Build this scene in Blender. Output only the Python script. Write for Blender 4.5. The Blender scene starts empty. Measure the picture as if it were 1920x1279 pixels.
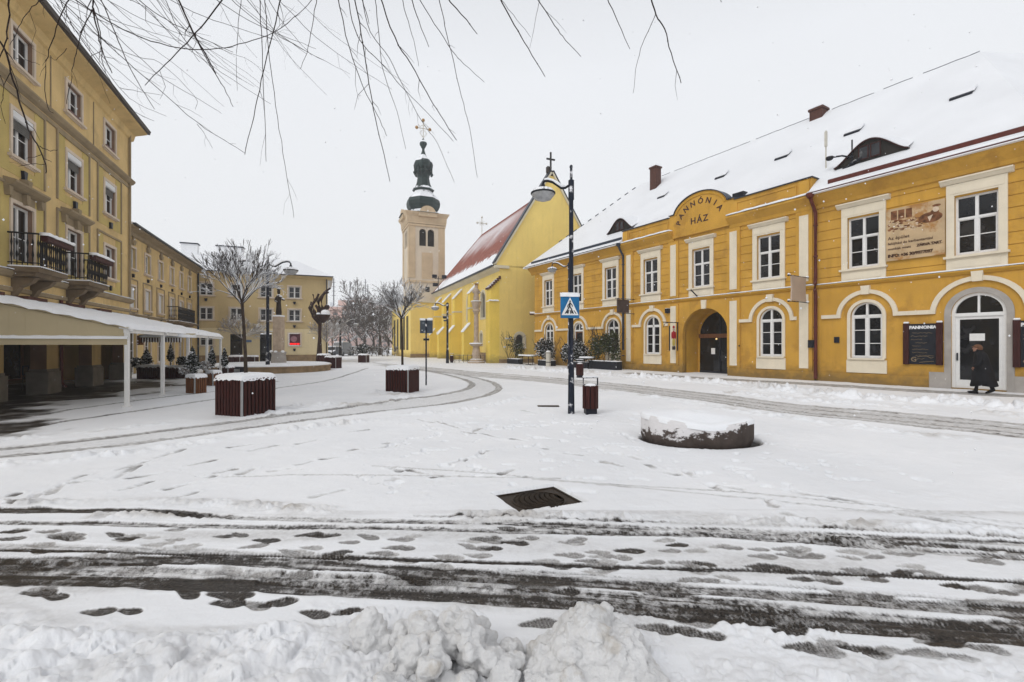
import bpy, bmesh, math, random
import numpy as np
from math import radians, sin, cos, pi, sqrt, hypot, atan2
from mathutils import Vector, Matrix
R = radians
sc = bpy.context.scene
col = sc.collection

# ------------------------------------------------------------ camera, world, sun, exposure
FPX, CH, HY = 870.0, 1.6, 648.0            # focal length in pixels of a 1920 wide frame, eye height, horizon row
cam = bpy.data.cameras.new('camera'); cam_o = bpy.data.objects.new('camera', cam); col.objects.link(cam_o)
cam.sensor_width = 36; cam.lens = FPX / 1920 * 36; cam.shift_y = (HY - 639.5) / 1920
cam.clip_start = 0.05; cam.clip_end = 3000
cam_o.location = (0, 0, CH); cam_o.rotation_euler = (pi / 2, 0, 0)
sc.camera = cam_o

SUN_EL, SUN_AZ = 44, 222
world = bpy.data.worlds.new('World'); sc.world = world; world.use_nodes = True
nt = world.node_tree; nt.nodes.clear()
def wn(t): return nt.nodes.new(t)
wo = wn('ShaderNodeOutputWorld'); bg = wn('ShaderNodeBackground')
sky = wn('ShaderNodeTexSky'); sky.sky_type = 'NISHITA'; sky.sun_disc = False
sky.sun_elevation = R(SUN_EL); sky.sun_rotation = R(SUN_AZ); sky.dust_density = 6; sky.air_density = 2
hs = wn('ShaderNodeHueSaturation'); hs.inputs['Saturation'].default_value = 0.12
nt.links.new(sky.outputs[0], hs.inputs['Color'])
tc = wn('ShaderNodeTexCoord'); sx = wn('ShaderNodeSeparateXYZ'); nt.links.new(tc.outputs['Generated'], sx.inputs[0])
cr = wn('ShaderNodeValToRGB'); e = cr.color_ramp.elements      # overcast: even low down, brighter overhead
e[0].position = 0.0; e[0].color = (0.785, 0.800, 0.815, 1)
e[1].position = 1.0; e[1].color = (0.46, 0.47, 0.50, 1)
m_ = cr.color_ramp.elements.new(0.5); m_.color = (0.765, 0.785, 0.82, 1)
nt.links.new(sx.outputs['Z'], cr.inputs[0])
cn = wn('ShaderNodeTexNoise'); cn.inputs['Scale'].default_value = 1.6; cn.inputs['Detail'].default_value = 3
nt.links.new(tc.outputs['Generated'], cn.inputs['Vector'])
cm = wn('ShaderNodeMapRange'); cm.inputs[3].default_value = 0.96; cm.inputs[4].default_value = 1.04
nt.links.new(cn.outputs[0], cm.inputs[0])
vm = wn('ShaderNodeVectorMath'); vm.operation = 'SCALE'
nt.links.new(cr.outputs[0], vm.inputs[0]); nt.links.new(cm.outputs[0], vm.inputs['Scale'])
SKY_STRENGTH = 0.1
v10 = wn('ShaderNodeVectorMath'); v10.operation = 'SCALE'; v10.inputs['Scale'].default_value = 1 / SKY_STRENGTH
nt.links.new(vm.outputs[0], v10.inputs[0])
mx = wn('ShaderNodeMix'); mx.data_type = 'RGBA'; mx.inputs[0].default_value = 0.95
nt.links.new(hs.outputs[0], mx.inputs[6]); nt.links.new(v10.outputs[0], mx.inputs[7])
nt.links.new(mx.outputs[2], bg.inputs[0]); bg.inputs[1].default_value = SKY_STRENGTH
nt.links.new(bg.outputs[0], wo.inputs[0])

sun = bpy.data.lights.new('sun', 'SUN'); sun.energy = 1.0; sun.angle = R(32); sun.color = (1, 0.985, 0.96)
so = bpy.data.objects.new('sun', sun); col.objects.link(so)
so.rotation_euler = (R(90 - SUN_EL), 0, R(180 - SUN_AZ)); so.location = (0, 0, 60)
sc.view_settings.view_transform = 'Standard'; sc.view_settings.look = 'None'
sc.view_settings.exposure = 0.20; sc.view_settings.gamma = 1
sc.render.engine = 'CYCLES'
sc.cycles.use_denoising = True; sc.cycles.use_adaptive_sampling = True; sc.cycles.adaptive_threshold = 0.02
sc.cycles.max_bounces = 6; sc.cycles.diffuse_bounces = 3; sc.cycles.glossy_bounces = 2
sc.cycles.transmission_bounces = 2; sc.cycles.volume_bounces = 1

# ------------------------------------------------------------ helpers
def G(px, py, z=0.0):
    """the place on the ground (height z) that the photograph shows at a pixel"""
    rz = (HY - py) / FPX; t = (z - CH) / rz
    return ((px - 960) / FPX * t, t)
rnd = random.Random(7)

SNOWC = (0.86, 0.87, 0.89, 1)
def L(c): return (c[0], c[1], c[2], 1)
def mat(name, c, rough=0.8, var=0.15, scale=3.0, bump=0.0, bscale=60.0, snow=None, metal=0.0, streak=0.0,
        spec=0.2, c2=None, c2scale=1.0, c2th=0.55, emit=None, squash=None, dirt=None, sscale=14.0):
    m = bpy.data.materials.new(name); m.use_nodes = True; t = m.node_tree; n = t.nodes; l = t.links
    b = n['Principled BSDF']; b.inputs['Roughness'].default_value = rough; b.inputs['Metallic'].default_value = metal
    b.inputs['Specular IOR Level'].default_value = spec
    g = n.new('ShaderNodeNewGeometry'); pos = g.outputs['Position']
    def noise(sc_, det=4, vec=None, rg=0.55):
        q = n.new('ShaderNodeTexNoise'); q.inputs['Scale'].default_value = sc_; q.inputs['Detail'].default_value = det
        q.inputs['Roughness'].default_value = rg
        l.new(vec or pos, q.inputs['Vector']); return q.outputs[0]
    def mix(fac, a, bb):
        q = n.new('ShaderNodeMix'); q.data_type = 'RGBA'
        for s, v in ((0, fac), (6, a), (7, bb)):
            if isinstance(v, (tuple, float, int)): q.inputs[s].default_value = v
            else: l.new(v, q.inputs[s])
        return q.outputs[2]
    def rng(v, a, bb, lo=0.0, hi=1.0):
        q = n.new('ShaderNodeMapRange'); q.inputs[1].default_value = a; q.inputs[2].default_value = bb
        q.inputs[3].default_value = lo; q.inputs[4].default_value = hi; l.new(v, q.inputs[0]); return q.outputs[0]
    def math_(op, a, bb):
        q = n.new('ShaderNodeMath'); q.operation = op
        for s, v in ((0, a), (1, bb)):
            if isinstance(v, (float, int)): q.inputs[s].default_value = v
            else: l.new(v, q.inputs[s])
        return q.outputs[0]
    vec = pos
    if squash:
        mp = n.new('ShaderNodeMapping'); mp.inputs['Scale'].default_value = squash; l.new(pos, mp.inputs[0]); vec = mp.outputs[0]
    lo = tuple(max(0, x * (1 - var)) for x in c[:3]); hi = tuple(min(1, x * (1 + var)) for x in c[:3])
    out = mix(rng(noise(scale, 6, vec), 0.3, 0.7), L(lo), L(hi))
    if c2: out = mix(rng(noise(c2scale, 8, vec, 0.65), c2th, c2th + 0.08), out, L(c2))
    if streak:
        mp = n.new('ShaderNodeMapping'); mp.inputs['Scale'].default_value = (3, 3, 0.25); l.new(pos, mp.inputs[0])
        out = mix(rng(noise(1.0, 6, mp.outputs[0], 0.7), 0.5, 0.8, 0, streak), out, L(tuple(x * 0.45 for x in c[:3])))
    if dirt:                                         # splash dirt on the foot of a wall, ragged upper edge
        sz = n.new('ShaderNodeSeparateXYZ'); l.new(pos, sz.inputs[0])
        hgt = math_('ADD', sz.outputs['Z'], math_('MULTIPLY', noise(3, 6), -1.1))
        out = mix(rng(hgt, -0.45, 0.25, 0.75, 0), out, L(dirt))
    if snow is not None:
        sz = n.new('ShaderNodeSeparateXYZ'); l.new(g.outputs['True Normal'], sz.inputs[0])
        v = math_('ADD', sz.outputs['Z'], math_('MULTIPLY', math_('SUBTRACT', noise(sscale, 3), 0.5), 0.9))
        out = mix(rng(v, snow, snow + 0.08), out, SNOWC)
    l.new(out, b.inputs['Base Color'])
    if bump:
        bn = n.new('ShaderNodeBump'); bn.inputs['Strength'].default_value = bump; bn.inputs['Distance'].default_value = 0.02
        l.new(noise(bscale, 5), bn.inputs['Height']); l.new(bn.outputs[0], b.inputs['Normal'])
    if emit:
        b.inputs['Emission Color'].default_value = L(emit); b.inputs['Emission Strength'].default_value = 1.0
    return m

class MB:
    """collects shapes and links them as one mesh"""
    def __init__(s): s.v = []; s.f = []; s.mi = []; s.k = 0
    def add(s, vs, fs):
        o = len(s.v); s.v += [tuple(p) for p in vs]; s.f += [tuple(i + o for i in f) for f in fs]; s.mi += [s.k] * len(fs); return s
    def box(s, x0, x1, y0, y1, z0, z1):
        return s.add([(x, y, z) for z in (z0, z1) for x, y in ((x0, y0), (x1, y0), (x1, y1), (x0, y1))],
                     [(0, 3, 2, 1), (4, 5, 6, 7), (0, 1, 5, 4), (1, 2, 6, 5), (2, 3, 7, 6), (3, 0, 4, 7)])
    def bbox(s, x0, x1, y0, y1, z0, z1, b):            # a box with chamfered edges
        vs = []; 
        for z, c in ((z0, b), (z0 + b, 0), (z1 - b, 0), (z1, b)):
            vs += [(x0 + c, y0 + b, z), (x0 + b, y0 + c, z), (x1 - b, y0 + c, z), (x1 - c, y0 + b, z),
                   (x1 - c, y1 - b, z), (x1 - b, y1 - c, z), (x0 + b, y1 - c, z), (x0 + c, y1 - b, z)]
        fs = [tuple(range(7, -1, -1)), tuple(range(24, 32))]
        for k in range(3):
            for i in range(8):
                j = (i + 1) % 8; fs.append((k * 8 + i, k * 8 + j, k * 8 + 8 + j, k * 8 + 8 + i))
        return s.add(vs, fs)
    def prism(s, pts, y0, y1):                         # x,z outline swept along y
        n = len(pts); vs = [(x, y0, z) for x, z in pts] + [(x, y1, z) for x, z in pts]
        fs = [tuple(range(n)), tuple(range(2 * n - 1, n - 1, -1))]
        fs += [(i, i + n, (i + 1) % n + n, (i + 1) % n) for i in range(n)]
        return s.add(vs, fs)
    def prismx(s, pts, x0, x1):                        # y,z outline swept along x
        n = len(pts); vs = [(x0, y, z) for y, z in pts] + [(x1, y, z) for y, z in pts]
        fs = [tuple(range(n - 1, -1, -1)), tuple(range(n, 2 * n))]
        fs += [(i, (i + 1) % n, (i + 1) % n + n, i + n) for i in range(n)]
        return s.add(vs, fs)
    def prismz(s, pts, z0, z1):
        n = len(pts); vs = [(x, y, z0) for x, y in pts] + [(x, y, z1) for x, y in pts]
        fs = [tuple(range(n - 1, -1, -1)), tuple(range(n, 2 * n))]
        fs += [(i, (i + 1) % n, (i + 1) % n + n, i + n) for i in range(n)]
        return s.add(vs, fs)
    def tube(s, pts, rs, n=6, cap=True):
        if isinstance(rs, (int, float)): rs = [rs] * len(pts)
        P_ = [Vector(p) for p in pts]; o = len(s.v); fs = []; vs = []
        for i, p in enumerate(P_):
            d = (P_[min(i + 1, len(P_) - 1)] - P_[max(i - 1, 0)])
            if d.length < 1e-9: d = Vector((0, 0, 1))
            d.normalize(); a = d.cross(Vector((0, 0, 1)))
            if a.length < 0.05: a = d.cross(Vector((1, 0, 0)))
            a.normalize(); b = d.cross(a)
            vs += [tuple(p + (a * cos(2 * pi * k / n) + b * sin(2 * pi * k / n)) * rs[i]) for k in range(n)]
            if i: fs += [((i - 1) * n + k, (i - 1) * n + (k + 1) % n, i * n + (k + 1) % n, i * n + k) for k in range(n)]
        if cap: fs += [tuple(range(n - 1, -1, -1)), tuple(range(len(vs) - n, len(vs)))]
        return s.add(vs, fs)
    def lathe(s, prof, cx=0, cy=0, n=16, ex=1.0, rot=0.0):  # profile of (radius, z)
        vs = [(cx + r * cos(2 * pi * k / n + rot), cy + r * ex * sin(2 * pi * k / n + rot), z) for r, z in prof for k in range(n)]
        fs = [(i * n + k, i * n + (k + 1) % n, (i + 1) * n + (k + 1) % n, (i + 1) * n + k) for i in range(len(prof) - 1) for k in range(n)]
        fs += [tuple(range(n - 1, -1, -1)), tuple(range(len(vs) - n, len(vs)))]
        return s.add(vs, fs)
    def ball(s, c, r, n=8, m=6):
        if isinstance(r, (int, float)): r = (r, r, r)
        prof = [(sin(pi * i / m), -cos(pi * i / m)) for i in range(m + 1)]
        vs = [(c[0] + q * r[0] * cos(2 * pi * k / n), c[1] + q * r[1] * sin(2 * pi * k / n), c[2] + h * r[2]) for q, h in prof for k in range(n)]
        fs = [(i * n + k, i * n + (k + 1) % n, (i + 1) * n + (k + 1) % n, (i + 1) * n + k) for i in range(m) for k in range(n)]
        return s.add(vs, fs)
    def mesh(s, name, m, smooth=False):
        me = bpy.data.meshes.new(name); me.from_pydata(s.v, [], s.f)
        for q in (m if isinstance(m, (list, tuple)) else [m]): me.materials.append(q)
        if any(s.mi): me.polygons.foreach_set('material_index', s.mi)
        if smooth: me.polygons.foreach_set('use_smooth', [True] * len(s.f))
        me.update(); return me
    def xf(s, M, start=0):
        for i in range(start, len(s.v)): s.v[i] = tuple(M @ Vector(s.v[i]))
        return s

def obj(name, mb, m=None, parent=None, smooth=False, loc=(0, 0, 0), rz=0, label=None):
    me = mb.mesh(name, m, smooth) if isinstance(mb, MB) else mb
    o = bpy.data.objects.new(name, me); col.objects.link(o); o.parent = parent
    o.location = loc; o.rotation_euler = (0, 0, rz)
    if label: o['label'] = label
    return o
def tag(o, label=None, cat=None, group=None, kind=None):
    for k, v in (('label', label), ('category', cat), ('group', group), ('kind', kind)):
        if v: o[k] = v
    return o
def thing(name, label, cat, loc=(0, 0, 0), rz=0, group=None):
    o = bpy.data.objects.new(name, None); col.objects.link(o); o.empty_display_size = 0.3
    o.location = loc; o.rotation_euler = (0, 0, rz)
    return tag(o, label, cat, group)
def copy_tree(o, parent=None):
    c = o.copy(); col.objects.link(c); c.parent = parent
    for ch in [q for q in o.children]: copy_tree(ch, c)
    return c
def copy_thing(o, loc, rz, label, group=None):
    c = copy_tree(o); c.location = loc; c.rotation_euler = (0, 0, rz); c['label'] = label
    if group: c['group'] = group
    return c
def text_mesh(body, size, name='lettering', m=None, extrude=0.005, align='CENTER', shear=0, space=1.0, bold=0.0):
    cu = bpy.data.curves.new(name, 'FONT'); cu.body = body; cu.size = size; cu.extrude = extrude; cu.align_x = align
    cu.shear = shear; cu.space_character = space; cu.resolution_u = 2; cu.offset = bold
    o = bpy.data.objects.new(name, cu); me = bpy.data.meshes.new_from_object(o)
    bpy.data.objects.remove(o); bpy.data.curves.remove(cu)
    vs = [tuple(v.co) for v in me.vertices]; fs = [tuple(p.vertices) for p in me.polygons]; bpy.data.meshes.remove(me)
    return vs, fs
def add_text(mb, body, size, x, y, z, ang=0, **k):
    """upright lettering that faces -Y"""
    vs, fs = text_mesh(body, size, **k)
    M = Matrix.Translation((x, y, z)) @ Matrix.Rotation(ang, 4, 'Y') @ Matrix.Rotation(pi / 2, 4, 'X')
    return mb.add([tuple(M @ Vector(v)) for v in vs], fs)
def arc(cx, cz, r, a0, a1, n, rz=None):
    rz = rz or r
    return [(cx + r * cos(a0 + (a1 - a0) * i / n), cz + rz * sin(a0 + (a1 - a0) * i / n)) for i in range(n + 1)]

# ------------------------------------------------------------ materials
M = {}
M['snow'] = mat('snow', (0.86, 0.87, 0.89), 0.6, 0.03, 2, bump=0.35, bscale=35, spec=0.3)
M['snow_lump'] = mat('snow_lump', (0.70, 0.695, 0.69), 0.55, 0.08, 6, bump=0.7, bscale=40, spec=0.3, c2=(0.56, 0.53, 0.49), c2scale=3.5, c2th=0.56)
M['roof_snow'] = mat('roof_snow', (0.77, 0.78, 0.80), 0.7, 0.05, 0.35, bump=0.6, bscale=1.6, spec=0.2)
M['ochre'] = mat('ochre', (0.555, 0.305, 0.050), 0.85, 0.12, 0.9, bump=0.15, bscale=50, streak=0.42, c2=(0.44, 0.235, 0.042), c2scale=0.55, c2th=0.56, dirt=(0.12, 0.085, 0.04))
M['ochre_trim'] = mat('ochre_trim', (0.50, 0.27, 0.035), 0.85, 0.10, 1.5, bump=0.1, snow=0.8)
M['cream'] = mat('cream', (0.72, 0.64, 0.50), 0.8, 0.06, 2, bump=0.08, streak=0.15, snow=0.8)
M['white'] = mat('white', (0.74, 0.73, 0.71), 0.5, 0.05, 5, snow=0.85)
M['shutter'] = mat('shutter', (0.66, 0.66, 0.66), 0.5, 0.05, 5)
M['glass'] = mat('glass', (0.006, 0.0065, 0.008), 0.08, 0.5, 1.2, spec=0.4, c2=(0.028, 0.028, 0.03), c2scale=1.1, c2th=0.56)  # paler patches are reflections painted into the pane colour
M['glass_grey'] = mat('glass_grey', (0.030, 0.032, 0.036), 0.10, 0.6, 1.5, spec=0.3, c2=(0.16, 0.16, 0.155), c2scale=1.3, c2th=0.6)
M['dark_in'] = mat('dark_interior', (0.02, 0.017, 0.014), 0.7, 0.5, 2)
M['black'] = mat('black_paint', (0.012, 0.014, 0.022), 0.4, 0.2, 8, bump=0.1)
M['pole'] = mat('pole_paint', (0.010, 0.014, 0.026), 0.4, 0.2, 8, c2=(0.8, 0.8, 0.82), c2scale=3.2, c2th=0.575)
M['black_snow'] = mat('black_snowy', (0.012, 0.013, 0.018), 0.45, 0.2, 8, snow=0.55)
M['gutter_red'] = mat('gutter_red', (0.10, 0.022, 0.015), 0.4, 0.25, 4)
M['gutter_dark'] = mat('gutter_dark', (0.025, 0.033, 0.05), 0.4, 0.25, 4)
M['brick'] = mat('chimney_brick', (0.085, 0.036, 0.026), 0.9, 0.5, 12, bump=0.4, bscale=20, snow=0.7)
M['wood_red'] = mat('wood_red', (0.042, 0.009, 0.007), 0.6, 0.35, 6, bump=0.3, bscale=30, squash=(6, 6, 0.6), snow=0.93)
M['wood_brown'] = mat('wood_brown', (0.15, 0.06, 0.025), 0.6, 0.35, 6, bump=0.3, squash=(5, 5, 0.6), snow=0.93)
M['steel'] = mat('steel_strip', (0.42, 0.43, 0.44), 0.35, 0.1, 4, metal=0.6)
M['bark'] = mat('bark', (0.045, 0.033, 0.025), 0.9, 0.4, 12, bump=0.5, bscale=80)
M['bark_snow'] = mat('bark_snow', (0.038, 0.028, 0.023), 0.9, 0.4, 12, snow=0.0, sscale=9)
M['bark_far'] = mat('bark_far', (0.085, 0.070, 0.062), 0.9, 0.3, 3, snow=0.40, sscale=3)
M['twig'] = mat('twig', (0.022, 0.014, 0.012), 0.8, 0.3, 12)
M['church'] = mat('church_yellow', (0.82, 0.615, 0.195), 0.9, 0.07, 0.35, bump=0.08, streak=0.28, dirt=(0.22, 0.15, 0.06), c2=(0.78, 0.58, 0.185), c2scale=0.3, c2th=0.5)
M['church_b'] = mat('church_buttress', (0.80, 0.585, 0.115), 0.9, 0.07, 0.6, bump=0.08, streak=0.2, snow=0.45, dirt=(0.25, 0.20, 0.07))
M['church_trim'] = mat('church_trim', (0.62, 0.56, 0.42), 0.85, 0.08, 1, snow=0.8)
M['tile_red'] = mat('tile_red', (0.27, 0.075, 0.055), 0.8, 0.3, 5, bump=0.4, bscale=12, spec=0.3)
M['tower'] = mat('tower_stone', (0.62, 0.53, 0.41), 0.9, 0.08, 0.5, streak=0.3)
M['tower_trim'] = mat('tower_trim', (0.56, 0.43, 0.28), 0.9, 0.12, 0.8, streak=0.3, snow=0.8)
M['copper'] = mat('copper_green', (0.016, 0.030, 0.028), 0.5, 0.4, 1.5, metal=0.2, snow=0.42, sscale=1.2)
M['gold'] = mat('gilding', (0.35, 0.20, 0.08), 0.4, 0.2, 5, metal=0.6)
M['pale_metal'] = mat('pale_metal', (0.55, 0.52, 0.45), 0.5, 0.1, 3)
M['tan'] = mat('tan_render', (0.60, 0.435, 0.20), 0.9, 0.14, 0.7, bump=0.12, streak=0.5, c2=(0.50, 0.36, 0.17), c2scale=0.5, c2th=0.55)
M['tan_panel'] = mat('tan_panel', (0.50, 0.385, 0.14), 0.9, 0.12, 0.7, bump=0.12, streak=0.35)
M['tan_trim'] = mat('tan_trim', (0.29, 0.225, 0.14), 0.9, 0.15, 1.2, bump=0.1, streak=0.4, snow=0.85)
M['pink_frame'] = mat('pink_frame', (0.60, 0.50, 0.40), 0.8, 0.10, 2, streak=0.2, snow=0.85)
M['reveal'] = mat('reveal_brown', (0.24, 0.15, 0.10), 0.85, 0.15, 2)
M['back_tan'] = mat('back_tan', (0.52, 0.40, 0.21), 0.9, 0.08, 0.8, bump=0.1, streak=0.2)
M['back_cream'] = mat('back_cream', (0.70, 0.585, 0.36), 0.9, 0.06, 0.8, streak=0.15)
M['plinth'] = mat('plinth_stone', (0.26, 0.18, 0.10), 0.9, 0.3, 2.5, bump=0.3)
M['concrete'] = mat('pillar_base', (0.22, 0.20, 0.17), 0.9, 0.15, 3, bump=0.2)
M['stone'] = mat('stone', (0.42, 0.33, 0.25), 0.9, 0.2, 4, bump=0.3, snow=0.75)
M['stone_grey'] = mat('stone_grey', (0.36, 0.33, 0.30), 0.85, 0.12, 3, bump=0.15)
M['iron'] = mat('iron', (0.015, 0.014, 0.014), 0.6, 0.3, 10, snow=0.9)
M['bronze'] = mat('bronze', (0.030, 0.022, 0.018), 0.45, 0.4, 8, metal=0.3, snow=0.62)
M['bronze_red'] = mat('bronze_red', (0.035, 0.016, 0.012), 0.5, 0.4, 8, metal=0.2, snow=0.75)
M['canvas'] = mat('canvas_beige', (0.50, 0.42, 0.27), 0.9, 0.05, 2, bump=0.1, bscale=20)
M['leaf'] = mat('leaf_snowy', (0.014, 0.019, 0.012), 0.7, 0.5, 20, snow=0.56, sscale=9)
M['leaf_thin'] = mat('leaf_green', (0.055, 0.065, 0.022), 0.7, 0.5, 10, snow=0.90)
M['frost'] = mat('leaf_frost', (0.30, 0.27, 0.25), 0.8, 0.4, 6, snow=0.2)
M['planter_black'] = mat('planter_black', (0.012, 0.014, 0.02), 0.6, 0.3, 5)
M['block'] = mat('block_pink', (0.50, 0.30, 0.24), 0.9, 0.15, 0.05)
M['skin'] = mat('skin', (0.42, 0.22, 0.15), 0.6, 0.05, 8)
M['coat'] = mat('coat_black', (0.008, 0.008, 0.010), 0.85, 0.4, 6, bump=0.4, bscale=25)
M['hair'] = mat('hair_brown', (0.14, 0.065, 0.035), 0.7, 0.3, 25)
# ------------------------------------------------------------ ground: one sheet of snow with its tracks pressed in
def vnoise(x, y, seed=0):
    xi = np.floor(x).astype(np.int64); yi = np.floor(y).astype(np.int64)
    fx = x - xi; fy = y - yi; fx = fx * fx * (3 - 2 * fx); fy = fy * fy * (3 - 2 * fy)
    def h(a, b):
        k = (a * 374761393 + b * 668265263 + seed * 974634777) & 0xffffffff
        k = ((k ^ (k >> 13)) * 1274126177) & 0xffffffff
        return ((k ^ (k >> 16)) & 0xffff) / 65535.0
    return (h(xi, yi) * (1 - fx) + h(xi + 1, yi) * fx) * (1 - fy) + (h(xi, yi + 1) * (1 - fx) + h(xi + 1, yi + 1) * fx) * fy
def fbm(x, y, s, o=4, seed=0, gain=0.5):
    r = 0; a = 1; t = 0
    for i in range(o):
        r = r + a * vnoise(x * s + 17.3 * i, y * s - 9.1 * i, seed + i); t += a; a *= gain; s *= 2.03
    return r / t
def worley(x, y, s, seed=0):
    """distance to the nearest of scattered points, for rounded clods"""
    x = x * s; y = y * s; xi = np.floor(x).astype(np.int64); yi = np.floor(y).astype(np.int64)
    best = np.full(x.shape, 9.0); val = np.zeros(x.shape)
    for a in (-1, 0, 1):
        for b in (-1, 0, 1):
            def hh(k0):
                k = ((xi + a) * 374761393 + (yi + b) * 668265263 + (seed + k0) * 974634777) & 0xffffffff
                k = ((k ^ (k >> 13)) * 1274126177) & 0xffffffff
                return ((k ^ (k >> 16)) & 0xffff) / 65535.0
            d = np.hypot(x - xi - a - hh(1), y - yi - b - hh(2)); m = d < best
            best = np.where(m, d, best); val = np.where(m, hh(3), val)
    return best, val
def sstep(v, a, b):
    t = np.clip((v - a) / (b - a), 0, 1); return t * t * (3 - 2 * t)

NR, NT = 1000, 1500
rr = np.concatenate([1.25 * (75 / 1.25) ** (np.arange(NR) / (NR - 1)), [90, 120, 180, 300, 560]])
th = np.radians(np.linspace(-74, 74, NT))
TH, RR = np.meshgrid(th, rr); X = (RR * np.sin(TH)).ravel(); Y = (RR * np.cos(TH)).ravel()
H = np.zeros(X.size); BARE = np.zeros(X.size); PACK = np.zeros(X.size); DIRT = np.zeros(X.size)
near = Y < 26
H += (fbm(X, Y, 0.35, 3, 3) - 0.5) * 0.04
i = np.where(near)[0]; H[i] += (fbm(X[i], Y[i], 6, 3, 5) - 0.5) * 0.010

def stroke(pts, w, pix=True):
    """points within reach of a line: index, distance from it, distance along it"""
    p = [G(*q) for q in pts] if pix else pts
    xs = [q[0] for q in p]; ys = [q[1] for q in p]
    idx = np.where((X > min(xs) - w) & (X < max(xs) + w) & (Y > min(ys) - w) & (Y < max(ys) + w))[0]
    x = X[idx]; y = Y[idx]; best = np.full(idx.size, 1e9); al = np.zeros(idx.size); s0 = 0
    for (ax, ay), (bx, by) in zip(p, p[1:]):
        ln = hypot(bx - ax, by - ay)
        if ln < 1e-6: continue
        t = np.clip(((x - ax) * (bx - ax) + (y - ay) * (by - ay)) / ln ** 2, 0, 1)
        d = np.hypot(x - ax - t * (bx - ax), y - ay - t * (by - ay)); m = d < best
        best = np.where(m, d, best); al = np.where(m, s0 + t * ln, al); s0 += ln
    k = best < w
    return idx[k], best[k], al[k]
def smooth_line(pts, n=6):
    p = [G(*q) for q in pts]; out = []
    for k in range(len(p) - 1):
        p0 = p[max(k - 1, 0)]; p1 = p[k]; p2 = p[k + 1]; p3 = p[min(k + 2, len(p) - 1)]
        for j in range(n):
            t = j / n
            out.append(tuple(0.5 * (2 * p1[a] + (p2[a] - p0[a]) * t + (2 * p0[a] - 5 * p1[a] + 4 * p2[a] - p3[a]) * t * t
                                    + (3 * p1[a] - p0[a] - 3 * p2[a] + p3[a]) * t ** 3) for a in (0, 1)))
    return out + [p[-1]]
def track(pts, w, bare, pack=0.8, depth=0.03, seed=0, rough=0.5, lip=0.010, tread=True):
    idx, d, al = stroke(smooth_line(pts), w * 1.3, pix=False)
    x = X[idx]; y = Y[idx]
    wob = (fbm(x, y, 3, 3, seed + 9) - 0.5) * w * 0.35
    core = 1 - sstep(d + wob, w * 0.38, w * 0.54)
    n = 0.55 * fbm(al * 1.6, d * 26, 1.0, 4, seed) + 0.45 * fbm(al * 4, d * 75, 1.0, 3, seed + 60)              # streaks along the way of the wheel
    n2 = fbm(x, y, 28, 2, seed + 3)
    b = core * np.clip(bare + (n - 0.5) * rough * 2.4 + (n2 - 0.5) * rough, 0, 1)
    if tread:
        tr = 0.5 + 0.5 * np.sin(al * 2 * pi / 0.028 + np.sign(np.sin(d * 2 * pi / 0.05)) * 1.3)
        b *= 1 - 0.16 * tr * (y < 4.5)
    BARE[idx] = np.maximum(BARE[idx], b); PACK[idx] = np.maximum(PACK[idx], core * pack)
    depth = depth * np.where(y < 4.9, 0.4, 0.25); lip = lip * np.where(y < 4.9, 0.5, 0.3)
    H[idx] -= core * depth * (0.7 + 0.6 * n)
    H[idx] += lip * np.exp(-((d - w * 0.62) / (w * 0.14)) ** 2) * (0.3 + 1.4 * fbm(x, y, 14, 2, seed + 5))
def clods(idx, amp, s=5, seed=0, thr=0.0):
    """rounded lumps of pushed snow; amp is an array"""
    d, v = worley(X[idx], Y[idx], s, seed); lump = sstep(1 - d * 1.25, 0, 0.9) * (v > thr) * (0.4 + 0.6 * v)
    d2, v2 = worley(X[idx], Y[idx], s * 2.3, seed + 7); lump2 = sstep(1 - d2 * 1.2, 0, 0.9) * v2
    H[idx] += amp * (0.62 * lump + 0.28 * lump2 + 0.25 * (fbm(X[idx], Y[idx], s * 0.6, 3, seed) - 0.3))
def berm(pts, w, h, seed=0, s=5, pack=0.2, thr=0.25):
    idx, d, al = stroke(smooth_line(pts), w, pix=False)
    f = np.exp(-(d / (w * 0.5)) ** 2) * sstep(fbm(X[idx], Y[idx], 0.9, 3, seed), 0.25, 0.5)
    clods(idx, f * h * 1.5, s, seed, thr)
    PACK[idx] = np.maximum(PACK[idx], f * pack * (fbm(X[idx], Y[idx], 3, 3, seed + 4) > 0.5))
    DIRT[idx] = np.maximum(DIRT[idx], f * 0.5 * sstep(fbm(X[idx], Y[idx], 1.2, 3, seed + 2), 0.55, 0.75))

# the near road
track([(-400, 1020), (0, 1030), (480, 1042), (960, 1057), (1440, 1072), (1920, 1092), (2300, 1110)], 0.07, 0.95, seed=1)
track([(-400, 1045), (0, 1052), (400, 1052), (960, 1084), (1410, 1114), (1920, 1152), (2300, 1185)], 0.16, 0.78, seed=2, rough=0.7)
track([(-400, 1080), (0, 1085), (480, 1101), (960, 1124), (1440, 1160), (1920, 1197), (2300, 1225)], 0.18, 0.90, seed=3, rough=0.6)
track([(500, 1092), (960, 1105), (1300, 1128), (1700, 1165), (2000, 1180)], 0.13, 0.55, seed=4, rough=1.0)
track([(0, 1070), (300, 1076), (700, 1088), (960, 1096)], 0.10, 0.30, seed=5, rough=1.0)
track([(-300, 1045), (200, 1062), (500, 1078), (760, 1088)], 0.10, 0.22, seed=6, rough=1.0)
track([(940, 1070), (1200, 1085), (1500, 1102), (1800, 1125)], 0.06, 0.20, pack=0.5, seed=7, rough=0.8)
track([(-400, 955), (0, 957), (150, 957), (300, 958), (380, 968)], 0.17, 0.80, seed=8, rough=0.6, tread=False)
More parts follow.
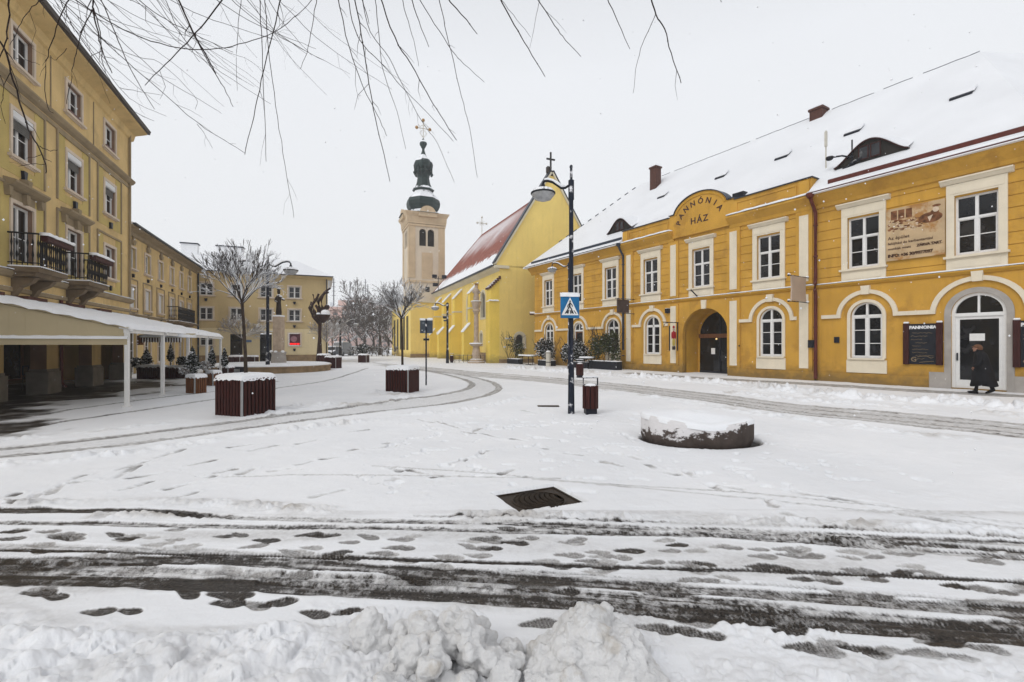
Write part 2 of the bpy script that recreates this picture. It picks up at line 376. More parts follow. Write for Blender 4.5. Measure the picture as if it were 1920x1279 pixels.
track([(-300, 978), (0, 980), (240, 982), (480, 988), (700, 990), (960, 997), (1300, 1004), (1600, 1024), (1920, 1048), (2300, 1066)], 0.11, 0.55, seed=9, rough=0.9)
track([(380, 968), (700, 978), (960, 982), (1200, 990), (1400, 998), (1640, 1008), (1920, 1020), (2300, 1035)], 0.12, 0.50, seed=10, rough=1.0)
track([(1000, 990), (1250, 1000), (1500, 1010), (1700, 1020), (1920, 1034)], 0.10, 0.55, seed=11, rough=1.1)
track([(780, 968), (1100, 976), (1500, 990), (1920, 1010)], 0.05, 0.3, seed=12, rough=1.0)
track([(0, 1022), (200, 1026), (420, 1036), (640, 1048)], 0.10, 0.25, pack=0.7, seed=13, rough=0.6)
berm([(-300, 935), (0, 944), (150, 942), (300, 938), (450, 946), (650, 960), (900, 968), (1200, 972), (1500, 983), (1700, 990), (1920, 1003), (2300, 1015)], 0.22, 0.055, seed=21, s=9, pack=0.75, thr=0.1)
berm([(180, 968), (300, 964), (420, 970)], 0.16, 0.05, seed=22, s=11, pack=0.9, thr=0)
berm([(1500, 1012), (1560, 1013), (1620, 1018)], 0.16, 0.05, seed=23, s=13, pack=1.0, thr=0)
# patches rubbed bare between the wheel tracks
idx = np.where((Y < 3.9) & (Y > 2.5))[0]; yc = 3.12 - 0.06 * X[idx]
f = np.exp(-((Y[idx] - yc) / 0.16) ** 2) * sstep(fbm(X[idx] * 0.5, Y[idx] * 1.6, 1.6, 4, 40), 0.56, 0.66)
BARE[idx] = np.maximum(BARE[idx], f * (0.45 + 0.5 * fbm(X[idx], Y[idx] * 3, 6, 3, 41))); PACK[idx] = np.maximum(PACK[idx], f)
# the two bending tracks of the square
cur1 = [(-500, 890), (-100, 868), (0, 856), (250, 833), (500, 798), (700, 772), (850, 755), (915, 740), (935, 727), (915, 714), (870, 704), (800, 694), (740, 686), (700, 680)]
cur2 = [(-500, 862), (-100, 852), (0, 842), (230, 818), (480, 786), (700, 758), (830, 740), (880, 727), (880, 715), (840, 703), (780, 692), (720, 683)]
track(cur1, 0.30, 0.38, pack=1.0, seed=30, rough=0.5, lip=0.03, tread=False); track(cur2, 0.30, 0.40, pack=1.0, seed=31, rough=0.5, lip=0.02, tread=False)
mid_line = [((a[0] + b[0]) / 2, (a[1] + b[1]) / 2) for a, b in zip(cur1[:-1], cur2 + [cur2[-1]])]
track(mid_line, 1.3, 0.0, pack=0.38, depth=0.02, seed=32, tread=False)
berm([(0, 872), (250, 848), (480, 815), (640, 795), (760, 778), (880, 768), (980, 745)], 0.40, 0.085, seed=33, s=5)
berm([(0, 828), (200, 808), (300, 795)], 0.35, 0.06, seed=34, s=6)
berm([(520, 775), (560, 762), (680, 758), (760, 745), (700, 735)], 0.9, 0.08, seed=35, s=4)
# tracks along the terrace
track([(-400, 830), (0, 805), (120, 790), (240, 772), (420, 745), (520, 728), (620, 712), (690, 690)], 0.20, 0.45, pack=0.9, seed=36, rough=0.6, tread=False)
track([(-400, 800), (0, 783), (150, 765), (300, 745), (420, 732), (520, 715)], 0.20, 0.45, pack=0.8, seed=37, rough=0.6, tread=False)
# the right-hand road
roadl = [(2300, 850), (1920, 808), (1700, 786), (1500, 768), (1350, 748), (1200, 730), (1100, 720), (1000, 710), (900, 702), (800, 692), (720, 684)]
track(roadl, 2.0, 0.04, pack=0.85, depth=0.03, seed=50, rough=0.25, tread=False)
for k, (dy, sd) in enumerate(((-9, 51), (-3, 52), (4, 53), (9, 54))):
    track([(x, y + dy * (y - 648) / 120) for x, y in roadl], 0.34, 0.26, pack=1.0, depth=0.03, seed=sd, rough=0.8, tread=False, lip=0.02)
berm([(2300, 800), (1920, 768), (1800, 758), (1650, 750), (1500, 738), (1400, 724), (1250, 712), (1130, 703), (1000, 694), (960, 690)], 1.3, 0.26, seed=55, s=3.4, thr=0.15)
berm([(1920, 780), (1700, 766), (1500, 750), (1350, 735)], 0.8, 0.10, seed=59, s=4, thr=0.15)
berm([(1920, 832), (1800, 822), (1640, 806), (1500, 786), (1380, 770), (1250, 748), (1130, 733)], 0.55, 0.07, seed=56, s=4)
# trodden pavement along the inn and the wet slabs under the long awning
walk = [(2300, 760), (1920, 743), (1700, 731), (1480, 718), (1300, 708), (1190, 700)]
track(walk, 1.5, 0.38, pack=1.0, depth=0.02, seed=57, rough=0.45, tread=False, lip=0.0)
idx = np.where((X < -8) & (X > -24) & (Y > 8) & (Y < 27))[0]
yl = (X[idx] + 18.4) * -0.924 - (Y[idx] - 22.2) * 0.3825           # distance behind the house front
xl = (X[idx] + 18.4) * -0.3825 + (Y[idx] - 22.2) * 0.924
n = fbm(X[idx], Y[idx], 0.9, 4, 60)
wet = sstep(yl + (n - 0.5) * 5.5, -2.9, -1.5) * sstep(-xl + (n - 0.5) * 4, -0.5, 3.0)
BARE[idx] = np.maximum(BARE[idx], wet * np.clip(0.25 + 1.1 * fbm(X[idx], Y[idx], 2.5, 4, 61), 0, 1)); PACK[idx] = np.maximum(PACK[idx], wet)
H[idx] -= wet * 0.03
idx = np.where((X < -5) & (X > -16) & (Y > 8) & (Y < 20))[0]

# footprints on the near road (sole marks), some side by side
prints = [(25, 996), (20, 1010), (110, 1007), (135, 1010), (215, 1001), (240, 1008), (330, 992), (300, 985), (420, 1006), (450, 1003), (500, 1014), (580, 1003), (600, 1006), (618, 1004),
 (655, 1018), (690, 1007), (740, 1028), (756, 1029), (905, 1011), (920, 1010), (965, 1018), (900, 1029), (922, 1029), (50, 1058), (130, 1057), (950, 991), (1080, 1013), (1050, 1000),
 (1180, 1033), (1255, 1033), (1285, 1057), (1320, 1057), (1480, 1042), (1430, 1044), (1520, 1044), (1420, 1064), (1455, 1064), (1610, 1071), (1690, 1074), (1730, 1074),
 (1500, 1087), (1550, 1091), (1640, 1089), (1790, 1100), (1830, 1104), (1880, 1112), (1580, 1113), (1640, 1118), (80, 1106), (72, 1112), (102, 1119), (352, 1116), (420, 1118), (445, 1118), (428, 1133), (480, 1137), (520, 1132),
 (185, 1148), (243, 1148), (590, 1153), (652, 1150), (655, 1052), (1230, 1178), (1280, 1182), (1330, 1192), (1305, 1168), (1480, 1184), (1500, 1215), (1540, 1222), (1560, 1208), (1620, 1222), (1660, 1222),
 (1740, 1202), (1770, 1206), (1730, 1228), (1800, 1236), (1850, 1220), (1670, 1262), (1860, 1270), (1900, 1268), (1010, 1170), (1060, 1108), (560, 1078), (1100, 1052), (780, 1086)]
prints += [(rnd.uniform(0, 1950), 0) for _ in range(95)]
prints = [(px, py) if py else (px, rnd.choice([996, 1004, 1012, 1022, 1034, 1046, 1062]) + px * 0.018 + rnd.uniform(-6, 6)) for px, py in prints]
for k, (px, py) in enumerate(prints):
    cx, cy = G(px, py); a = rnd.gauss(-0.06, 0.20); w = rnd.uniform(0.72, 1.08); sg = rnd.choice((-1, 1))
    idx = np.where((abs(X - cx) < 0.2) & (abs(Y - cy) < 0.1))[0]
    dx = (X[idx] - cx) * cos(a) + (Y[idx] - cy) * sin(a); dy = -(X[idx] - cx) * sin(a) + (Y[idx] - cy) * cos(a)
    lx, ly = 0.125 * w, 0.049 * w * (1 + 0.25 * np.sin(dx * 26))
    q = np.hypot(dx / lx, dy / ly); core = 1 - sstep(q, 0.82, 1.05)
    sole = 0.8 + 0.2 * np.sin(dx * 2 * pi / 0.021 + dy * 30); ly = ly * (1 - 0.38 * np.exp(-((dx + 0.035 * sg) / 0.028) ** 2)); s_ = rnd.uniform(0.38, 0.88) if k < 92 else rnd.uniform(0.12, 0.45)
    b = core * s_ * (0.45 + 0.55 * sole) * np.clip(0.5 + fbm(X[idx], Y[idx], 30, 2, k), 0, 1)
    BARE[idx] = np.maximum(BARE[idx], b * 1.0 + 0.12 * core); PACK[idx] = np.maximum(PACK[idx], core)
    H[idx] -= core * 0.007; H[idx] += 0.002 * np.exp(-((q - 1.15) / 0.12) ** 2)
# scuffed steps across the untouched snow
drags = [(60, 934, 88, 916), (120, 902, 158, 890), (140, 903, 168, 900), (210, 898, 260, 872), (225, 880, 285, 862), (232, 916, 280, 902), (245, 894, 320, 882), (285, 860, 345, 842), (315, 915, 358, 905), (330, 932, 366, 922),
 (448, 888, 478, 876), (395, 888, 440, 878), (510, 882, 540, 878), (382, 898, 402, 892), (605, 860, 640, 856), (640, 848, 666, 842), (560, 832, 600, 824), (704, 905, 742, 896), (590, 930, 642, 917), (700, 840, 738, 836),
 (724, 832, 740, 827), (845, 868, 875, 860), (905, 846, 925, 842), (865, 884, 905, 880), (815, 895, 850, 892), (728, 874, 750, 882), (765, 880, 800, 888), (780, 785, 810, 792), (820, 790, 866, 804), (868, 808, 888, 812), (905, 812, 940, 821),
 (880, 814, 900, 802), (960, 822, 985, 826), (1000, 835, 1025, 842), (940, 888, 962, 880), (1060, 850, 1090, 854), (1128, 866, 1166, 874), (1238, 884, 1268, 890), (1286, 886, 1300, 894), (1342, 910, 1388, 918), (1335, 912, 1356, 922), (1428, 935, 1450, 950), (1476, 966, 1540, 985),
 (1480, 922, 1560, 934), (1560, 934, 1660, 948), (1640, 955, 1760, 975), (1690, 965, 1820, 985), (1830, 978, 1920, 992), (20, 945, 60, 930), (0, 935, 30, 925), (90, 925, 120, 905), (470, 845, 520, 835), (430, 838, 480, 832), (640, 812, 690, 806), (560, 870, 590, 862), (350, 872, 400, 862),
 (980, 770, 1010, 775), (1180, 855, 1200, 862), (1215, 872, 1232, 880), (960, 896, 985, 893)]
for k, (a, b, c, d_) in enumerate(drags):
    idx, d, al = stroke([(a, b), (c, d_)], 0.13); x = X[idx]; y = Y[idx]; ln = max(al.max(), .1) if al.size else 1
    d = d + (fbm(x, y, 7, 3, 90 + k) - 0.5) * 0.07; q = al / ln; q = q if k % 2 else 1 - q
    wd = 0.030 + 0.035 * q; core = 1 - sstep(d, wd * 0.5, wd * 1.1); core *= sstep(fbm(x, y, 9, 3, 30 + k) + q * 0.35, 0.42, 0.60)
    H[idx] -= core * 0.016; PACK[idx] = np.maximum(PACK[idx], core * rnd.uniform(0.6, 1.0))
    BARE[idx] = np.maximum(BARE[idx], core * rnd.uniform(0.15, 0.75) * q ** 1.5); H[idx] += 0.010 * np.exp(-((d - 0.08) / 0.02) ** 2) * fbm(x, y, 12, 2, k)
# light crumbs thrown up over the square
i = np.where((Y > 4.6) & (Y < 24))[0]; H[i] += 0.012 * sstep(fbm(X[i], Y[i], 2.2, 4, 96), 0.52, 0.75) * fbm(X[i], Y[i], 16, 2, 97)
i = np.where((Y > 2.4) & (Y < 4.5))[0]; PACK[i] = np.maximum(PACK[i], 0.55 * sstep(fbm(X[i] * 0.4, Y[i] * 2.2, 1.5, 4, 98), 0.40, 0.70))
for pts in ([(700, 872), (900, 886), (1100, 905), (1400, 925), (1700, 955), (2000, 992)], [(1000, 898), (1200, 915), (1450, 940), (1750, 972), (1980, 1000)], [(420, 893), (640, 888), (860, 893), (1050, 897)]):
    track(pts, 0.05, 0.12, pack=0.7, depth=0.02, seed=70, rough=0.4, tread=False, lip=0.008)
i = np.where((Y > 5) & (Y < 11) & (X > -2) & (X < 5))[0]           # small trampled marks
H[i] -= 0.03 * sstep(fbm(X[i], Y[i], 4.5, 3, 75), 0.68, 0.76)
# hollow melted round the millstone, trampled ring behind the manhole
idx = np.where(np.hypot(X - 3.18, Y - 7.95) < 1.6)[0]; q = np.hypot((X[idx] - 3.21) / 1.0, (Y[idx] - 7.94) / 0.76)
core = 1 - sstep(q, 0.96, 1.03); H[idx] -= core * 0.09; BARE[idx] = np.maximum(BARE[idx], core * 0.9)
# the manhole lies swept clear
mh = np.array([(-0.20, 5.03), (0.49, 5.36), (0.79, 4.78), (0.06, 4.47)])
mc = mh.mean(0); idx = np.where(np.hypot(X - mc[0], Y - mc[1]) < 1.0)[0]
e1 = np.array([0.69, 0.33]) / 0.765; e2 = np.array([-e1[1], e1[0]])
ux = (X[idx] - mc[0]) * e1[0] + (Y[idx] - mc[1]) * e1[1]; uy = (X[idx] - mc[0]) * e2[0] + (Y[idx] - mc[1]) * e2[1]
q = np.maximum(abs(ux) / 0.385, abs(uy) / 0.33); core = 1 - sstep(q, 0.98, 1.04)
H[idx] = H[idx] * (1 - core) - core * 0.055
# the cleared bank in front of the camera
idx = np.where((Y < 3.3))[0]
edge = 2.74 - 0.09 * (X[idx] + 3.3) - 0.02 * X[idx] + (fbm(X[idx], Y[idx], 1.6, 3, 80) - 0.5) * 0.45
edge = np.where(X[idx] > 0.9, 2.42, edge)
f = sstep(edge - Y[idx], 0.0, 0.75) ; f2 = sstep(edge - Y[idx], -0.05, 0.18)
left = 1 - sstep(X[idx], -1.25, -0.65)
H[idx] += f * (0.015 + 0.03 * left)
clods(idx, f2 * (0.02 + 0.07 * left), 5.5, 81, 0.35)
clods(idx, f2 * 0.035, 13, 82, 0.35)
PACK[idx] *= (1 - f2); BARE[idx] *= (1 - f2); PACK[idx] = np.maximum(PACK[idx], f2 * 0.35 * sstep(fbm(X[idx], Y[idx], 4, 4, 85), 0.35, 0.65))
idx = np.where((Y < 2.95) & (X > -1.3) & (X < 1.8))[0]             # small clods scattered on the road edge
clods(idx, 0.035 * sstep(2.95 - Y[idx], 0, 0.3) * sstep(fbm(X[idx], Y[idx], 3, 3, 84), 0.42, 0.6), 16, 83, 0.5)

nr = rr.size
ii = (np.arange(nr - 1)[:, None] * NT + np.arange(NT - 1)[None, :]).ravel()
quads = np.stack([ii, ii + NT, ii + NT + 1, ii + 1], 1)[:, ::-1]
V = np.stack([X, Y, H], 1)
# the sheet also runs on beside and behind the viewer
nv = len(V); wings = []
def ring(k): return k * NT
ext_a = np.radians(np.linspace(74, 286, 44)[1:-1])
E_v = []; E_f = []
for k, r_ in enumerate(rr[::25].tolist() + [560.0]):
    E_v += [(r_ * sin(a), r_ * cos(a), -0.02) for a in ext_a]
rows = len(E_v) // len(ext_a); row_src = list(range(0, nr, 25)) + [nr - 1]
base = nv; na = len(ext_a)
for k in range(rows - 1):
    for j in range(na - 1):
        a = base + k * na + j; E_f.append((a, a + na, a + na + 1, a + 1)[::-1])
    a0 = row_src[k] * NT + NT - 1; a1 = row_src[k + 1] * NT + NT - 1; E_f.append((a0, a1, base + (k + 1) * na, base + k * na)[::-1])
    b0 = row_src[k] * NT; b1 = row_src[k + 1] * NT; E_f.append((base + k * na + na - 1, base + (k + 1) * na + na - 1, b1, b0)[::-1])
V = np.concatenate([V, np.array(E_v), [(0, 0, 0.1)]]); c_i = len(V) - 1
tri = [(c_i, j, j + 1)[::-1] for j in range(NT - 1)] + [(c_i, base + j, base + j + 1)[::-1] for j in range(na - 1)] + [(c_i, NT - 1, base)[::-1], (c_i, base + na - 1, 0)[::-1]]
gm = bpy.data.meshes.new('snowy_ground')
loops = np.concatenate([quads.ravel(), np.array(E_f).ravel(), np.array(tri).ravel()])
starts = np.concatenate([np.arange(len(quads) + len(E_f)) * 4, (len(quads) + len(E_f)) * 4 + np.arange(len(tri)) * 3])
tot = np.concatenate([np.full(len(quads) + len(E_f), 4), np.full(len(tri), 3)])
gm.vertices.add(len(V)); gm.vertices.foreach_set('co', V.ravel().astype(np.float32))
gm.loops.add(len(loops)); gm.loops.foreach_set('vertex_index', loops.astype(np.int32))
gm.polygons.add(len(starts)); gm.polygons.foreach_set('loop_start', starts.astype(np.int32)); gm.polygons.foreach_set('loop_total', tot.astype(np.int32))
gm.polygons.foreach_set('use_smooth', np.ones(len(starts), bool))
gm.update(calc_edges=True); gm.validate()
at = gm.attributes.new('trodden', 'FLOAT_COLOR', 'POINT')
C4 = np.zeros((len(V), 4), np.float32); C4[:nv, 0] = np.clip(BARE, 0, 1); C4[:nv, 1] = np.clip(PACK, 0, 1); C4[:nv, 2] = np.clip(DIRT, 0, 1); C4[:, 3] = 1
at.data.foreach_set('color', C4.ravel())
g = bpy.data.materials.new('snow_ground'); g.use_nodes = True; t = g.node_tree; n = t.nodes; l = t.links; b = n['Principled BSDF']
a_ = n.new('ShaderNodeAttribute'); a_.attribute_name = 'trodden'; s_ = n.new('ShaderNodeSeparateColor'); l.new(a_.outputs['Color'], s_.inputs[0])
geo = n.new('ShaderNodeNewGeometry')
def gn(sc_, det=5, rg=0.6):
    q = n.new('ShaderNodeTexNoise'); q.inputs['Scale'].default_value = sc_; q.inputs['Detail'].default_value = det; q.inputs['Roughness'].default_value = rg
    l.new(geo.outputs['Position'], q.inputs['Vector']); return q.outputs[0]
def gmth(op, x, y):
    q = n.new('ShaderNodeMath'); q.operation = op
    for k, v in ((0, x), (1, y)):
        if isinstance(v, (int, float)): q.inputs[k].default_value = v
        else: l.new(v, q.inputs[k])
    return q.outputs[0]
def grng(v, a, bb, lo=0, hi=1):
    q = n.new('ShaderNodeMapRange'); q.inputs[1].default_value = a; q.inputs[2].default_value = bb; q.inputs[3].default_value = lo; q.inputs[4].default_value = hi
    l.new(v, q.inputs[0]); return q.outputs[0]
def gmix(f, x, y):
    q = n.new('ShaderNodeMix'); q.data_type = 'RGBA'
    for k, v in ((0, f), (6, x), (7, y)):
        if isinstance(v, (tuple, int, float)): q.inputs[k].default_value = v
        else: l.new(v, q.inputs[k])
    return q.outputs[2]
snowc = gmix(grng(gn(0.6, 4), 0.35, 0.65), (0.80, 0.81, 0.83, 1), (0.86, 0.865, 0.88, 1))
packc = gmix(grng(gn(9, 6, 0.7), 0.35, 0.65), (0.32, 0.30, 0.28, 1), (0.62, 0.61, 0.60, 1))
aspc = gmix(grng(gn(60, 3, 0.7), 0.35, 0.65), (0.009, 0.0075, 0.006, 1), (0.058, 0.047, 0.038, 1))
c1 = gmix(gmth('MULTIPLY', s_.outputs[1], grng(gn(25, 4, 0.7), 0.3, 0.6, 0.5, 1.0)), snowc, packc)
c1 = gmix(gmth('MULTIPLY', s_.outputs[2], 0.8), c1, (0.36, 0.31, 0.25, 1))
bf = grng(gmth('ADD', s_.outputs[0], gmth('MULTIPLY', gmth('SUBTRACT', gn(90, 4, 0.75), 0.5), 0.9)), 0.18, 0.78)
l.new(gmix(bf, c1, aspc), b.inputs['Base Color'])
l.new(grng(bf, 0, 1, 0.6, 0.42), b.inputs['Roughness']); b.inputs['Specular IOR Level'].default_value = 0.18
bp = n.new('ShaderNodeBump'); bp.inputs['Strength'].default_value = 0.35; bp.inputs['Distance'].default_value = 0.012
l.new(gmth('ADD', gn(40, 5, 0.65), gmth('MULTIPLY', gn(7, 3), 1.5)), bp.inputs['Height']); l.new(bp.outputs[0], b.inputs['Normal'])
gm.materials.append(g)
go = bpy.data.objects.new('snowy_ground', gm); col.objects.link(go); go['kind'] = 'structure'
del X, Y, H, BARE, PACK, DIRT, TH, RR, V, quads, loops, C4

mr = random.Random(12)
# snow mounds heaped by hand in front of the camera
def mound(name, label, balls, loc, group=None, vox=0.014, disp=0.03):
    mb = MB()
    for c, r in balls:
        q = MB(); q.bbox(-r[0] * .88, r[0] * .88, -r[1] * .88, r[1] * .88, -r[2] * .88, r[2] * .88, min(r) * .42)
        big_ = max(r) > .12
        q.xf(Matrix.Translation(c) @ Matrix.Rotation(mr.uniform(-3, 3) if not big_ else mr.uniform(-.3, .3), 4, 'Z') @ Matrix.Rotation(mr.uniform(-.6, .6) * (.3 if big_ else 1), 4, 'X') @ Matrix.Rotation(mr.uniform(-.6, .6) * (.3 if big_ else 1), 4, 'Y')); mb.add(q.v, q.f)
    o = obj(name, mb, M['snow_lump'], None, True, loc)
    q = o.modifiers.new('r', 'REMESH'); q.mode = 'VOXEL'; q.voxel_size = vox; q.use_smooth_shade = True
    q = o.modifiers.new('s', 'SMOOTH'); q.iterations = 5; q.factor = 0.5
    for nm, sc_, st in (('big', 0.12, disp * 1.3), ('mid', 0.045, disp * .5), ('small', 0.018, disp * 0.14)):
        tx = bpy.data.textures.new(nm, 'CLOUDS'); tx.noise_scale = sc_; tx.noise_depth = 3
        q = o.modifiers.new(nm, 'DISPLACE'); q.texture = tx; q.strength = st; q.texture_coords = 'LOCAL'; q.mid_level = 0.5
    return tag(o, label, 'snow mound', group)
r = random.Random(3)
def lumps(k, x0, x1, y0, y1, hf, r0, r1):
    out = []
    for _ in range(k):
        x = r.uniform(x0, x1); y = r.uniform(y0, y1); q = r.uniform(r0, r1); out.append(((x, y, r.uniform(0, 1) * hf(x)), (q * r.uniform(0.8, 1.3), q, q * r.uniform(0.7, 1.1))))
    return out
bx = (1105 - 960) / FPX * 2.28; MZ = -0.05
mound('snow_mound', 'tall craggy mound of snow standing alone at the near road edge',
      [((bx, 2.24, 0.02), (0.345, 0.24, 0.17)), ((bx + 0.03, 2.26, 0.13), (0.25, 0.19, 0.15)), ((bx - .18, 2.24, .10), (.12, .12, .12)), ((bx + .20, 2.2, .06), (.14, .14, .12)), ((bx - 0.02, 2.28, 0.24), (0.13, 0.12, 0.10)), ((bx - 0.04, 2.28, 0.32), (0.07, 0.07, 0.055)), ((bx + 0.035, 2.28, 0.31), (0.055, 0.06, 0.05))]
      + lumps(34, bx - 0.30, bx + 0.32, 2.08, 2.40, lambda x: max(.05, 0.34 - 0.85 * abs(x - bx)), 0.03, 0.065), (0, 0, MZ), vox=0.009, disp=0.075)
lx = (690 - 960) / FPX * 2.45
mound('snow_mound', 'upright thumb-shaped lump of snow with two stubby chunks beside the broken heap',
      [((lx, 2.45, 0.10), (0.07, 0.07, 0.15)), ((lx + 0.0, 2.45, 0.24), (0.085, 0.075, 0.10)), ((lx + 0.005, 2.46, 0.335), (0.042, 0.042, 0.05)), ((lx - 0.16, 2.40, 0.06), (0.09, 0.08, 0.14)), ((lx - 0.12, 2.36, 0.0), (0.14, 0.1, 0.08)), ((lx + 0.07, 2.46, 0.10), (0.08, 0.07, 0.14)), ((lx, 2.34, 0.02), (0.07, 0.08, 0.10))],
      (0, 0, -0.15), vox=0.009, disp=0.06)
ax = (850 - 960) / FPX * 2.4
bl = []
for k in range(70):
    a = r.uniform(0, pi); rad = r.uniform(0.16, 0.30); q = r.uniform(0.022, 0.05)
    bl.append(((ax + rad * 1.15 * cos(a), 2.36 + r.uniform(-0.16, 0.12), 0.02 + rad * 0.72 * sin(a) * r.uniform(0.7, 1)), (q * 1.5, q, q)))
for k in range(60):
    q = r.uniform(0.018, 0.045); x = r.uniform(-0.34, 0.34); bl.append(((ax + x, r.uniform(2.05, 2.4), r.uniform(0, 0.16 - abs(x) * 0.3)), (q * 1.6, q, q)))
mound('snow_mound', 'low heap of broken snow chunks between the thumb-shaped lump and the tall mound', bl, (0, 0, 0), vox=0.008, disp=0.05)
# ------------------------------------------------------------ walls with real openings
def wall(mb, x0, x1, z0, z1, ops, y=0.0, depth=0.25, grooves=(), glevel=0.03, rev=None):
    """front face in the plane y with openings (xa, xb, za, zb, 'r'|'a'); grooves are sunk joint lines"""
    xs = {x0, x1}; zs = {z0, z1}
    for a, b, c, d, k in ops: xs |= {a, b}; zs |= {c, d}
    for g_ in grooves:
        if z0 < g_ < z1: zs |= {g_, g_ + 0.03}
    xs = sorted(xs); zs = sorted(zs)
    ing = lambda z: any(g_ - 1e-6 <= z <= g_ + 0.03 + 1e-6 for g_ in grooves)
    for a, b in zip(xs, xs[1:]):
        cx = (a + b) / 2
        for c, d in zip(zs, zs[1:]):
            cz = (c + d) / 2
            if any(o[0] < cx < o[1] and o[2] < cz < o[3] for o in ops): continue
            yy = y + (glevel if ing(cz) else 0)
            mb.add([(a, yy, c), (b, yy, c), (b, yy, d), (a, yy, d)], [(0, 1, 2, 3)])
            if ing(cz):
                mb.add([(a, y, d), (b, y, d), (b, yy, d), (a, yy, d)], [(0, 3, 2, 1)]); mb.add([(a, y, c), (b, y, c), (b, yy, c), (a, yy, c)], [(0, 1, 2, 3)])
    if rev is not None: k0 = mb.k; mb.k = rev
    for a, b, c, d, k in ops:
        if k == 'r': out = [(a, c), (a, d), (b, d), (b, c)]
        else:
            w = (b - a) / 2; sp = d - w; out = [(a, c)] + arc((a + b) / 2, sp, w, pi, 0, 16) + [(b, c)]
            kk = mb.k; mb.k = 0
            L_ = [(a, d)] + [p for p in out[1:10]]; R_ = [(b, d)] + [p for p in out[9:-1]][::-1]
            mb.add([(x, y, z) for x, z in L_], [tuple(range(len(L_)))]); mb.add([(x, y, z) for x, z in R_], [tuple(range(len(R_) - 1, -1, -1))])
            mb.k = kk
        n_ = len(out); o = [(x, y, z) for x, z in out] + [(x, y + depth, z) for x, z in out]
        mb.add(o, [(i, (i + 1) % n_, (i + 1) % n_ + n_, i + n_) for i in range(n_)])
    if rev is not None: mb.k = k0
    return mb

def rect_ring(mb, x0, x1, z0, z1, w, y0, y1):
    mb.box(x0, x0 + w, y0, y1, z0, z1); mb.box(x1 - w, x1, y0, y1, z0, z1)
    mb.box(x0 + w, x1 - w, y0, y1, z0, z0 + w); mb.box(x0 + w, x1 - w, y0, y1, z1 - w, z1); return mb
def arch_ring(mb, w, z0, z1, t, y0, y1, foot=True):
    """frame following a round-headed opening of width w (centre x=0), t thick, inside the outline"""
    r_ = w / 2; sp = z1 - r_
    o = [(-r_, z0)] + arc(0, sp, r_, pi, 0, 18) + [(r_, z0)]; i_ = [(-r_ + t, z0)] + arc(0, sp, r_ - t, pi, 0, 18) + [(r_ - t, z0)]
    for k in range(len(o) - 1): mb.prism([o[k], o[k + 1], i_[k + 1], i_[k]], y0, y1)
    if foot: mb.box(-r_ + t, r_ - t, y0, y1, z0, z0 + t)
    return mb
def proto(parts): return parts          # list of (name, mesh, parent index or None)
def place(pr, root, x, z=0.0, y=0.0, label=None, mirror=False):
    made = []
    for k, (nm, me, pa) in enumerate(pr):
        o = bpy.data.objects.new(nm, me); col.objects.link(o)
        if pa is None: o.parent = root; o.location = (x, y, z)
        else: o.parent = made[pa]
        made.append(o)
    if label: made[0]['label'] = label
    return made[0]

# ------------------------------------------------------------ the yellow inn on the right
IN = thing('townhouse', 'long two-storey ochre yellow inn with cream window surrounds, arched gateway and huge snow-covered roof', 'building',
           (1.99, 40.6, 0), atan2(-0.854, 0.520))
UPX = [2.05, 5.78, 9.48, 13.20, 16.86, 20.69, 24.64, 28.10, 31.6]
GRX = [2.17, 9.70, 13.35, 20.80, 24.75]
ux_ops = [(x - 0.575, x + 0.575, 4.9, 7.05, 'r') for x in UPX]
gr_ops = [(x - 0.575, x + 0.575, 1.07, 3.42, 'a') for x in GRX] + [(5.97 - 0.55, 5.97 + 0.55, 0.02, 3.35, 'a'), (28.15 - 0.72, 28.15 + 0.72, 0.05, 3.5, 'a')]
gate = (15.6, 18.5, -0.1, 3.70, 'a')
ML, MR, MY = 10.95, 22.75, -0.12
grv = [4.62 + 0.42 * k for k in range(9)]
mb = MB()
sel = lambda ops, a, b: [o for o in ops if a <= (o[0] + o[1]) / 2 < b]
for a, b, y in ((-0.0, ML, 0.0), (ML, MR, MY), (MR, 36.0, 0.0)):
    wall(mb, a, b, 4.2, 8.1, sel(ux_ops, a, b), y, 0.22 - y, grv)
    wall(mb, a, b, -0.2, 4.2, sel(gr_ops, a, b) + ([gate] if y < 0 else []), y, 0.22 - y)
for x in (ML, MR): mb.box(x - 0.001, x + 0.001, MY, 0.0, -0.2, 8.1)
mb.add([(0, 0, -0.2), (0, 15, -0.2), (0, 15, 8.5), (0, 0, 8.5)], [(0, 3, 2, 1)])
mb.add([(36, 0, -0.2), (36, 15, -0.2), (36, 15, 8.5), (36, 0, 8.5)], [(0, 1, 2, 3)])
mb.add([(0, 15, -0.2), (36, 15, -0.2), (36, 15, 8.5), (0, 15, 8.5)], [(0, 3, 2, 1)])
obj('wall', mb, M['ochre'], IN)
# gateway passage: deep reveal, then the dark glazed door
mb = MB(); o_ = [(15.6, -0.1)] + arc(17.05, 2.25, 1.45, pi, 0, 16) + [(18.5, -0.1)]; i_ = [(15.72, -0.1)] + arc(17.07, 2.22, 1.34, pi, 0, 16) + [(18.40, -0.1)]
for k in range(len(o_) - 1):
    a, b = o_[k], o_[k + 1]; c, d = i_[k], i_[k + 1]
    mb.add([(a[0], 0.1, a[1]), (b[0], 0.1, b[1]), (b[0], 1.3, b[1]), (a[0], 1.3, a[1])], [(0, 1, 2, 3)])
    mb.add([(a[0], 1.3, a[1]), (b[0], 1.3, b[1]), (d[0], 1.3, d[1]), (c[0], 1.3, c[1])], [(0, 1, 2, 3)])
gt = obj('gateway', mb, M['ochre_trim'], IN)
mb = MB(); mb.prism(i_, 1.32, 1.36); gd = obj('door', mb, M['glass'], gt, label='dark glazed gateway door with pinned notices')
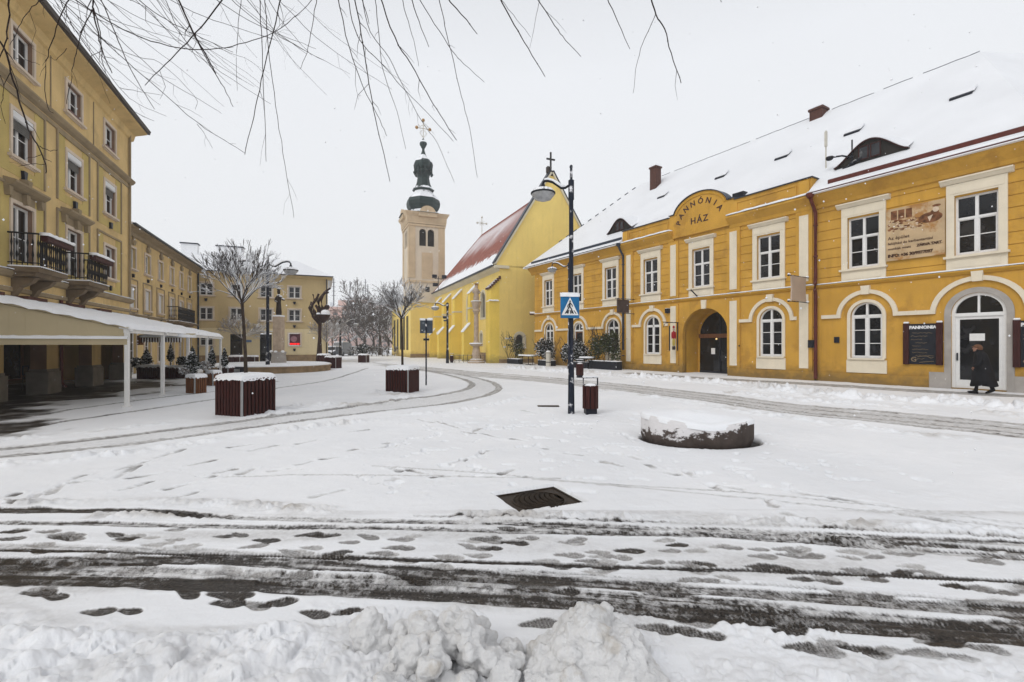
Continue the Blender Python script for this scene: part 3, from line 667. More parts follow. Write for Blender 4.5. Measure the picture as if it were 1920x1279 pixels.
mb = MB(); mb.box(15.7, 18.4, 1.22, 1.29, 2.05, 2.28); obj('beam', mb, M['wood_brown'], gd)
mb = MB(); mb.box(17.05, 17.10, 1.25, 1.31, -0.05, 2.05); mb.box(15.75, 18.38, 1.25, 1.31, -0.05, 0.12); mb.box(17.05, 17.10, 1.25, 1.31, 2.28, 3.5); obj('frame', mb, M['black'], gd)
obj('notice', MB().box(16.5, 16.75, 1.28, 1.30, 1.1, 1.45), M['white'], gd); obj('notice', MB().box(17.6, 17.95, 1.28, 1.30, 1.62, 1.92), M['white'], gd)
mb = MB(); mb.ball((16.9, 1.2, 1.98), 0.05); m = mat('lamp_glow', (1, 0.75, 0.35), 0.5, 0, emit=(1.0, 0.62, 0.25)); obj('lamp', mb, m, gd)

# windows: one set of meshes, a copy for each window
def rect_window_meshes(w, h, glass, fr, mull_z=None, yb=0.10, bars=True):
    f = MB(); x0, x1 = -w / 2, w / 2
    rect_ring(f, x0, x1, 0, h, 0.07, yb, yb + 0.09); f.box(-0.045, 0.045, yb - 0.015, yb + 0.07, 0.07, h - 0.07)
    mz = mull_z or h * 0.62
    f.box(x0 + 0.07, x1 - 0.07, yb - 0.01, yb + 0.075, mz - 0.04, mz + 0.04)
    if bars: f.box(x0 + 0.07, x1 - 0.07, yb + 0.02, yb + 0.06, mz / 2 - 0.015 + 0.03, mz / 2 + 0.015 + 0.03)
    for s in (-1, 1): rect_ring(f, min(s * 0.045, s * (w / 2 - 0.07)), max(s * 0.045, s * (w / 2 - 0.07)), 0.07, mz - 0.04, 0.03, yb + 0.01, yb + 0.068)
    p = MB(); p.box(x0 + 0.05, x1 - 0.05, yb + 0.06, yb + 0.07, 0.05, h - 0.05)
    return f.mesh('frame', fr), p.mesh('pane', glass)
fme, pme = rect_window_meshes(1.15, 2.15, M['glass'], M['white'])
s = MB(); s.box(-0.80, -0.575, -0.06, 0.0, -0.02, 2.2); s.box(0.575, 0.80, -0.06, 0.0, -0.02, 2.2); s.box(-0.80, 0.80, -0.06, 0, 2.2, 2.62)
s.box(-0.72, 0.72, -0.075, -0.062, 2.27, 2.50)
hd = MB(); hd.prismx([(0, 2.62), (-0.10, 2.64), (-0.20, 2.74), (-0.24, 2.76), (-0.24, 2.81), (0, 2.84)], -0.96, 0.96)
sl = MB(); sl.box(-0.86, 0.86, -0.15, 0.12, -0.10, -0.02)
ap = MB(); ap.box(-0.80, 0.80, -0.05, 0.0, -0.53, -0.10); ap.box(-0.62, 0.62, -0.065, -0.05, -0.45, -0.18)
inn_win = [('window', fme, None), ('pane', pme, 0), ('surround', s.mesh('surround', M['cream']), 0), ('hood', hd.mesh('hood', M['cream']), 0),
           ('sill', sl.mesh('sill', M['cream']), 0), ('apron', ap.mesh('apron', M['cream']), 0)]
for x in UPX: place(inn_win, IN, x, 4.9, MY if ML < x < MR else 0.0)
f = MB(); h = 2.35; arch_ring(f, 1.15, 0, h, 0.07, 0.08, 0.18); sp = h - 0.575
f.box(-0.04, 0.04, 0.07, 0.17, 0.07, h - 0.07); f.box(-0.505, 0.505, 0.07, 0.165, sp - 0.06, sp + 0.05)
for z in (0.62, 1.18): f.box(-0.505, 0.505, 0.10, 0.15, z - 0.015, z + 0.015)
for s_ in (-1, 1): rect_ring(f, min(s_ * .04, s_ * .505), max(s_ * .04, s_ * .505), 0.07, sp - 0.06, 0.035, 0.085, 0.155)
p = MB(); p.prism([(-0.53, 0.04)] + arc(0, sp, 0.53, pi, 0, 16) + [(0.53, 0.04)], 0.14, 0.15)
s = MB(); arch_ring(s, 1.15 + 0.24, 0, h + 0.12, 0.12, -0.05, 0.0, foot=False)
ap = MB(); ap.box(-0.72, 0.72, -0.045, 0.0, -0.62, -0.08)
sl = MB(); sl.box(-0.66, 0.66, -0.11, 0.1, -0.07, 0.0)
def mould(mb, l, r_, y0=-0.09):                    # moulding that arches over the window and runs level between them
    o = arc(0, sp, 1.10, pi * 0.985, pi * 0.015, 20); i = arc(0, sp, 0.94, pi * 0.985, pi * 0.015, 20)
    for k in range(20): mb.prism([o[k], o[k + 1], i[k + 1], i[k]], y0, 0)
    mb.box(-l, -0.94, y0 - 0.003, 0, sp - 0.05, sp + 0.11); mb.box(0.94, r_, y0 - 0.003, 0, sp - 0.05, sp + 0.11)
    mb.prism([(-0.13, sp + 0.90), (0.13, sp + 0.90), (0.16, sp + 1.26), (-0.16, sp + 1.26)], y0 - 0.06, 0)
    return mb
g_frame = f.mesh('frame', M['white']); g_pane = p.mesh('pane', M['glass']); g_sur = s.mesh('surround', M['cream']); g_ap = ap.mesh('apron', M['cream']); g_sl = sl.mesh('sill', M['cream'])
for x, l_, r_ in ((2.17, 2.1, 1.80), (9.70, 1.80, 1.22), (13.35, 1.70, 1.22), (20.80, 1.62, 1.25), (24.75, 1.70, 1.60)):
    mo = mould(MB(), l_, r_).mesh('moulding', M['cream'])
    place([('window', g_frame, None), ('pane', g_pane, 0), ('surround', g_sur, 0), ('apron', g_ap, 0), ('sill', g_sl, 0), ('moulding', mo, 0)], IN, x, 1.07, MY if ML < x < MR else 0)
# the two doors
def arch_door(x, w, h, fm, stone, leaf, label, glassy=True):
    f = MB(); arch_ring(f, w, 0, h, 0.10, 0.05, 0.20, False); spd = h - w / 2
    f.box(-w / 2 + .1, w / 2 - .1, 0.04, 0.2, spd - 0.12, spd); f.box(-0.03, 0.03, 0.08, 0.18, spd, h - 0.1)
    d = place([('door', f.mesh('door_frame', fm), None)], IN, x, 0.05, 0, label)
    q = MB(); a = w / 2 - 0.1; rect_ring(q, -a, a, 0.0, spd - 0.12, 0.11, 0.09, 0.15); q.box(-a + .11, a - .11, 0.10, 0.15, 0.11, 0.30); obj('door_leaf', q, leaf, d)
    p = MB(); p.box(-a + 0.1, a - 0.1, 0.12, 0.13, 0.28, spd - 0.22); p.prism([(-a, spd)] + arc(0, spd, a, pi, 0, 14)[1:-1] + [(a, spd)], 0.14, 0.15); obj('pane', p, M['glass'], d)
    hn = MB(); hn.bbox(-a + 0.03, -a + 0.07, 0.03, 0.09, 1.0, 1.28, 0.008); obj('handle', hn, M['black'], d)
    if stone: s = MB(); arch_ring(s, w + 0.38, -0.05, h + 0.19, 0.19, -0.04, 0.0, False); s.box(-1.35, -w / 2 - .19, -0.035, 0, -.1, 0.55); s.box(w / 2 + .19, 1.35, -0.035, 0, -.1, 0.5); obj('stone_surround', s, M['stone_grey'], d)
    else: s = MB(); arch_ring(s, w + 0.24, -0.05, h + 0.12, 0.12, -0.05, 0.0, False); obj('surround', s, M['cream'], d)
    return d
d1 = arch_door(28.15, 1.44, 3.45, M['white'], True, M['white'], 'tall white glazed entrance door in grey stone surround')
pp = MB(); pp.box(-0.25, 0.15, 0.105, 0.115, 1.72, 1.98); obj('notice', pp, M['white'], d1)
d2 = arch_door(5.97, 1.10, 3.30, M['white'], False, M['wood_brown'], 'narrow dark glazed door with arched fanlight')
mb = MB(); spx = 2.775
for x, l_, r_ in ((5.97, 2.0, 2.0), (28.15, 1.80, 1.70)):
    o = arc(x, spx, 1.10 if x < 10 else 1.32, pi * .985, pi * .015, 20); i = arc(x, spx, 0.94 if x < 10 else 1.16, pi * .985, pi * .015, 20); q = 0.94 if x < 10 else 1.16
    for k in range(20): mb.prism([o[k], o[k + 1], i[k + 1], i[k]], -0.09, 0)
    mb.box(x - l_, x - q, -0.093, 0, spx + 0.02, spx + 0.18); mb.box(x + q, x + r_, -0.093, 0, spx + 0.02, spx + 0.18)
    mb.prism([(x - .13, spx + q - .04), (x + .13, spx + q - .04), (x + .16, spx + q + .32), (x - .16, spx + q + .32)], -0.15, 0)
    obj('door_moulding', mb, M['cream'], IN); mb = MB()
mb.prism([(16.92, 3.66), (17.18, 3.66), (17.22, 4.15), (16.88, 4.15)], MY - 0.08, MY)
obj('keystone', mb, M['cream'], IN)
# pilasters
for x in (11.35, 14.98, 18.85, 22.36):
    mb = MB()
    for z0, z1 in ((0.5, 4.0), (4.5, 7.75)):
        mb.box(x - 0.36, x + 0.36, MY - 0.06, MY, z0 - 0.06, z1 + 0.06)
    p_ = obj('pilaster', mb, M['ochre'], IN)
    mb = MB()
    for z0, z1 in ((0.55, 3.95), (4.55, 7.6)): mb.box(x - 0.20, x + 0.20, MY - 0.085, MY - 0.06, z0, z1)
    obj('panel', mb, M['cream'], p_)
# plinth, belt, cornice
mb = MB()
for a, b, y in ((0, ML, 0), (ML - .05, 15.6, MY), (18.5, MR + .05, MY), (MR + .05, 26.8, 0), (29.5, 36, 0)): mb = MB(); mb.box(a, b, y - 0.05, y, -0.2, 0.42); obj('plinth', mb, M['ochre'], IN)
mb = MB()
for a, b, y in ((0, ML, 0), (ML, MR, MY), (MR, 36, 0)):
    mb.prismx([(y, 4.16), (y - 0.06, 4.18), (y - 0.14, 4.27), (y - 0.14, 4.32), (y, 4.36)], a - (0.1 if y else 0), b + (0.1 if y else 0))
obj('belt_course', mb, M['ochre_trim'], IN)
mb = MB()
prof = lambda y: [(y, 7.78), (y - 0.08, 7.80), (y - 0.12, 7.95), (y - 0.30, 8.12), (y - 0.46, 8.28), (y - 0.46, 8.38), (y, 8.40)]
for a, b, y in ((-0.45, ML, 0), (MR, 36.4, 0), (ML - 0.1, 15.05, MY), (18.65, MR + 0.1, MY)): mb = MB(); mb.prismx(prof(y), a, b); obj('cornice', mb, M['ochre'], IN)
mb = MB()                                              # snow lying along the edge of the cornice
def wavy(mb, a, b, y0, y1, z0, h, n=None):
    n = n or max(4, int((b - a) / 0.35)); vs = []; fs = []
    for k in range(n + 1):
        x = a + (b - a) * k / n; hh_ = h * rnd.uniform(0.75, 1.15); yy = y0 + rnd.uniform(-0.02, 0.02)
        vs += [(x, yy, z0), (x, yy - 0.012, z0 + hh_ * 0.6), (x, yy + 0.03, z0 + hh_), (x, y1, z0 + hh_ * 1.05), (x, y1, z0)]
    for k in range(n):
        for j in range(4): q = k * 5 + j; fs.append((q, q + 5, q + 6, q + 1))
    fs += [(0, 1, 2, 3, 4), tuple(n * 5 + j for j in (4, 3, 2, 1, 0))]
    return mb.add(vs, fs)
for a, b, y in ((-0.5, ML, -0.68), (MR, 36, -0.68)): wavy(mb, a, b, y, y + 0.5, 8.44, 0.08)
for a, b in ((ML, 15.0), (18.7, MR)): wavy(mb, a, b, MY - 0.50, MY - 0.05, 8.39, 0.09)
for a, b, y in ((0, ML, 0), (ML, MR, MY), (MR, 36, 0)): wavy(mb, a, b, y - 0.15, y - 0.02, 4.34, 0.045)
obj('snow_ledge', mb, M['snow'], IN, True)
for a, b, m_ in ((-0.6, ML - .1, 'gutter_dark'), (MR + .1, 36.5, 'gutter_red')):
    mb = MB(); mb.prismx([(-0.47, 8.40), (-0.62, 8.36), (-0.68, 8.44), (-0.47, 8.46)], a, b); mb.prismx([(-0.30, 8.76), (-0.38, 8.69), (-0.38, 8.86), (-0.30, 8.90)], a + .6, b); obj('gutter', mb, M[m_], IN)
def downpipe(x, m_, y=-0.2, z0=0.0):
    mb = MB(); mb.tube([(x - 0.05, y - 0.38, 8.3), (x - 0.02, y - 0.30, 8.05), (x, y, 7.6), (x, y, 4.7), (x, y - 0.05, 4.4), (x, y - 0.05, 4.1), (x, y, 3.9), (x, y, z0 + 0.1)], 0.075, 8)
    mb.lathe([(0.09, 8.2), (0.16, 8.3), (0.17, 8.42)], x - 0.05, y - 0.38, 8)
    for z in (0.9, 2.4, 5.6, 7.0): mb.lathe([(0.095, z), (0.095, z + 0.06)], x, y, 8)
    return obj('downpipe', mb, M[m_], IN)
downpipe(MR + 0.12, 'gutter_red'); downpipe(ML - 0.02, 'gutter_dark', -0.26, 1.2)
# parapet with arched pediment over the middle part
mb = MB()
ped = [(ML, 8.40), (ML, 9.22), (14.8, 9.22), (14.8, 9.32), (15.15, 9.32)] + arc(16.85, 9.05, 1.78, pi * 0.93, pi * 0.07, 24, 1.18) + [(18.55, 9.32), (18.95, 9.32), (18.95, 9.22), (MR, 9.22), (MR, 8.40), (18.70, 8.40), (18.70, 7.95), (15.0, 7.95), (15.0, 8.40)]
mb.prism(ped, MY - 0.16, MY + 0.35)
for a, b in ((11.5, 14.7), (19.1, 22.1)):
    rect_ring(mb, a, b, 8.58, 9.06, 0.05, MY - 0.20, MY - 0.16); 
for x in (ML + 0.25, MR - 0.3): mb.box(x - 0.22, x + 0.22, MY - 0.24, MY - 0.16, 8.5, 9.15)
par = obj('parapet', mb, M['ochre'], IN)
mb = MB(); cp = [(ML - 0.06, 9.22), (14.78, 9.22), (14.78, 9.32), (15.15, 9.32)] + arc(16.85, 9.05, 1.78, pi * 0.93, pi * 0.07, 24, 1.18) + [(18.55, 9.32), (18.97, 9.32), (18.97, 9.22), (MR + 0.06, 9.22)]
for a, b in zip(cp, cp[1:]):
    if abs(a[0] - b[0]) < 1e-3: continue
    mb.prism([a, b, (b[0], b[1] + 0.045), (a[0], a[1] + 0.045)], MY - 0.24, MY + 0.40)
obj('coping', mb, M['gutter_dark'], par)
mb = MB(); cp = arc(16.85, 9.05, 1.70, pi * 0.93, pi * 0.07, 24, 1.10); c2_ = arc(16.85, 9.05, 1.58, pi * 0.93, pi * 0.07, 24, 0.98)
for k in range(24): mb.prism([cp[k], cp[k + 1], c2_[k + 1], c2_[k]], MY - 0.20, MY - 0.16)
obj('arch_moulding', mb, M['ochre_trim'], par)
mb = MB()                                              # PANNÓNIA on the arch, HÁZ below
word = 'PANNÓNIA'
for k, chr_ in enumerate(word):
    a = radians(172 - k * (150 / 7)); cx = 16.85 + 1.27 * cos(a); cz = 8.72 + 0.98 * sin(a)
    tilt = (pi / 2 - a) * 0.80; cx -= 0; 
    add_text(mb, chr_, 0.44, cx - 0.13 * sin(tilt) * 0, MY - 0.162, cz - 0.14, tilt, bold=0.008, extrude=0.012)
add_text(mb, 'HÁZ', 0.50, 16.85, MY - 0.162, 8.52, 0, bold=0.008, extrude=0.012, space=1.25)
obj('lettering', mb, mat('letter_dark', (0.05, 0.02, 0.02), 0.6), par)

# roof
RE, RR_, RZ = -0.65, 7.5, 15.5; kk_ = (RZ - 8.45) / (RR_ - RE)
roofz = lambda y: 8.45 + (y - RE) * kk_
mb = MB()
n_ = 46; v = [( -0.9, RE, 8.45), (5.1, RR_, RZ)]
ym = 0.22
mb.add([(-0.9, RE, 8.45), (ML, RE, 8.45), (ML, ym, roofz(ym)), (MR, ym, roofz(ym)), (MR, RE, 8.45), (30, RE, 8.45), (26.4, RR_, RZ), (5.1, RR_, RZ)], [(0, 1, 2, 7), (2, 3, 6, 7), (3, 4, 5, 6)])
mb.add([(30, RE, 8.45), (36.8, RE, 8.45), (33.0, 20, 15.45), (26.4, RR_, RZ)], [(0, 1, 2), (0, 2, 3)])
mb.add([(-0.9, RE, 8.45), (5.1, RR_, RZ), (-0.9, 15.6, 8.45)], [(0, 1, 2)])
mb.add([(5.1, RR_, RZ), (26.4, RR_, RZ), (33, 20, 15.45), (33, 23, 13), (-0.9, 15.6, 8.45)], [(0, 1, 2, 3, 4)])
for a, b in ((-0.9, ML), (MR, 36.8)):
    mb.add([(a, RE, 8.45), (b, RE, 8.45), (b, RE, 8.36), (a, RE, 8.36)], [(0, 3, 2, 1)])
    mb.add([(a, RE, 8.36), (b, RE, 8.36), (b, 0, 8.36), (a, 0, 8.36)], [(0, 3, 2, 1)])
for q in (ML, MR): mb.add([(q, RE, 8.40), (q, ym, 8.40), (q, ym, roofz(ym)), (q, RE, 8.45)], [(0, 1, 2, 3)])
mb.add([(-0.9, RE, 8.45), (-0.9, RE, 8.36), (-0.9, 15.6, 8.36), (-0.9, 15.6, 8.45)], [(0, 3, 2, 1)])
roof = obj('roof', mb, M['roof_snow'], IN, label='broad steep roof under thick smooth snow')
mb = MB()                                              # ridge tiles peeping out of the snow
pts = [(7.5 + 0.42 * k, RR_, RZ + 0.02 + rnd.uniform(-0.015, 0.015)) for k in range(46)] + []
for a, b in zip(pts, pts[1:]):
    if rnd.random() < 0.85: mb.tube([a, (b[0], b[1], b[2])], 0.017, 5)
for k in range(16):
    q0 = k / 16; q1 = q0 + 0.028; f_ = lambda q: (-0.9 + 6.0 * q, RE + (RR_ - RE) * q, 8.45 + (RZ - 8.45) * q + 0.02)
    if k > 4: mb.tube([f_(q0), f_(q1)], 0.05, 5)
obj('ridge_tiles', mb, M['gutter_dark'], roof)
def onroof(x, y, h=0.0): return (x, y - h * 0.0, roofz(y) + h)
for k, (x, y, w) in enumerate([(10.65, 3.96, 0.30), (15.39, 3.89, 0.32), (19.31, 3.71, 0.34), (26.77, 3.75, 0.36), (22.73, 3.8, 0.34)]):
    mb = MB(); z = roofz(y)
    mb.prismx([(y - 0.26, roofz(y - 0.26) + 0.02), (y - 0.26, roofz(y - 0.26) + 0.10), (y + 0.15, roofz(y + 0.15) + 0.11), (y + 0.15, roofz(y + 0.15) + 0.02)], x - w, x + w)
    s_ = obj('skylight', mb, M['black'], roof)
    mb = MB(); mb.prismx([(y - 0.17, roofz(y - 0.17) + 0.10), (y - 0.10, roofz(y - 0.10) + 0.17), (y + 0.22, roofz(y + 0.22) + 0.14), (y + 0.2, roofz(y + 0.2) + 0.06)], x - w - .04, x + w + .05); obj('snow_cap', mb, M['roof_snow'], s_)
mb = MB(); mb.bbox(18.3, 18.95, 0.55, 1.0, roofz(0.5), roofz(0.5) + 0.42, 0.02); obj('roof_vent', mb, M['black_snow'], roof)
# eyebrow dormers
def eyebrow(x0, x1, yf, hgt):
    n = 22; top = []; cx = (x0 + x1) / 2; w = (x1 - x0) / 2
    z0 = roofz(yf)
    shp = [(x0 + (x1 - x0) * k / n, hgt * (0.5 - 0.5 * cos(2 * pi * k / n)) ** 0.75) for k in range(n + 1)]
    mb = MB(); mb.prism([(x, z0 + h + 0.0) for x, h in shp] , yf - 0.06, yf + 0.04)
    d = obj('eyebrow_dormer', mb, M['dark_in'], roof)
    mb = MB()
    for (xa, ha), (xb, hb) in zip(shp, shp[1:]):      # tiled brow, then snow that runs back into the slope
        mb.prism([(xa, z0 + ha), (xb, z0 + hb), (xb, z0 + hb + 0.04), (xa, z0 + ha + 0.04)], yf - 0.16, yf + 0.05)
    obj('brow_tiles', mb, M['wood_red'], d)
    mb = MB()
    for (xa, ha), (xb, hb) in zip(shp, shp[1:]):
        ya, yb = yf + (ha) / kk_ + 0.5, yf + (hb) / kk_ + 0.5
        mb.add([(xa, yf - 0.10, z0 + ha + 0.09), (xb, yf - 0.10, z0 + hb + 0.09), (xb, yb, roofz(yb) - 0.01), (xa, ya, roofz(ya) - 0.01)], [(0, 1, 2, 3)])
        mb.add([(xa, yf - 0.10, z0 + ha + 0.09), (xb, yf - 0.10, z0 + hb + 0.09), (xb, yf - 0.10, z0 + hb + 0.06), (xa, yf - 0.10, z0 + ha + 0.06)], [(0, 3, 2, 1)])
    obj('snow_cap', mb, M['roof_snow'], d)
    mb = MB(); rect_ring(mb, cx - w * 0.30, cx - 0.03, z0 + 0.08, z0 + hgt * 0.78, 0.035, yf - 0.10, yf - 0.06); rect_ring(mb, cx + 0.03, cx + w * 0.30, z0 + 0.08, z0 + hgt * 0.78, 0.035, yf - 0.10, yf - 0.06)
    obj('window_frame', mb, M['wood_red'], d)
    mb = MB(); mb.box(cx - w * 0.28, cx + w * 0.28, yf - 0.075, yf - 0.065, z0 + 0.1, z0 + hgt * 0.75); obj('pane', mb, M['glass_grey'], d)
eyebrow(23.3, 26.0, 0.62, 0.85); eyebrow(8.4, 10.9, 0.75, 0.85)
# chimneys
def chimney(x0, x1, y0, y1, z1):
    mb = MB(); mb.box(x0, x1, y0, y1, roofz(y0) - 0.3, z1); mb.box(x0 - .06, x1 + .06, y0 - .06, y1 + .06, z1, z1 + 0.12); c = obj('chimney', mb, M['brick'], roof)
    mb = MB(); mb.bbox(x0 - .04, x1 + .04, y0 - .04, y1 + .04, z1 + .12, z1 + .24, 0.05); obj('snow_cap', mb, M['snow'], c)
    mb = MB(); mb.lathe([(0.06, z1 + .2), (0.06, z1 + .36)], (x0 + x1) / 2, (y0 + y1) / 2, 8); obj('flue', mb, M['black'], c)
chimney(7.95, 8.55, 5.6, 6.2, 15.55); chimney(19.1, 19.8, 7.0, 7.7, 15.65)
mb = MB(); x, y = 22.73, 1.04; z = roofz(y)
mb.tube([(x, y, z - 0.1), (x, y, z + 1.75)], 0.03, 6); mb.box(x - 0.05, x + 0.05, y - 0.04, y + .04, z + 1.0, z + 1.7); obj('roof_antenna', mb, M['pale_metal'], roof)
mb = MB(); x, y = 24.0, 0.55; z = roofz(y)
mb.tube([(x, y, z), (x, y, z + 1.15)], 0.03, 6); mb.tube([(x + 0.05, y, z + 0.35), (x - 0.35, y - 0.1, z + 0.55), (x - 0.75, y - 0.1, z + 0.62)], 0.04, 6)
mb.ball((x - 0.85, y - 0.1, z + 0.62), (0.17, 0.14, 0.12)); mb.tube([(x - 0.1, y, z + 0.1), (x + 0.35, y, z + 0.22)], 0.07, 6); mb.tube([(x - 0.35, y, z - .02), (x + 0.1, y, z + 0.08)], 0.06, 6)
obj('roof_antenna', mb, M['black_snow'], roof, label='crooked double-armed antenna covered with snow')
# small fittings on the wall
mb = MB(); mb.bbox(23.55, 23.75, -0.06, 0, 1.72, 1.98, 0.01); obj('meter_box', mb, M['black'], IN)
mb = MB(); mb.bbox(14.5, 14.75, MY - 0.25, MY - 0.01, 3.55, 3.85, 0.02); obj('floodlight', mb, M['black_snow'], IN)
mb = MB(); mb.box(22.6, 22.85, -0.32, -0.27, 1.5, 1.85); obj('plate', mb, M['planter_black'], IN)
mb = MB(); mb.tube([(16.75, MY, 4.25), (16.55, MY - 0.5, 4.75)], 0.035, 6); obj('flag_holder', mb, M['black'], IN)
mb = MB(); mb.lathe([(0.02, 1.55), (0.035, 1.56), (0.035, 1.62), (0.02, 1.63)], 19.2, MY - 0.09, 8); obj('bell_push', mb, M['black'], IN)

def wth(name, label, cat, group=None): return thing(name, label, cat, IN.location, IN.rotation_euler.z, group)
# banner between the two right-hand windows
bn = wth('banner', 'sepia banner with a bow-tied man and closing notice between two upper inn windows', 'banner')
bx0, bx1, bz0, bz1, by = 25.47, 27.28, 5.0, 7.08, -0.10
mb = MB(); mb.box(bx0, bx1, by, by + 0.02, bz0, bz1); obj('sheet', mb, mat('banner_paper', (0.50, 0.36, 0.21), 0.8, 0.15, 2, c2=(0.38, 0.19, 0.06), c2scale=1.3, c2th=0.52), bn)
mb = MB(); y = by - 0.004
def qd(a, b, c, d, yy=y): mb.add([(a, yy, c), (b, yy, c), (b, yy, d), (a, yy, d)], [(0, 1, 2, 3)])
for k in range(3): qd(bx0 + 0.16 + 0.24 * k, bx0 + 0.36 + 0.24 * k, 6.62, 6.98 + 0.0)
mb.ball((bx1 - 0.42, y, 6.47), (0.36, 0.003, 0.20), 14, 8); mb.ball((bx1 - 0.30, y, 6.62), (0.14, 0.003, 0.12), 12, 8); mb.ball((bx1 - 0.24, y, 6.88), (0.13, 0.003, 0.05), 12, 8)
r2 = random.Random(5)
for _ in range(60):
    a = r2.uniform(bx0 + 0.08, bx1 - 0.55); c = r2.uniform(6.15, 6.6); mb.ball((a, y, c), (r2.uniform(.02, .09), 0.002, r2.uniform(.01, .04)), 8, 4)
obj('picture', mb, mat('banner_sepia', (0.17, 0.07, 0.03), 0.8, 0.6, 6), bn)
mb = MB(); mb.ball((bx1 - 0.26, y - 0.004, 6.74), (0.09, 0.003, 0.10), 12, 8); mb.add([(bx1 - .50, y - .006, 6.50), (bx1 - .34, y - .006, 6.56), (bx1 - .44, y - .006, 6.32)], [(0, 2, 1)])
for _ in range(30): mb.ball((r2.uniform(bx0 + .1, bx1 - .8), y - .005, r2.uniform(6.1, 6.75)), (r2.uniform(.01, .05), .001, r2.uniform(.01, .03)), 6, 4)
obj('picture_light', mb, mat('banner_light', (0.60, 0.48, 0.36), 0.8, 0.2, 6), bn)
mb = MB(); yt = by - 0.006
for k, (tx_, sz, bd) in enumerate((('Az épület', 0.18, 0.002), ('felújítási és karbantartási', 0.142, 0.002))):
    add_text(mb, tx_, sz, bx0 + 0.06, yt, 5.84 - 0.20 * k, 0, align='LEFT', bold=bd, extrude=0.002)
add_text(mb, 'munkák miatt', 0.135, bx0 + 0.06, yt, 5.43, 0, align='LEFT', bold=0.002, extrude=0.002)
add_text(mb, 'ZÁRVA TART.', 0.140, bx0 + 1.74, yt, 5.43, 0, align='RIGHT', bold=0.007, extrude=0.002, space=0.85)
add_text(mb, 'INFO: +36 30/9977097', 0.165, bx0 + 0.06, yt, 5.14, 0, align='LEFT', bold=0.008, extrude=0.002, space=0.9)
obj('lettering', mb, mat('banner_ink', (0.05, 0.02, 0.01), 0.7), bn)
# chalk menu boards either side of the door
gold = mat('chalk_gold', (0.30, 0.22, 0.13), 0.8); chalk = mat('chalk_white', (0.75, 0.75, 0.75), 0.8)
for x, lb in ((26.62, 'dark chalk menu board with brown side posts between the arched window and the white door'), (29.62, 'dark chalk menu board cut off by the right picture edge beyond the white door')):
    t_ = wth('menu_board', lb, 'sign', 'chalk menu boards on the yellow inn')
    mb = MB(); mb.box(x - 0.42, x + 0.42, -0.075, -0.03, 0.88, 2.44); obj('board', mb, M['planter_black'], t_)
    for s_ in (-1, 1): mb = MB(); mb.bbox(x + s_ * 0.50 - 0.09, x + s_ * 0.50 + 0.09, -0.14, -0.02, 0.86, 2.46, 0.01); q = obj('post', mb, M['wood_red'], t_); mb = MB(); mb.bbox(x + s_ * .5 - .09, x + s_ * .5 + .09, -.14, -.02, 2.46, 2.53, .03); obj('snow_cap', mb, M['snow'], q)
    mb = MB(); add_text(mb, 'PANNONIA', 0.155, x, -0.078, 2.25, 0, bold=0.010, extrude=0.002); obj('lettering', mb, chalk, t_)
    mb = MB(); r3 = random.Random(11)
    for k in range(9):
        z = 2.08 - 0.125 * k; a = x - 0.36 + r3.choice([0, 0.05, 0.15]); pts = []
        for j in range(int(r3.uniform(12, 34))): pts.append((a + j * 0.02, -0.079, z + r3.uniform(-0.022, 0.03)))
        mb.tube(pts, 0.006, 3)
    add_text(mb, 'G', 0.26, x - 0.27, -0.079, 0.98, 0.0, extrude=0.001); mb.tube([(x - .15, -.079, 1.16), (x + .1, -.079, 1.22), (x + .25, -.079, 1.12), (x + .33, -.079, 1.16)], 0.008, 3); mb.tube([(x - .1, -.079, .95), (x + .1, -.079, .98), (x + .33, -.079, 1.0)], 0.008, 3)
    obj('chalk_writing', mb, gold, t_)
# blank sheet-metal sign, sticking out by the right pilaster
t_ = wth('projecting_sign', 'blank beige cushion-shaped sign on two snowy rods projecting from the right-hand pilaster of the inn', 'sign')
mb = MB(); n = 10
pr_ = [(-0.62 - 0.09 * sin(pi * 0), 0)]
x = 22.55; outl = []
for k in range(9): q = k / 8; outl.append((-1.65 + 0.05 * sin(pi * q), 3.60 + 1.08 * q))
for k in range(9): q = k / 8; outl.append((-0.42 - 0.05 * sin(pi * q), 4.68 - 1.08 * q))
mb.prismx(outl, x - 0.03, x + 0.03); mb.prismx(outl, x + 0.031, x + 0.035); obj('sign_panel', mb, mat('sign_beige', (0.46, 0.36, 0.28), 0.5, 0.08, 1.5), t_)
mb = MB()
for z in (3.56, 4.70): mb.tube([(x, -0.1, z), (x, -1.82, z)], 0.022, 6); mb.ball((x, -1.84, z), 0.05)
obj('rod', mb, M['black_snow'], t_)
mb = MB()
for z in (3.60, 4.74): mb.ball((x, -0.25, z), (0.06, 0.10, 0.05)); mb.ball((x, -1.80, z), (0.05, 0.10, 0.05))
obj('snow_cap', mb, M['snow'], t_)
# brown guide sign at the left pilaster
t_ = wth('projecting_sign', 'small dark brown board sign between two snowy rods beside the dark downpipe', 'sign')
x = 11.8; mb = MB(); mb.box(x - 0.03, x + 0.03, -1.65, -0.62, 3.72, 4.56); obj('sign_panel', mb, mat('sign_brown', (0.07, 0.05, 0.045), 0.6, 0.2, 4), t_)
mb = MB(); 
for z in (3.68, 4.62): mb.tube([(x, 0, z), (x, -1.8, z)], 0.025, 6)
for y in (-1.6, -0.68): mb.tube([(x, y, 3.7), (x, y, 4.6)], 0.012, 4)
obj('rod', mb, M['black_snow'], t_)
mb = MB(); M0 = Matrix.Translation((x - 0.033, -1.14, 0)) @ Matrix.Rotation(-pi / 2, 4, 'Z')
st = len(mb.v); 
for k, z in enumerate((4.35, 4.20, 3.98, 3.88)): mb.box(-0.36, 0.30 - 0.1 * (k % 2), -0.002, 0.0, z, z + 0.045)
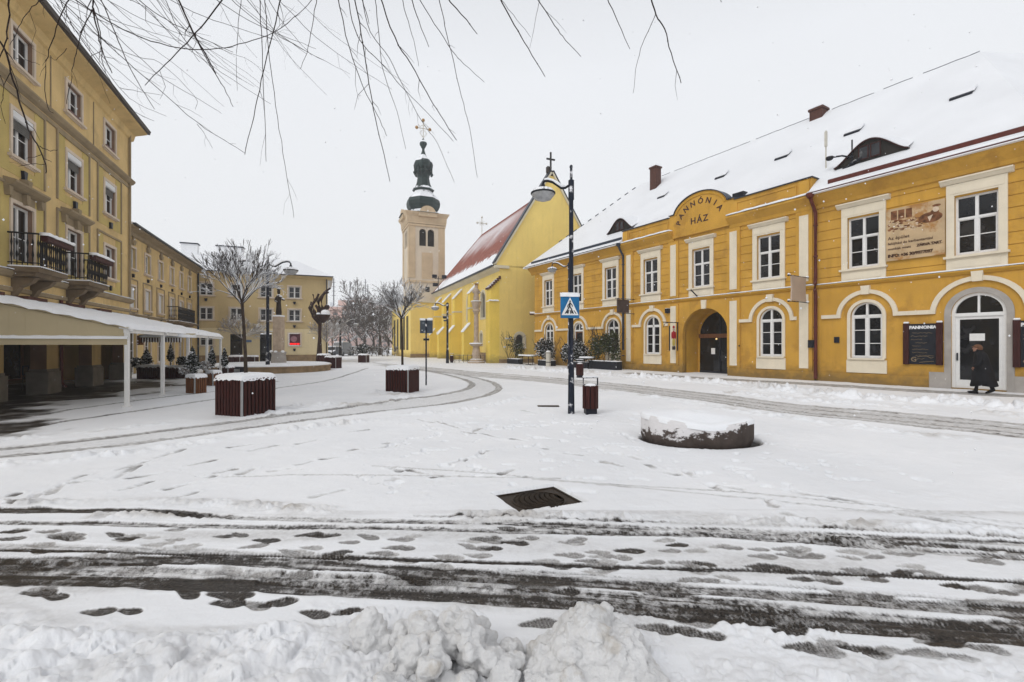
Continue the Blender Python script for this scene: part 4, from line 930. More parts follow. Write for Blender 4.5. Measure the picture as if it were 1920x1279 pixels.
mb.xf(M0); obj('lettering', mb, mat('sign_pale', (0.42, 0.34, 0.30), 0.7), t_)
mb = MB(); st = len(mb.v); mb.ball((0.25, 0, 4.02), (0.10, 0.004, 0.14)); mb.ball((.18, 0, 4.48), (.10, .004, .05)); mb.xf(M0); obj('emblem', mb, mat('sign_red', (0.25, 0.04, 0.03), 0.6), t_)
# painted hussar figure on its bracket
t_ = wth('hanging_figure_sign', 'painted figure in red coat and yellow trousers hung on a bracket by the gateway', 'sign')
x = 15.32; y0 = -0.55; mb = MB()
mb.tube([(x, MY, 2.95), (x, -1.45, 2.95)], 0.03, 6); mb.tube([(x, -1.05, 2.93), (x, -1.35, 2.85), (x, -1.42, 2.65)], 0.02, 5)
mb.tube([(x, y0 + 0.34, 2.95), (x, y0 + 0.34, 1.3)], 0.035, 6); mb.tube([(x, y0 - 0.36, 2.75), (x, y0 - 0.36, 1.3)], 0.035, 6); obj('bracket', mb, M['black_snow'], t_)
fg = [('coat', (0.42, 0.02, 0.03), [((x, y0, 2.22), (0.05, 0.14, 0.25)), ((x, y0 - 0.15, 2.2), (0.035, 0.05, 0.22)), ((x, y0 + 0.15, 2.2), (0.035, 0.05, 0.22)), ((x, y0, 2.68), (0.05, 0.09, 0.09))]),
      ('trousers', (0.55, 0.42, 0.10), [((x, y0 - 0.05, 1.80), (0.045, 0.065, 0.24)), ((x, y0 + 0.06, 1.80), (0.045, 0.065, 0.24))]),
      ('boots', (0.04, 0.03, 0.03), [((x, y0 - 0.06, 1.46), (0.05, 0.06, 0.13)), ((x, y0 + 0.07, 1.46), (0.05, 0.06, 0.13))]),
      ('face', (0.55, 0.40, 0.30), [((x, y0, 2.55), (0.06, 0.07, 0.09))])]
for nm, c, bl in fg:
    mb = MB()
    for c_, r_ in bl: mb.ball(c_, r_, 10, 8)
    obj(nm, mb, mat('fig_' + nm, c, 0.5), t_, True)
# ------------------------------------------------------------ tall house on the left
AW = atan2(0.924, -0.3825)          # local x runs away from the viewer, local y into the house
TH_ = thing('tall_house', 'tall ochre-tan apartment house at the left edge with grey-framed windows, two balconies and arcade', 'building', (-18.4, 22.2, 0), AW)
TW = [-11.75, -8.5, -5.25, -2.05]
ops = []
for x in TW:
    ops += [(x - 0.55, x + 0.55, 10.10, 11.20, 'r'), (x - 0.55, x + 0.55, 7.30, 8.67, 'r')]
    ops += [(x - 0.55, x + 0.55, 3.95, 5.88, 'r')] if x < -3 else [(x - 0.55, x + 0.55, 4.55, 5.90, 'r')]
arcs = [(-16, -13.2), (-12.9, -10.3), (-9.4, -7.1), (-6.35, -3.75), (-2.9, -0.5)]
ops += [(a, b, -0.1, 3.1, 'r') for a, b in arcs]
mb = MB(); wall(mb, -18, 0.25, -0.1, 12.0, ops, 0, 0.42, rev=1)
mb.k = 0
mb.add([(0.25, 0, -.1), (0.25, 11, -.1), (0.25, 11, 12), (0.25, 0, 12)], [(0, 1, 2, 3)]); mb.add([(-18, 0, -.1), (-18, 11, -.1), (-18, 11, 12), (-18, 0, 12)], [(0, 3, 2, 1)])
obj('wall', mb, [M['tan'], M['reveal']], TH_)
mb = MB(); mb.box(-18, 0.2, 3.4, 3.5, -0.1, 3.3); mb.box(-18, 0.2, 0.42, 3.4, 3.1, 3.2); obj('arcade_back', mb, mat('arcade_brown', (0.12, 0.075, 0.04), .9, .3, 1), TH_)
for k, (a, b) in enumerate(((-12.6, -10.6), (-8.9, -7.2), (-6.2, -3.4), (-2.7, -1.2))):
    mb = MB(); mb.box(a, b, 3.30, 3.36, 0.2, 2.7); o = obj('shop_window', mb, M['glass_grey'], TH_); mb = MB(); rect_ring(mb, a - .06, b + .06, 0.14, 2.76, 0.08, 3.24, 3.38); obj('frame', mb, M['wood_brown'], o)
edges = [(-13.2, -12.9), (-10.3, -9.4), (-7.1, -6.35), (-3.75, -2.9), (-0.5, 0.28)]
for a, b in edges:
    mb = MB(); mb.bbox(a - 0.07, b + 0.07, -0.07, 0.52, -0.1, 0.72, 0.02); mb.box(a - .02, b + .02, -0.02, 0.46, 0.72, 0.80); obj('pillar_base', mb, M['concrete'], TH_)
mb = MB(); mb.tube([(-6.28, -0.06, 3.2), (-6.28, -0.06, 0.3), (-6.24, -0.16, 0.12)], 0.055, 8); obj('drain_pipe', mb, M['gutter_red'], TH_)
mb = MB(); mb.tube([(0.1, -0.07, 12), (0.1, -0.07, 3.8)], 0.05, 8); obj('downpipe', mb, M['tan_trim'], TH_)
# belts, cornice and eaves
mb = MB()
mb.prismx([(0, 9.36), (-0.12, 9.42), (-0.20, 9.52), (-0.20, 9.58), (0, 9.66)], -18, 0.4)
mb.prismx([(0, 9.16), (-0.04, 9.18), (-0.04, 9.30), (0, 9.32)], -18, 0.3)
mb.prismx([(0, 3.62), (-0.10, 3.66), (-0.16, 3.76), (-0.16, 3.82), (0, 3.86)], -18, 0.4); mb.prismx([(0, 3.2), (-0.05, 3.22), (-0.05, 3.34), (0, 3.36)], -18, .3)
obj('belt_course', mb, M['tan_trim'], TH_)
mb = MB(); wavy(mb, -18, 0.42, -0.17, -0.02, 3.84, 0.04); obj('snow_ledge', mb, M['snow'], TH_, True)
mb = MB(); mb.prismx([(0, 11.55), (-0.08, 11.6), (-0.15, 11.85), (-0.62, 12.0), (-0.62, 12.06), (0, 12.06)], -18, 0.55); obj('cornice', mb, M['tan'], TH_)
mb = MB(); mb.prismx([(-0.58, 12.06), (-0.72, 12.08), (-0.76, 12.20), (-0.58, 12.18)], -18, 0.62); mb.box(-18, 0.6, -0.60, 11.7, 12.06, 12.10)
obj('gutter', mb, mat('gutter_brown', (0.06, 0.05, 0.045), 0.5), TH_)
mb = MB(); mb.add([(-18, -0.70, 12.16), (0.6, -0.70, 12.16), (-3.5, 5.5, 16.3), (-18, 5.5, 16.3)], [(0, 1, 2, 3)]); mb.add([(0.6, -0.70, 12.16), (0.6, 11.8, 12.16), (-3.5, 5.5, 16.3)], [(0, 1, 2)])
mb.add([(-18, 11.8, 12.16), (0.6, 11.8, 12.16), (-3.5, 5.5, 16.3), (-18, 5.5, 16.3)], [(0, 3, 2, 1)]); tr = obj('roof', mb, M['roof_snow'], TH_)
mb = MB()
for k in range(60):
    x = -17 + k * 0.3; h = rnd.uniform(0.03, 0.10)
    if rnd.random() < 0.7: mb.bbox(x, x + 0.24, -0.68 + rnd.uniform(0, .1), -0.4, 12.16, 12.2 + h, 0.01)
obj('eave_tiles', mb, M['gutter_dark'], tr)
# panels, pilaster strips
mb = MB(); tr_ = MB()
for x in TW:
    for z0, z1 in ((6.75, 9.1), (3.9, 6.35)):
        for a, b in ((x - 1.18, x - 0.66), (x + 0.66, x + 1.18)): mb.box(a, b, -0.012, 0, z0, z1)
        mb.box(x - 0.66, x + 0.66, -0.012, 0, z0, z0 + 0.3)
        tr_.box(x - 1.26, x - 1.18, -0.05, 0, z0, z1 + 0.08); tr_.box(x + 1.18, x + 1.26, -0.05, 0, z0, z1 + 0.08); tr_.box(x - 1.18, x + 1.18, -0.05, 0, z1, z1 + 0.08)
for x in [q + 1.62 for q in TW[:-1]]:
    tr_.box(x - 0.02, x + 0.02, -0.03, 0, 9.7, 11.5)
obj('panel', mb, M['tan_panel'], TH_); obj('panel_moulding', tr_, M['tan_trim'], TH_)
def t_window(w, h, glass, split=True, shutter=0.0):
    f = MB(); rect_ring(f, -w / 2, w / 2, 0, h, 0.045, 0.11, 0.148); f.box(-0.028, 0.028, 0.105, 0.14, 0.045, h - 0.045)
    for s_ in (-1, 1):
        rect_ring(f, min(s_ * .035, s_ * (w / 2 - .06)), max(s_ * .035, s_ * (w / 2 - .06)), 0.045, h - .045, 0.026, 0.115, 0.142)
        if split: f.box(min(s_ * .07, s_ * (w / 2 - .09)), max(s_ * .07, s_ * (w / 2 - .09)), 0.12, 0.14, h * .5 - .012, h * .5 + .012)
    p = MB(); p.box(-w / 2 + .04, w / 2 - .04, 0.142, 0.15, 0.04, h - .04)
    s = MB(); rect_ring(s, -w / 2 - 0.115, w / 2 + 0.115, -0.12, h + 0.11, 0.11, -0.05, 0.0)
    sl = MB(); sl.box(-w / 2 - 0.22, w / 2 + .22, -0.12, 0.16, -0.08, 0.0)
    out = [('window', f.mesh('frame', M['white']), None), ('pane', p.mesh('pane', glass), 0), ('surround', s.mesh('surround', M['pink_frame']), 0), ('sill', sl.mesh('sill', M['pink_frame']), 0)]
    if shutter:
        b = MB(); b.bbox(-w / 2, w / 2, -0.04, 0.07, h - 0.22, h + 0.02, 0.03); out.append(('shutter_box', b.mesh('shutter_box', M['shutter']), 0))
        b = MB(); 
        for k in range(int(shutter / 0.06)): b.bbox(-w / 2 + .05, w / 2 - .05, 0.04, 0.065, h - 0.22 - 0.06 * (k + 1), h - 0.22 - 0.06 * k - 0.006, 0.008)
        out.append(('shutter', b.mesh('shutter', mat('shutter_grey', (0.12, 0.115, 0.105), 0.7)), 0))
    return out
tw_a = t_window(1.10, 1.1, M['glass']); tw_2 = t_window(1.10, 1.37, M['glass'], True, 0.3); tw_1 = t_window(1.1, 1.93, M['glass']); tw_1s = t_window(1.1, 1.35, M['glass'])
for x in TW:
    w_ = place(tw_a, TH_, x, 10.10)
    if x > -6: mb = MB(); mb.bbox(-0.42, 0.42, -0.05, 0.14, 0.0, 0.16, 0.01); obj('flower_box', mb, M['gutter_red'], w_)
    place(tw_2, TH_, x, 7.30)
    if x < -3: place(tw_1, TH_, x, 3.95, label='tall balcony door window')
    else: place(tw_1s, TH_, x, 4.55)
    mb = MB(); mb.prism([(x - 0.10, 6.98), (x + 0.10, 6.98), (x + 0.06, 6.72), (x - 0.06, 6.72)], -0.10, 0.0); obj('vent_hopper', mb, M['black'], TH_)
    if x < -3:
        mb = MB(); mb.prismx([(0, 6.25), (-0.18, 6.32), (-0.30, 6.42), (-0.30, 6.48), (0, 6.55)], x - 0.95, x + 0.95); mb.box(x - .62, x + .62, -0.04, 0, 5.98, 6.25)
        mb.prism([(x - 0.11, 6.25), (x + 0.11, 6.25), (x + 0.06, 5.95), (x - 0.06, 5.95)], -0.16, 0.0)
        for s_ in (-1, 1): mb.prism([(x + s_ * .85 - .1, 6.28), (x + s_ * .85 + .1, 6.28), (x + s_ * .85 + .06, 6.02), (x + s_ * .85 - .06, 6.02)], -0.15, 0)
        mb.prism([(x - 0.14, 6.7), (x + 0.14, 6.7), (x + 0.08, 6.5), (x - 0.08, 6.5)], -0.2, 0.0); obj('door_hood', mb, M['tan_trim'], TH_)
    else: mb = MB(); mb.prism([(x - 0.08, 4.22), (x + 0.08, 4.22), (x + 0.05, 4.0), (x - 0.05, 4.0)], -0.08, 0.0); obj('vent_hopper', mb, M['black'], TH_)
M['corbel'] = mat('corbel_stone', (0.17, 0.125, 0.08), .9, .25, 2, bump=.2, streak=.4, snow=.85)
def balcony(x0, x1, p, z, root, flower=True):
    mb = MB(); mb.bbox(x0, x1, -p, 0, z - 0.16, z, 0.015); mb.prismx([(0, z - .16), (-p + .1, z - .16), (-p + .16, z - .26), (0, z - .30)], x0 + .08, x1 - .08)
    for x in (x0 + 0.35, x1 - 0.35): mb.prismx([(0, z - 0.3), (-p * 0.75, z - 0.3), (-p * 0.6, z - 0.45), (-p * 0.25, z - 0.6), (0, z - 0.95)], x - 0.12, x + 0.12)
    b = obj('balcony', mb, M['corbel'], root)
    mb = MB(); wavy(mb, x0, x1, -p - 0.02, -p + 0.08, z, 0.045); mb.box(x0 + .03, x1 - .03, -p + .08, -.02, z, z + .04); obj('snow_ledge', mb, M['snow'], b)
    mb = MB()
    for zz, t in ((z + 0.12, 0.018), (z + 1.0, 0.028)):
        mb.tube([(x0 + .05, 0, zz), (x0 + .05, -p + .05, zz), (x1 - .05, -p + .05, zz), (x1 - .05, 0, zz)], t, 5)
    def bal(x, y):
        mb.lathe([(0.012, z), (0.014, z + .25), (0.030, z + .36), (0.014, z + .48), (0.012, z + .6), (0.028, z + .72), (0.012, z + .84), (0.012, z + 1.0)], x, y, 6)
    n = int((x1 - x0) / 0.125)
    for k in range(n + 1): bal(x0 + .05 + (x1 - x0 - .1) * k / n, -p + .05)
    for k in range(1, int(p / 0.12)):
        for x in (x0 + .05, x1 - .05): bal(x, -p + .05 + 0.12 * k)
    obj('railing', mb, M['iron'], b)
    if flower:
        mb = MB(); mb.bbox(x0 + 0.1, x1 - 0.02, -p - 0.16, -p + 0.02, z + 0.80, z + 0.98, 0.02); f_ = obj('flower_box', mb, M['wood_red'], b)
        mb = MB(); wavy(mb, x0 + 0.08, x1, -p - 0.18, -p + 0.04, z + 0.97, 0.11, 14); obj('snow_cap', mb, M['snow'], f_, True)
    return b
balcony(-9.3, -7.6, 0.75, 3.95, TH_); balcony(-6.05, -4.35, 0.75, 3.95, TH_)

# ------------------------------------------------------------ lower wing and the block across the end of the square
WG = thing('row_house', 'long lower tan wing with two rows of windows running back from the tall corner house', 'building', (-27, 39.8, 0), AW)
WU = [-14.9, -12.45, -9.95, -7.45, -5.05, -2.65]
ops = []
for x in WU: ops += [(x - .43, x + .43, 5.92, 7.08, 'r'), (x - .43, x + .43, 3.72, 4.92, 'r')]
gops = [(x - .55, x + .55, 0.5 if k % 3 else 0.0, 2.6, 'r') for k, x in enumerate(WU)]
mb = MB(); wall(mb, -16.5, 0, -0.1, 8.1, ops + gops, 0, 0.3); obj('wall', mb, M['tan'], WG)
mb = MB(); pn = MB()
for x in WU:
    pn.box(x - 0.62, x + .62, -0.012, 0, 3.2, 3.56); rect_ring(mb, x - 0.80, x + 0.80, 3.45, 5.35, 0.06, -0.04, 0)
    mb.prism([(x - .3, 7.5), (x + .3, 7.5), (x + .14, 7.25), (x - .14, 7.25)], -.12, 0); mb.ball((x, -0.06, 7.55), (.13, .08, .16))
mb.prismx([(0, 3.25), (-0.12, 3.3), (-0.16, 3.38), (0, 3.42)], -16.5, -0.1)
obj('panel_moulding', mb, M['tan_trim'], WG)
ww1 = t_window(0.86, 1.16, M['glass_grey']); 
def shut_window(w, h):
    o = t_window(w, h, M['glass_grey']); b = MB(); b.box(-w / 2 + .02, w / 2 - .02, 0.06, 0.16, h * 0.02, h - .02)
    for k in range(18): b.box(-w / 2 + .03, w / 2 - .03, 0.045, 0.06, h * (k + .3) / 18, h * (k + .8) / 18)
    o.append(('shutter', b.mesh('shutter', M['shutter']), 0)); return o
ww2 = shut_window(0.86, 1.2); gw = t_window(1.1, 2.1, M['glass']); gd_ = t_window(1.1, 2.6, M['glass'])
for k, x in enumerate(WU):
    place(ww1, WG, x, 5.92); place(ww2, WG, x, 3.72)
    place(gw, WG, x, 0.5) if k % 3 else place(gd_, WG, x, 0.0)
    for z in (5.62, 3.42): mb = MB(); mb.prism([(x - .10, z), (x + .10, z), (x + .06, z - .2), (x - .06, z - .2)], -.1, 0); obj('vent_hopper', mb, M['black'], WG)
balcony(-8.6, -3.9, 0.7, 3.3, WG, False)
mb = MB(); mb.prismx([(0, 7.7), (-.1, 7.75), (-.15, 7.9), (-.5, 8.02), (-.5, 8.1), (0, 8.1)], -16.5, -.05); obj('cornice', mb, M['tan_trim'], WG)
mb = MB(); mb.prismx([(-.5, 8.1), (-.62, 8.1), (-.64, 8.18), (-.5, 8.18)], -16.5, 0.4); mb.tube([(-0.12, -0.10, 8.0), (-0.12, -0.10, 0)], 0.06, 6); obj('gutter', mb, M['gutter_dark'], WG)
mb = MB(); mb.add([(-16.5, -.6, 8.16), (.6, -.6, 8.16), (5, 4.8, 10.3), (-16.5, 4.8, 10.3)], [(0, 1, 2, 3)]); mb.add([(-16.5, 4.8, 10.3), (5, 4.8, 10.3), (5, 10, 8.1), (-16.5, 10, 8.1)], [(0, 1, 2, 3)]); mb.add([(-16.5, -.6, 8.16), (-16.5, 4.8, 10.3), (-16.5, 10, 8.16)], [(0, 1, 2)]); rf = obj('roof', mb, M['roof_snow'], WG)
BW = atan2(0.3825, 0.924)
BK = thing('end_house', 'three-storey tan house with cream ground floor closing the far end of the square', 'building', (-27, 39.8, 0), BW)
BX = [0.65, 2.93, 5.25, 7.56]
ops = []
for x in BX: ops += [(x - .5, x + .5, 5.95, 7.02, 'r'), (x - .5, x + .5, 3.83, 4.92, 'r')]
mb = MB(); wall(mb, 0, 10.4, 3.12, 8.0, ops, 0, 0.2); mb.add([(10.4, 0, 3.12), (10.4, 9.5, 3.12), (10.4, 9.5, 8), (10.4, 0, 8)], [(0, 1, 2, 3)]); obj('wall', mb, M['back_tan'], BK)
gops = [(0.2, 1.15, 1.6, 2.68, 'r'), (2.45, 3.4, 0.1, 2.6, 'r'), (4.75, 5.7, 0.1, 2.7, 'r'), (7.08, 8.08, 1.58, 2.72, 'r')]
mb = MB(); wall(mb, 0, 10.43, -0.1, 3.12, gops, -0.03, 0.2); mb.add([(10.43, -.03, -.1), (10.43, 9.5, -.1), (10.43, 9.5, 3.12), (10.43, -.03, 3.12)], [(0, 1, 2, 3)]); obj('ground_floor_wall', mb, M['back_cream'], BK)
for a, b in ((-.05, 2.35), (3.5, 4.65), (5.8, 10.5)): mb = MB(); mb.box(a, b, -0.1, -0.03, -.1, .75); obj('plinth', mb, M['plinth'], BK)
bw = t_window(1.0, 1.07, M['glass_grey'])
for x in BX: place(bw, BK, x, 5.95); place(bw, BK, x, 3.84)
place(bw, BK, 0.68, 1.6, -0.03)
for x, w in ((2.93, .95), (5.22, .95)):
    f = MB(); rect_ring(f, x - w / 2, x + w / 2, 0.1, 2.62, 0.07, 0.0, 0.1); f.box(x - w / 2, x + w / 2, 0.02, 0.08, 2.0, 2.08); d = obj('door', f, M['planter_black'], BK); p = MB(); p.box(x - w / 2 + .05, x + w / 2 - .05, .09, .11, .15, 2.6); obj('pane', p, M['glass'], d)
mb = MB(); mb.box(4.5, 5.9, -0.35, 0, 2.85, 2.92); obj('door_canopy', mb, M['white'], BK)
mb = MB(); rect_ring(mb, 6.98, 8.18, 1.48, 2.82, 0.12, -0.09, -.03); sw = obj('display_window', mb, M['pink_frame'], BK, label='shop display window with a dark red poster and glowing red bar')
mb = MB(); mb.box(7.12, 8.04, .08, .12, 1.62, 2.68); obj('poster', mb, mat('poster_maroon', (0.11, 0.03, 0.045), .3, .5, 3), sw)
mb = MB(); mb.ball((7.5, .06, 2.2), (.28, .02, .28), 14, 8); obj('poster_disc', mb, mat('poster_pale', (0.33, 0.17, 0.20), .4, .2, 5), sw)
mb = MB(); mb.bbox(7.18, 7.42, .03, .06, 1.68, 1.82, .02); mb.bbox(7.46, 7.70, .03, .06, 1.68, 1.82, .02); mb.bbox(7.74, 7.98, .03, .06, 1.68, 1.82, .02); obj('light_bar', mb, mat('red_glow', (.8, .02, .02), .5, 0, emit=(1.0, 0.02, 0.02)), sw)
mb = MB(); mb.box(3.65, 4.1, -0.06, -.03, 1.9, 2.1); obj('name_plate', mb, mat('plate_blue', (.12, .2, .35), .5), BK)
for x, z in ((7.56, 3.35), (0.65, 5.55), (7.56, 5.5), (7.56, 1.2)): mb = MB(); mb.prism([(x - .12, z + .12), (x + .12, z + .12), (x + .07, z - .12), (x - .07, z - .12)], -.14, 0); obj('vent_hopper', mb, M['black'], BK)
mb = MB(); mb.prismx([(0, 7.75), (-.35, 7.95), (-.40, 8.03), (0, 8.03)], 0, 10.8); obj('cornice', mb, M['back_tan'], BK)
mb = MB(); mb.prismx([(-.4, 8.0), (-.52, 8.0), (-.54, 8.08), (-.4, 8.08)], 0, 10.9); mb.tube([(10.3, -.1, 8), (10.3, -.1, 0)], .05, 6); obj('gutter', mb, M['gutter_dark'], BK)
mb = MB(); mb.add([(-.6, -.5, 8.07), (10.9, -.5, 8.07), (7.6, 4.7, 10.15), (-4, 4.7, 10.3)], [(0, 1, 2, 3)]); mb.add([(10.9, -.5, 8.07), (10.9, 9.8, 8.07), (7.6, 4.7, 10.15)], [(0, 1, 2)]); mb.add([(-4, 4.7, 10.3), (7.6, 4.7, 10.15), (10.9, 9.8, 8.07), (-4, 9.8, 8.07)], [(0, 1, 2, 3)]); rf2 = obj('roof', mb, M['roof_snow'], BK)
for x, y, w in ((-2.2, 4.4, 1.3), (0.6, 4.6, 2.2)):
    mb = MB(); mb.box(x, x + w, y, y + .7, 9.8, 11.1); c = obj('chimney', mb, M['snow'], rf2, label='broad plastered chimney'); mb = MB(); mb.box(x - .08, x + w + .08, y - .08, y + .78, 11.1, 11.2); mb.box(x - .02, x + w + .02, y - .03, y + .7, 9.98, 10.06); obj('cap', mb, M['gutter_dark'], c)

# ------------------------------------------------------------ the church
CR = thing('church', 'yellow church with steep red-tiled snow-dusted roof, tall gable and stepped buttresses', 'church', (-1.14, 42, 0), BW)
side_ops = [(3.9, 5.25, 4.3, 7.0, 'a'), (8.6, 9.95, 4.3, 7.1, 'a'), (4.7, 5.5, 1.65, 2.95, 'a'), (14.2, 15.3, 4.3, 7.1, 'a')]
mb = MB(); st = len(mb.v)
wall(mb, -26, 0, -0.2, 8.9, [(-b, -a, c, d, k) for a, b, c, d, k in side_ops], 0, 0.35)
mb.xf(Matrix.Rotation(-pi / 2, 4, 'Z'))                # side wall: seen from the left
gab_op = [(1.55, 2.45, 1.45, 2.72, 'a')]
wall(mb, 0, 10.6, -0.2, 8.9, gab_op, 0, 0.4)
ge = [(-0.25, 8.75), (-0.25, 9.1), (5.16, 17.75), (5.44, 17.75), (10.85, 9.1), (10.85, 8.75)]
mb.prism(ge, 0.0, 0.45)
mb.add([(10.6, 0, -.2), (10.6, 26, -.2), (10.6, 26, 8.9), (10.6, 0, 8.9)], [(0, 1, 2, 3)]); mb.add([(0, 26, -.2), (10.6, 26, -.2), (10.6, 26, 8.9), (0, 26, 8.9)], [(0, 3, 2, 1)])
obj('nave_wall', mb, M['church'], CR)
mb = MB()                                              # raking coping with a dark edge on the gable
for (a, b) in (((-0.35, 8.95), (5.3, 17.95)), ((10.95, 8.95), (5.3, 17.95))):
    dx, dz = b[0] - a[0], b[1] - a[1]; ln = hypot(dx, dz); nx, nz = -dz / ln * 0.16, dx / ln * 0.16
    if nz < 0: nx, nz = -nx, -nz
    mb.prism([a, b, (b[0] + nx, b[1] + nz), (a[0] + nx, a[1] + nz)], -0.14, 0.5)
gc = obj('gable_coping', mb, M['church_trim'], CR)
mb = MB()
for (a, b) in (((-0.38, 9.02), (5.28, 18.12)), ((10.98, 9.02), (5.32, 18.12))):
    dx, dz = b[0] - a[0], b[1] - a[1]; ln = hypot(dx, dz); nx, nz = -dz / ln, dx / ln
    if nz < 0: nx, nz = -nx, -nz
    mb.prism([(a[0] + nx * .10, a[1] + nz * .10), (b[0] + nx * .10, b[1] + nz * .10), (b[0] + nx * .18, b[1] + nz * .18), (a[0] + nx * .18, a[1] + nz * .18)], -0.17, 0.55)
obj('coping_flashing', mb, M['gutter_dark'], gc)
mb = MB(); mb.bbox(4.95, 5.65, -0.1, 0.5, 17.7, 18.25, .08); mb.bbox(4.8, 5.2, -0.15, .3, 17.9, 18.6, .1); cb = obj('gable_finial', mb, M['bronze'], CR)
mb = MB(); mb.box(5.22, 5.36, .1, .22, 18.2, 20.0); mb.box(4.85, 5.73, .11, .21, 19.25, 19.4); obj('cross', mb, M['iron'], cb)
# roof: red tiles, snow lying at the eaves and in a drift along the ridge
def crmat():
    m = mat('church_roof', (0.36, 0.125, 0.09), 0.8, 0.35, 5, bump=0.3, bscale=6)
    n = m.node_tree.nodes; l = m.node_tree.links; b = n['Principled BSDF']; src = b.inputs['Base Color'].links[0].from_socket
    tc = n.new('ShaderNodeTexCoord'); sx = n.new('ShaderNodeSeparateXYZ'); l.new(tc.outputs['Object'], sx.inputs[0])
    br = n.new('ShaderNodeTexBrick'); br.inputs['Scale'].default_value = 1.0; br.inputs['Brick Width'].default_value = .35; br.inputs['Row Height'].default_value = .3
    br.inputs['Mortar Size'].default_value = 0.03; br.inputs['Color1'].default_value = (1, 1, 1, 1); br.inputs['Color2'].default_value = (.75, .75, .75, 1); br.inputs['Mortar'].default_value = (.5, .5, .5, 1)
    cb_ = n.new('ShaderNodeCombineXYZ'); l.new(sx.outputs['Y'], cb_.inputs[0]); l.new(sx.outputs['Z'], cb_.inputs[1]); l.new(cb_.outputs[0], br.inputs['Vector'])
    mu = n.new('ShaderNodeMix'); mu.data_type = 'RGBA'; mu.blend_type = 'MULTIPLY'; mu.inputs[0].default_value = 1; l.new(src, mu.inputs[6]); l.new(br.outputs[0], mu.inputs[7])
    def M_(op, a, b2):
        q = n.new('ShaderNodeMath'); q.operation = op
        for k, v in ((0, a), (1, b2)):
            if isinstance(v, (int, float)): q.inputs[k].default_value = v
            else: l.new(v, q.inputs[k])
        return q.outputs[0]
    def NZ(s, v=None, d=5):
        q = n.new('ShaderNodeTexNoise'); q.inputs['Scale'].default_value = s; q.inputs['Detail'].default_value = d; q.inputs['Roughness'].default_value = .6; l.new(v or tc.outputs['Object'], q.inputs['Vector']); return q.outputs[0]
    def RG(v, a, b2):
        q = n.new('ShaderNodeMapRange'); q.inputs[1].default_value = a; q.inputs[2].default_value = b2; l.new(v, q.inputs[0]); return q.outputs[0]
    mp = n.new('ShaderNodeMapping'); mp.inputs['Scale'].default_value = (1, 1.0, 0.22); l.new(tc.outputs['Object'], mp.inputs[0])
    low = RG(M_('ADD', sx.outputs['Z'], M_('MULTIPLY', NZ(2.2, mp.outputs[0]), -2.8)), 9.2, 8.9)        # above the eaves (reversed range)
    band = M_('MULTIPLY', RG(M_('ADD', sx.outputs['Z'], M_('MULTIPLY', NZ(0.35), 5.5)), 15.0, 17.6), RG(M_('SUBTRACT', 16.6, sx.outputs['Z']), 0.1, 0.7))
    far = RG(sx.outputs['Y'], 1.5, 9.0)
    drift = M_('MULTIPLY', M_('MULTIPLY', band, far), 0.60)
    fine = M_('MULTIPLY', RG(NZ(14, mp.outputs[0]), 0.62, 0.72), 0.55)
    allf = M_('MAXIMUM', M_('MAXIMUM', low, drift), fine)
    mx = n.new('ShaderNodeMix'); mx.data_type = 'RGBA'; mx.inputs[7].default_value = SNOWC; l.new(allf, mx.inputs[0]); l.new(mu.outputs[2], mx.inputs[6]); l.new(mx.outputs[2], b.inputs['Base Color'])
    return m
M['church_roof'] = crmat()
mb = MB(); rz = 16.6
mb.add([(-0.55, .45, 8.85), (-0.55, 24.5, 8.85), (2.2, 27.0, 8.85), (5.3, 20.5, rz), (5.3, .45, rz)], [(0, 4, 3, 1), (1, 3, 2)])
mb.add([(11.15, .45, 8.85), (11.15, 24.5, 8.85), (8.4, 27.0, 8.85), (5.3, 20.5, rz), (5.3, .45, rz)], [(0, 1, 3, 4), (1, 2, 3)]); mb.add([(2.2, 27, 8.85), (8.4, 27, 8.85), (5.3, 20.5, rz)], [(1, 0, 2)])
cro = obj('roof', mb, M['church_roof'], CR)
mb = MB(); mb.tube([(5.3, .4, rz), (5.3, 20.5, rz)], .07, 6); mb.tube([(5.3, 20.5, rz), (-.55, 24.5, 8.85)], .07, 6); obj('ridge_tiles', mb, M['tile_red'], cro)
mb = MB(); x, y = 5.3, 20.5; mb.tube([(x, y, rz), (x, y, rz + 2.4)], .05, 6); mb.tube([(x - .65, y, rz + 1.6), (x + .65, y, rz + 1.6)], .05, 6)
for p in ((x - .65, y, rz + 1.6), (x + .65, y, rz + 1.6), (x, y, rz + 2.4)): mb.ball(p, .14)
mb.tube([(x - .35, y, rz + 1.3), (x + .35, y, rz + 1.9)], .03, 4); mb.tube([(x + .35, y, rz + 1.3), (x - .35, y, rz + 1.9)], .03, 4); obj('cross', mb, M['pale_metal'], cro)
mb = MB(); mb.prism([(-.62, 8.78), (-.55, 8.78), (-.5, 8.9), (-.66, 8.92)], .3, 25); obj('gutter', mb, M['gutter_dark'], CR)
mb = MB(); mb.prism([(-.5, 8.8), (-.5, 8.72), (-.35, 8.6), (-.18, 8.5), (0, 8.35), (0, 8.8)], -.05, 25); mb.box(-.5, .9, -.2, 0, 8.6, 8.85); obj('cornice', mb, M['church_trim'], CR)
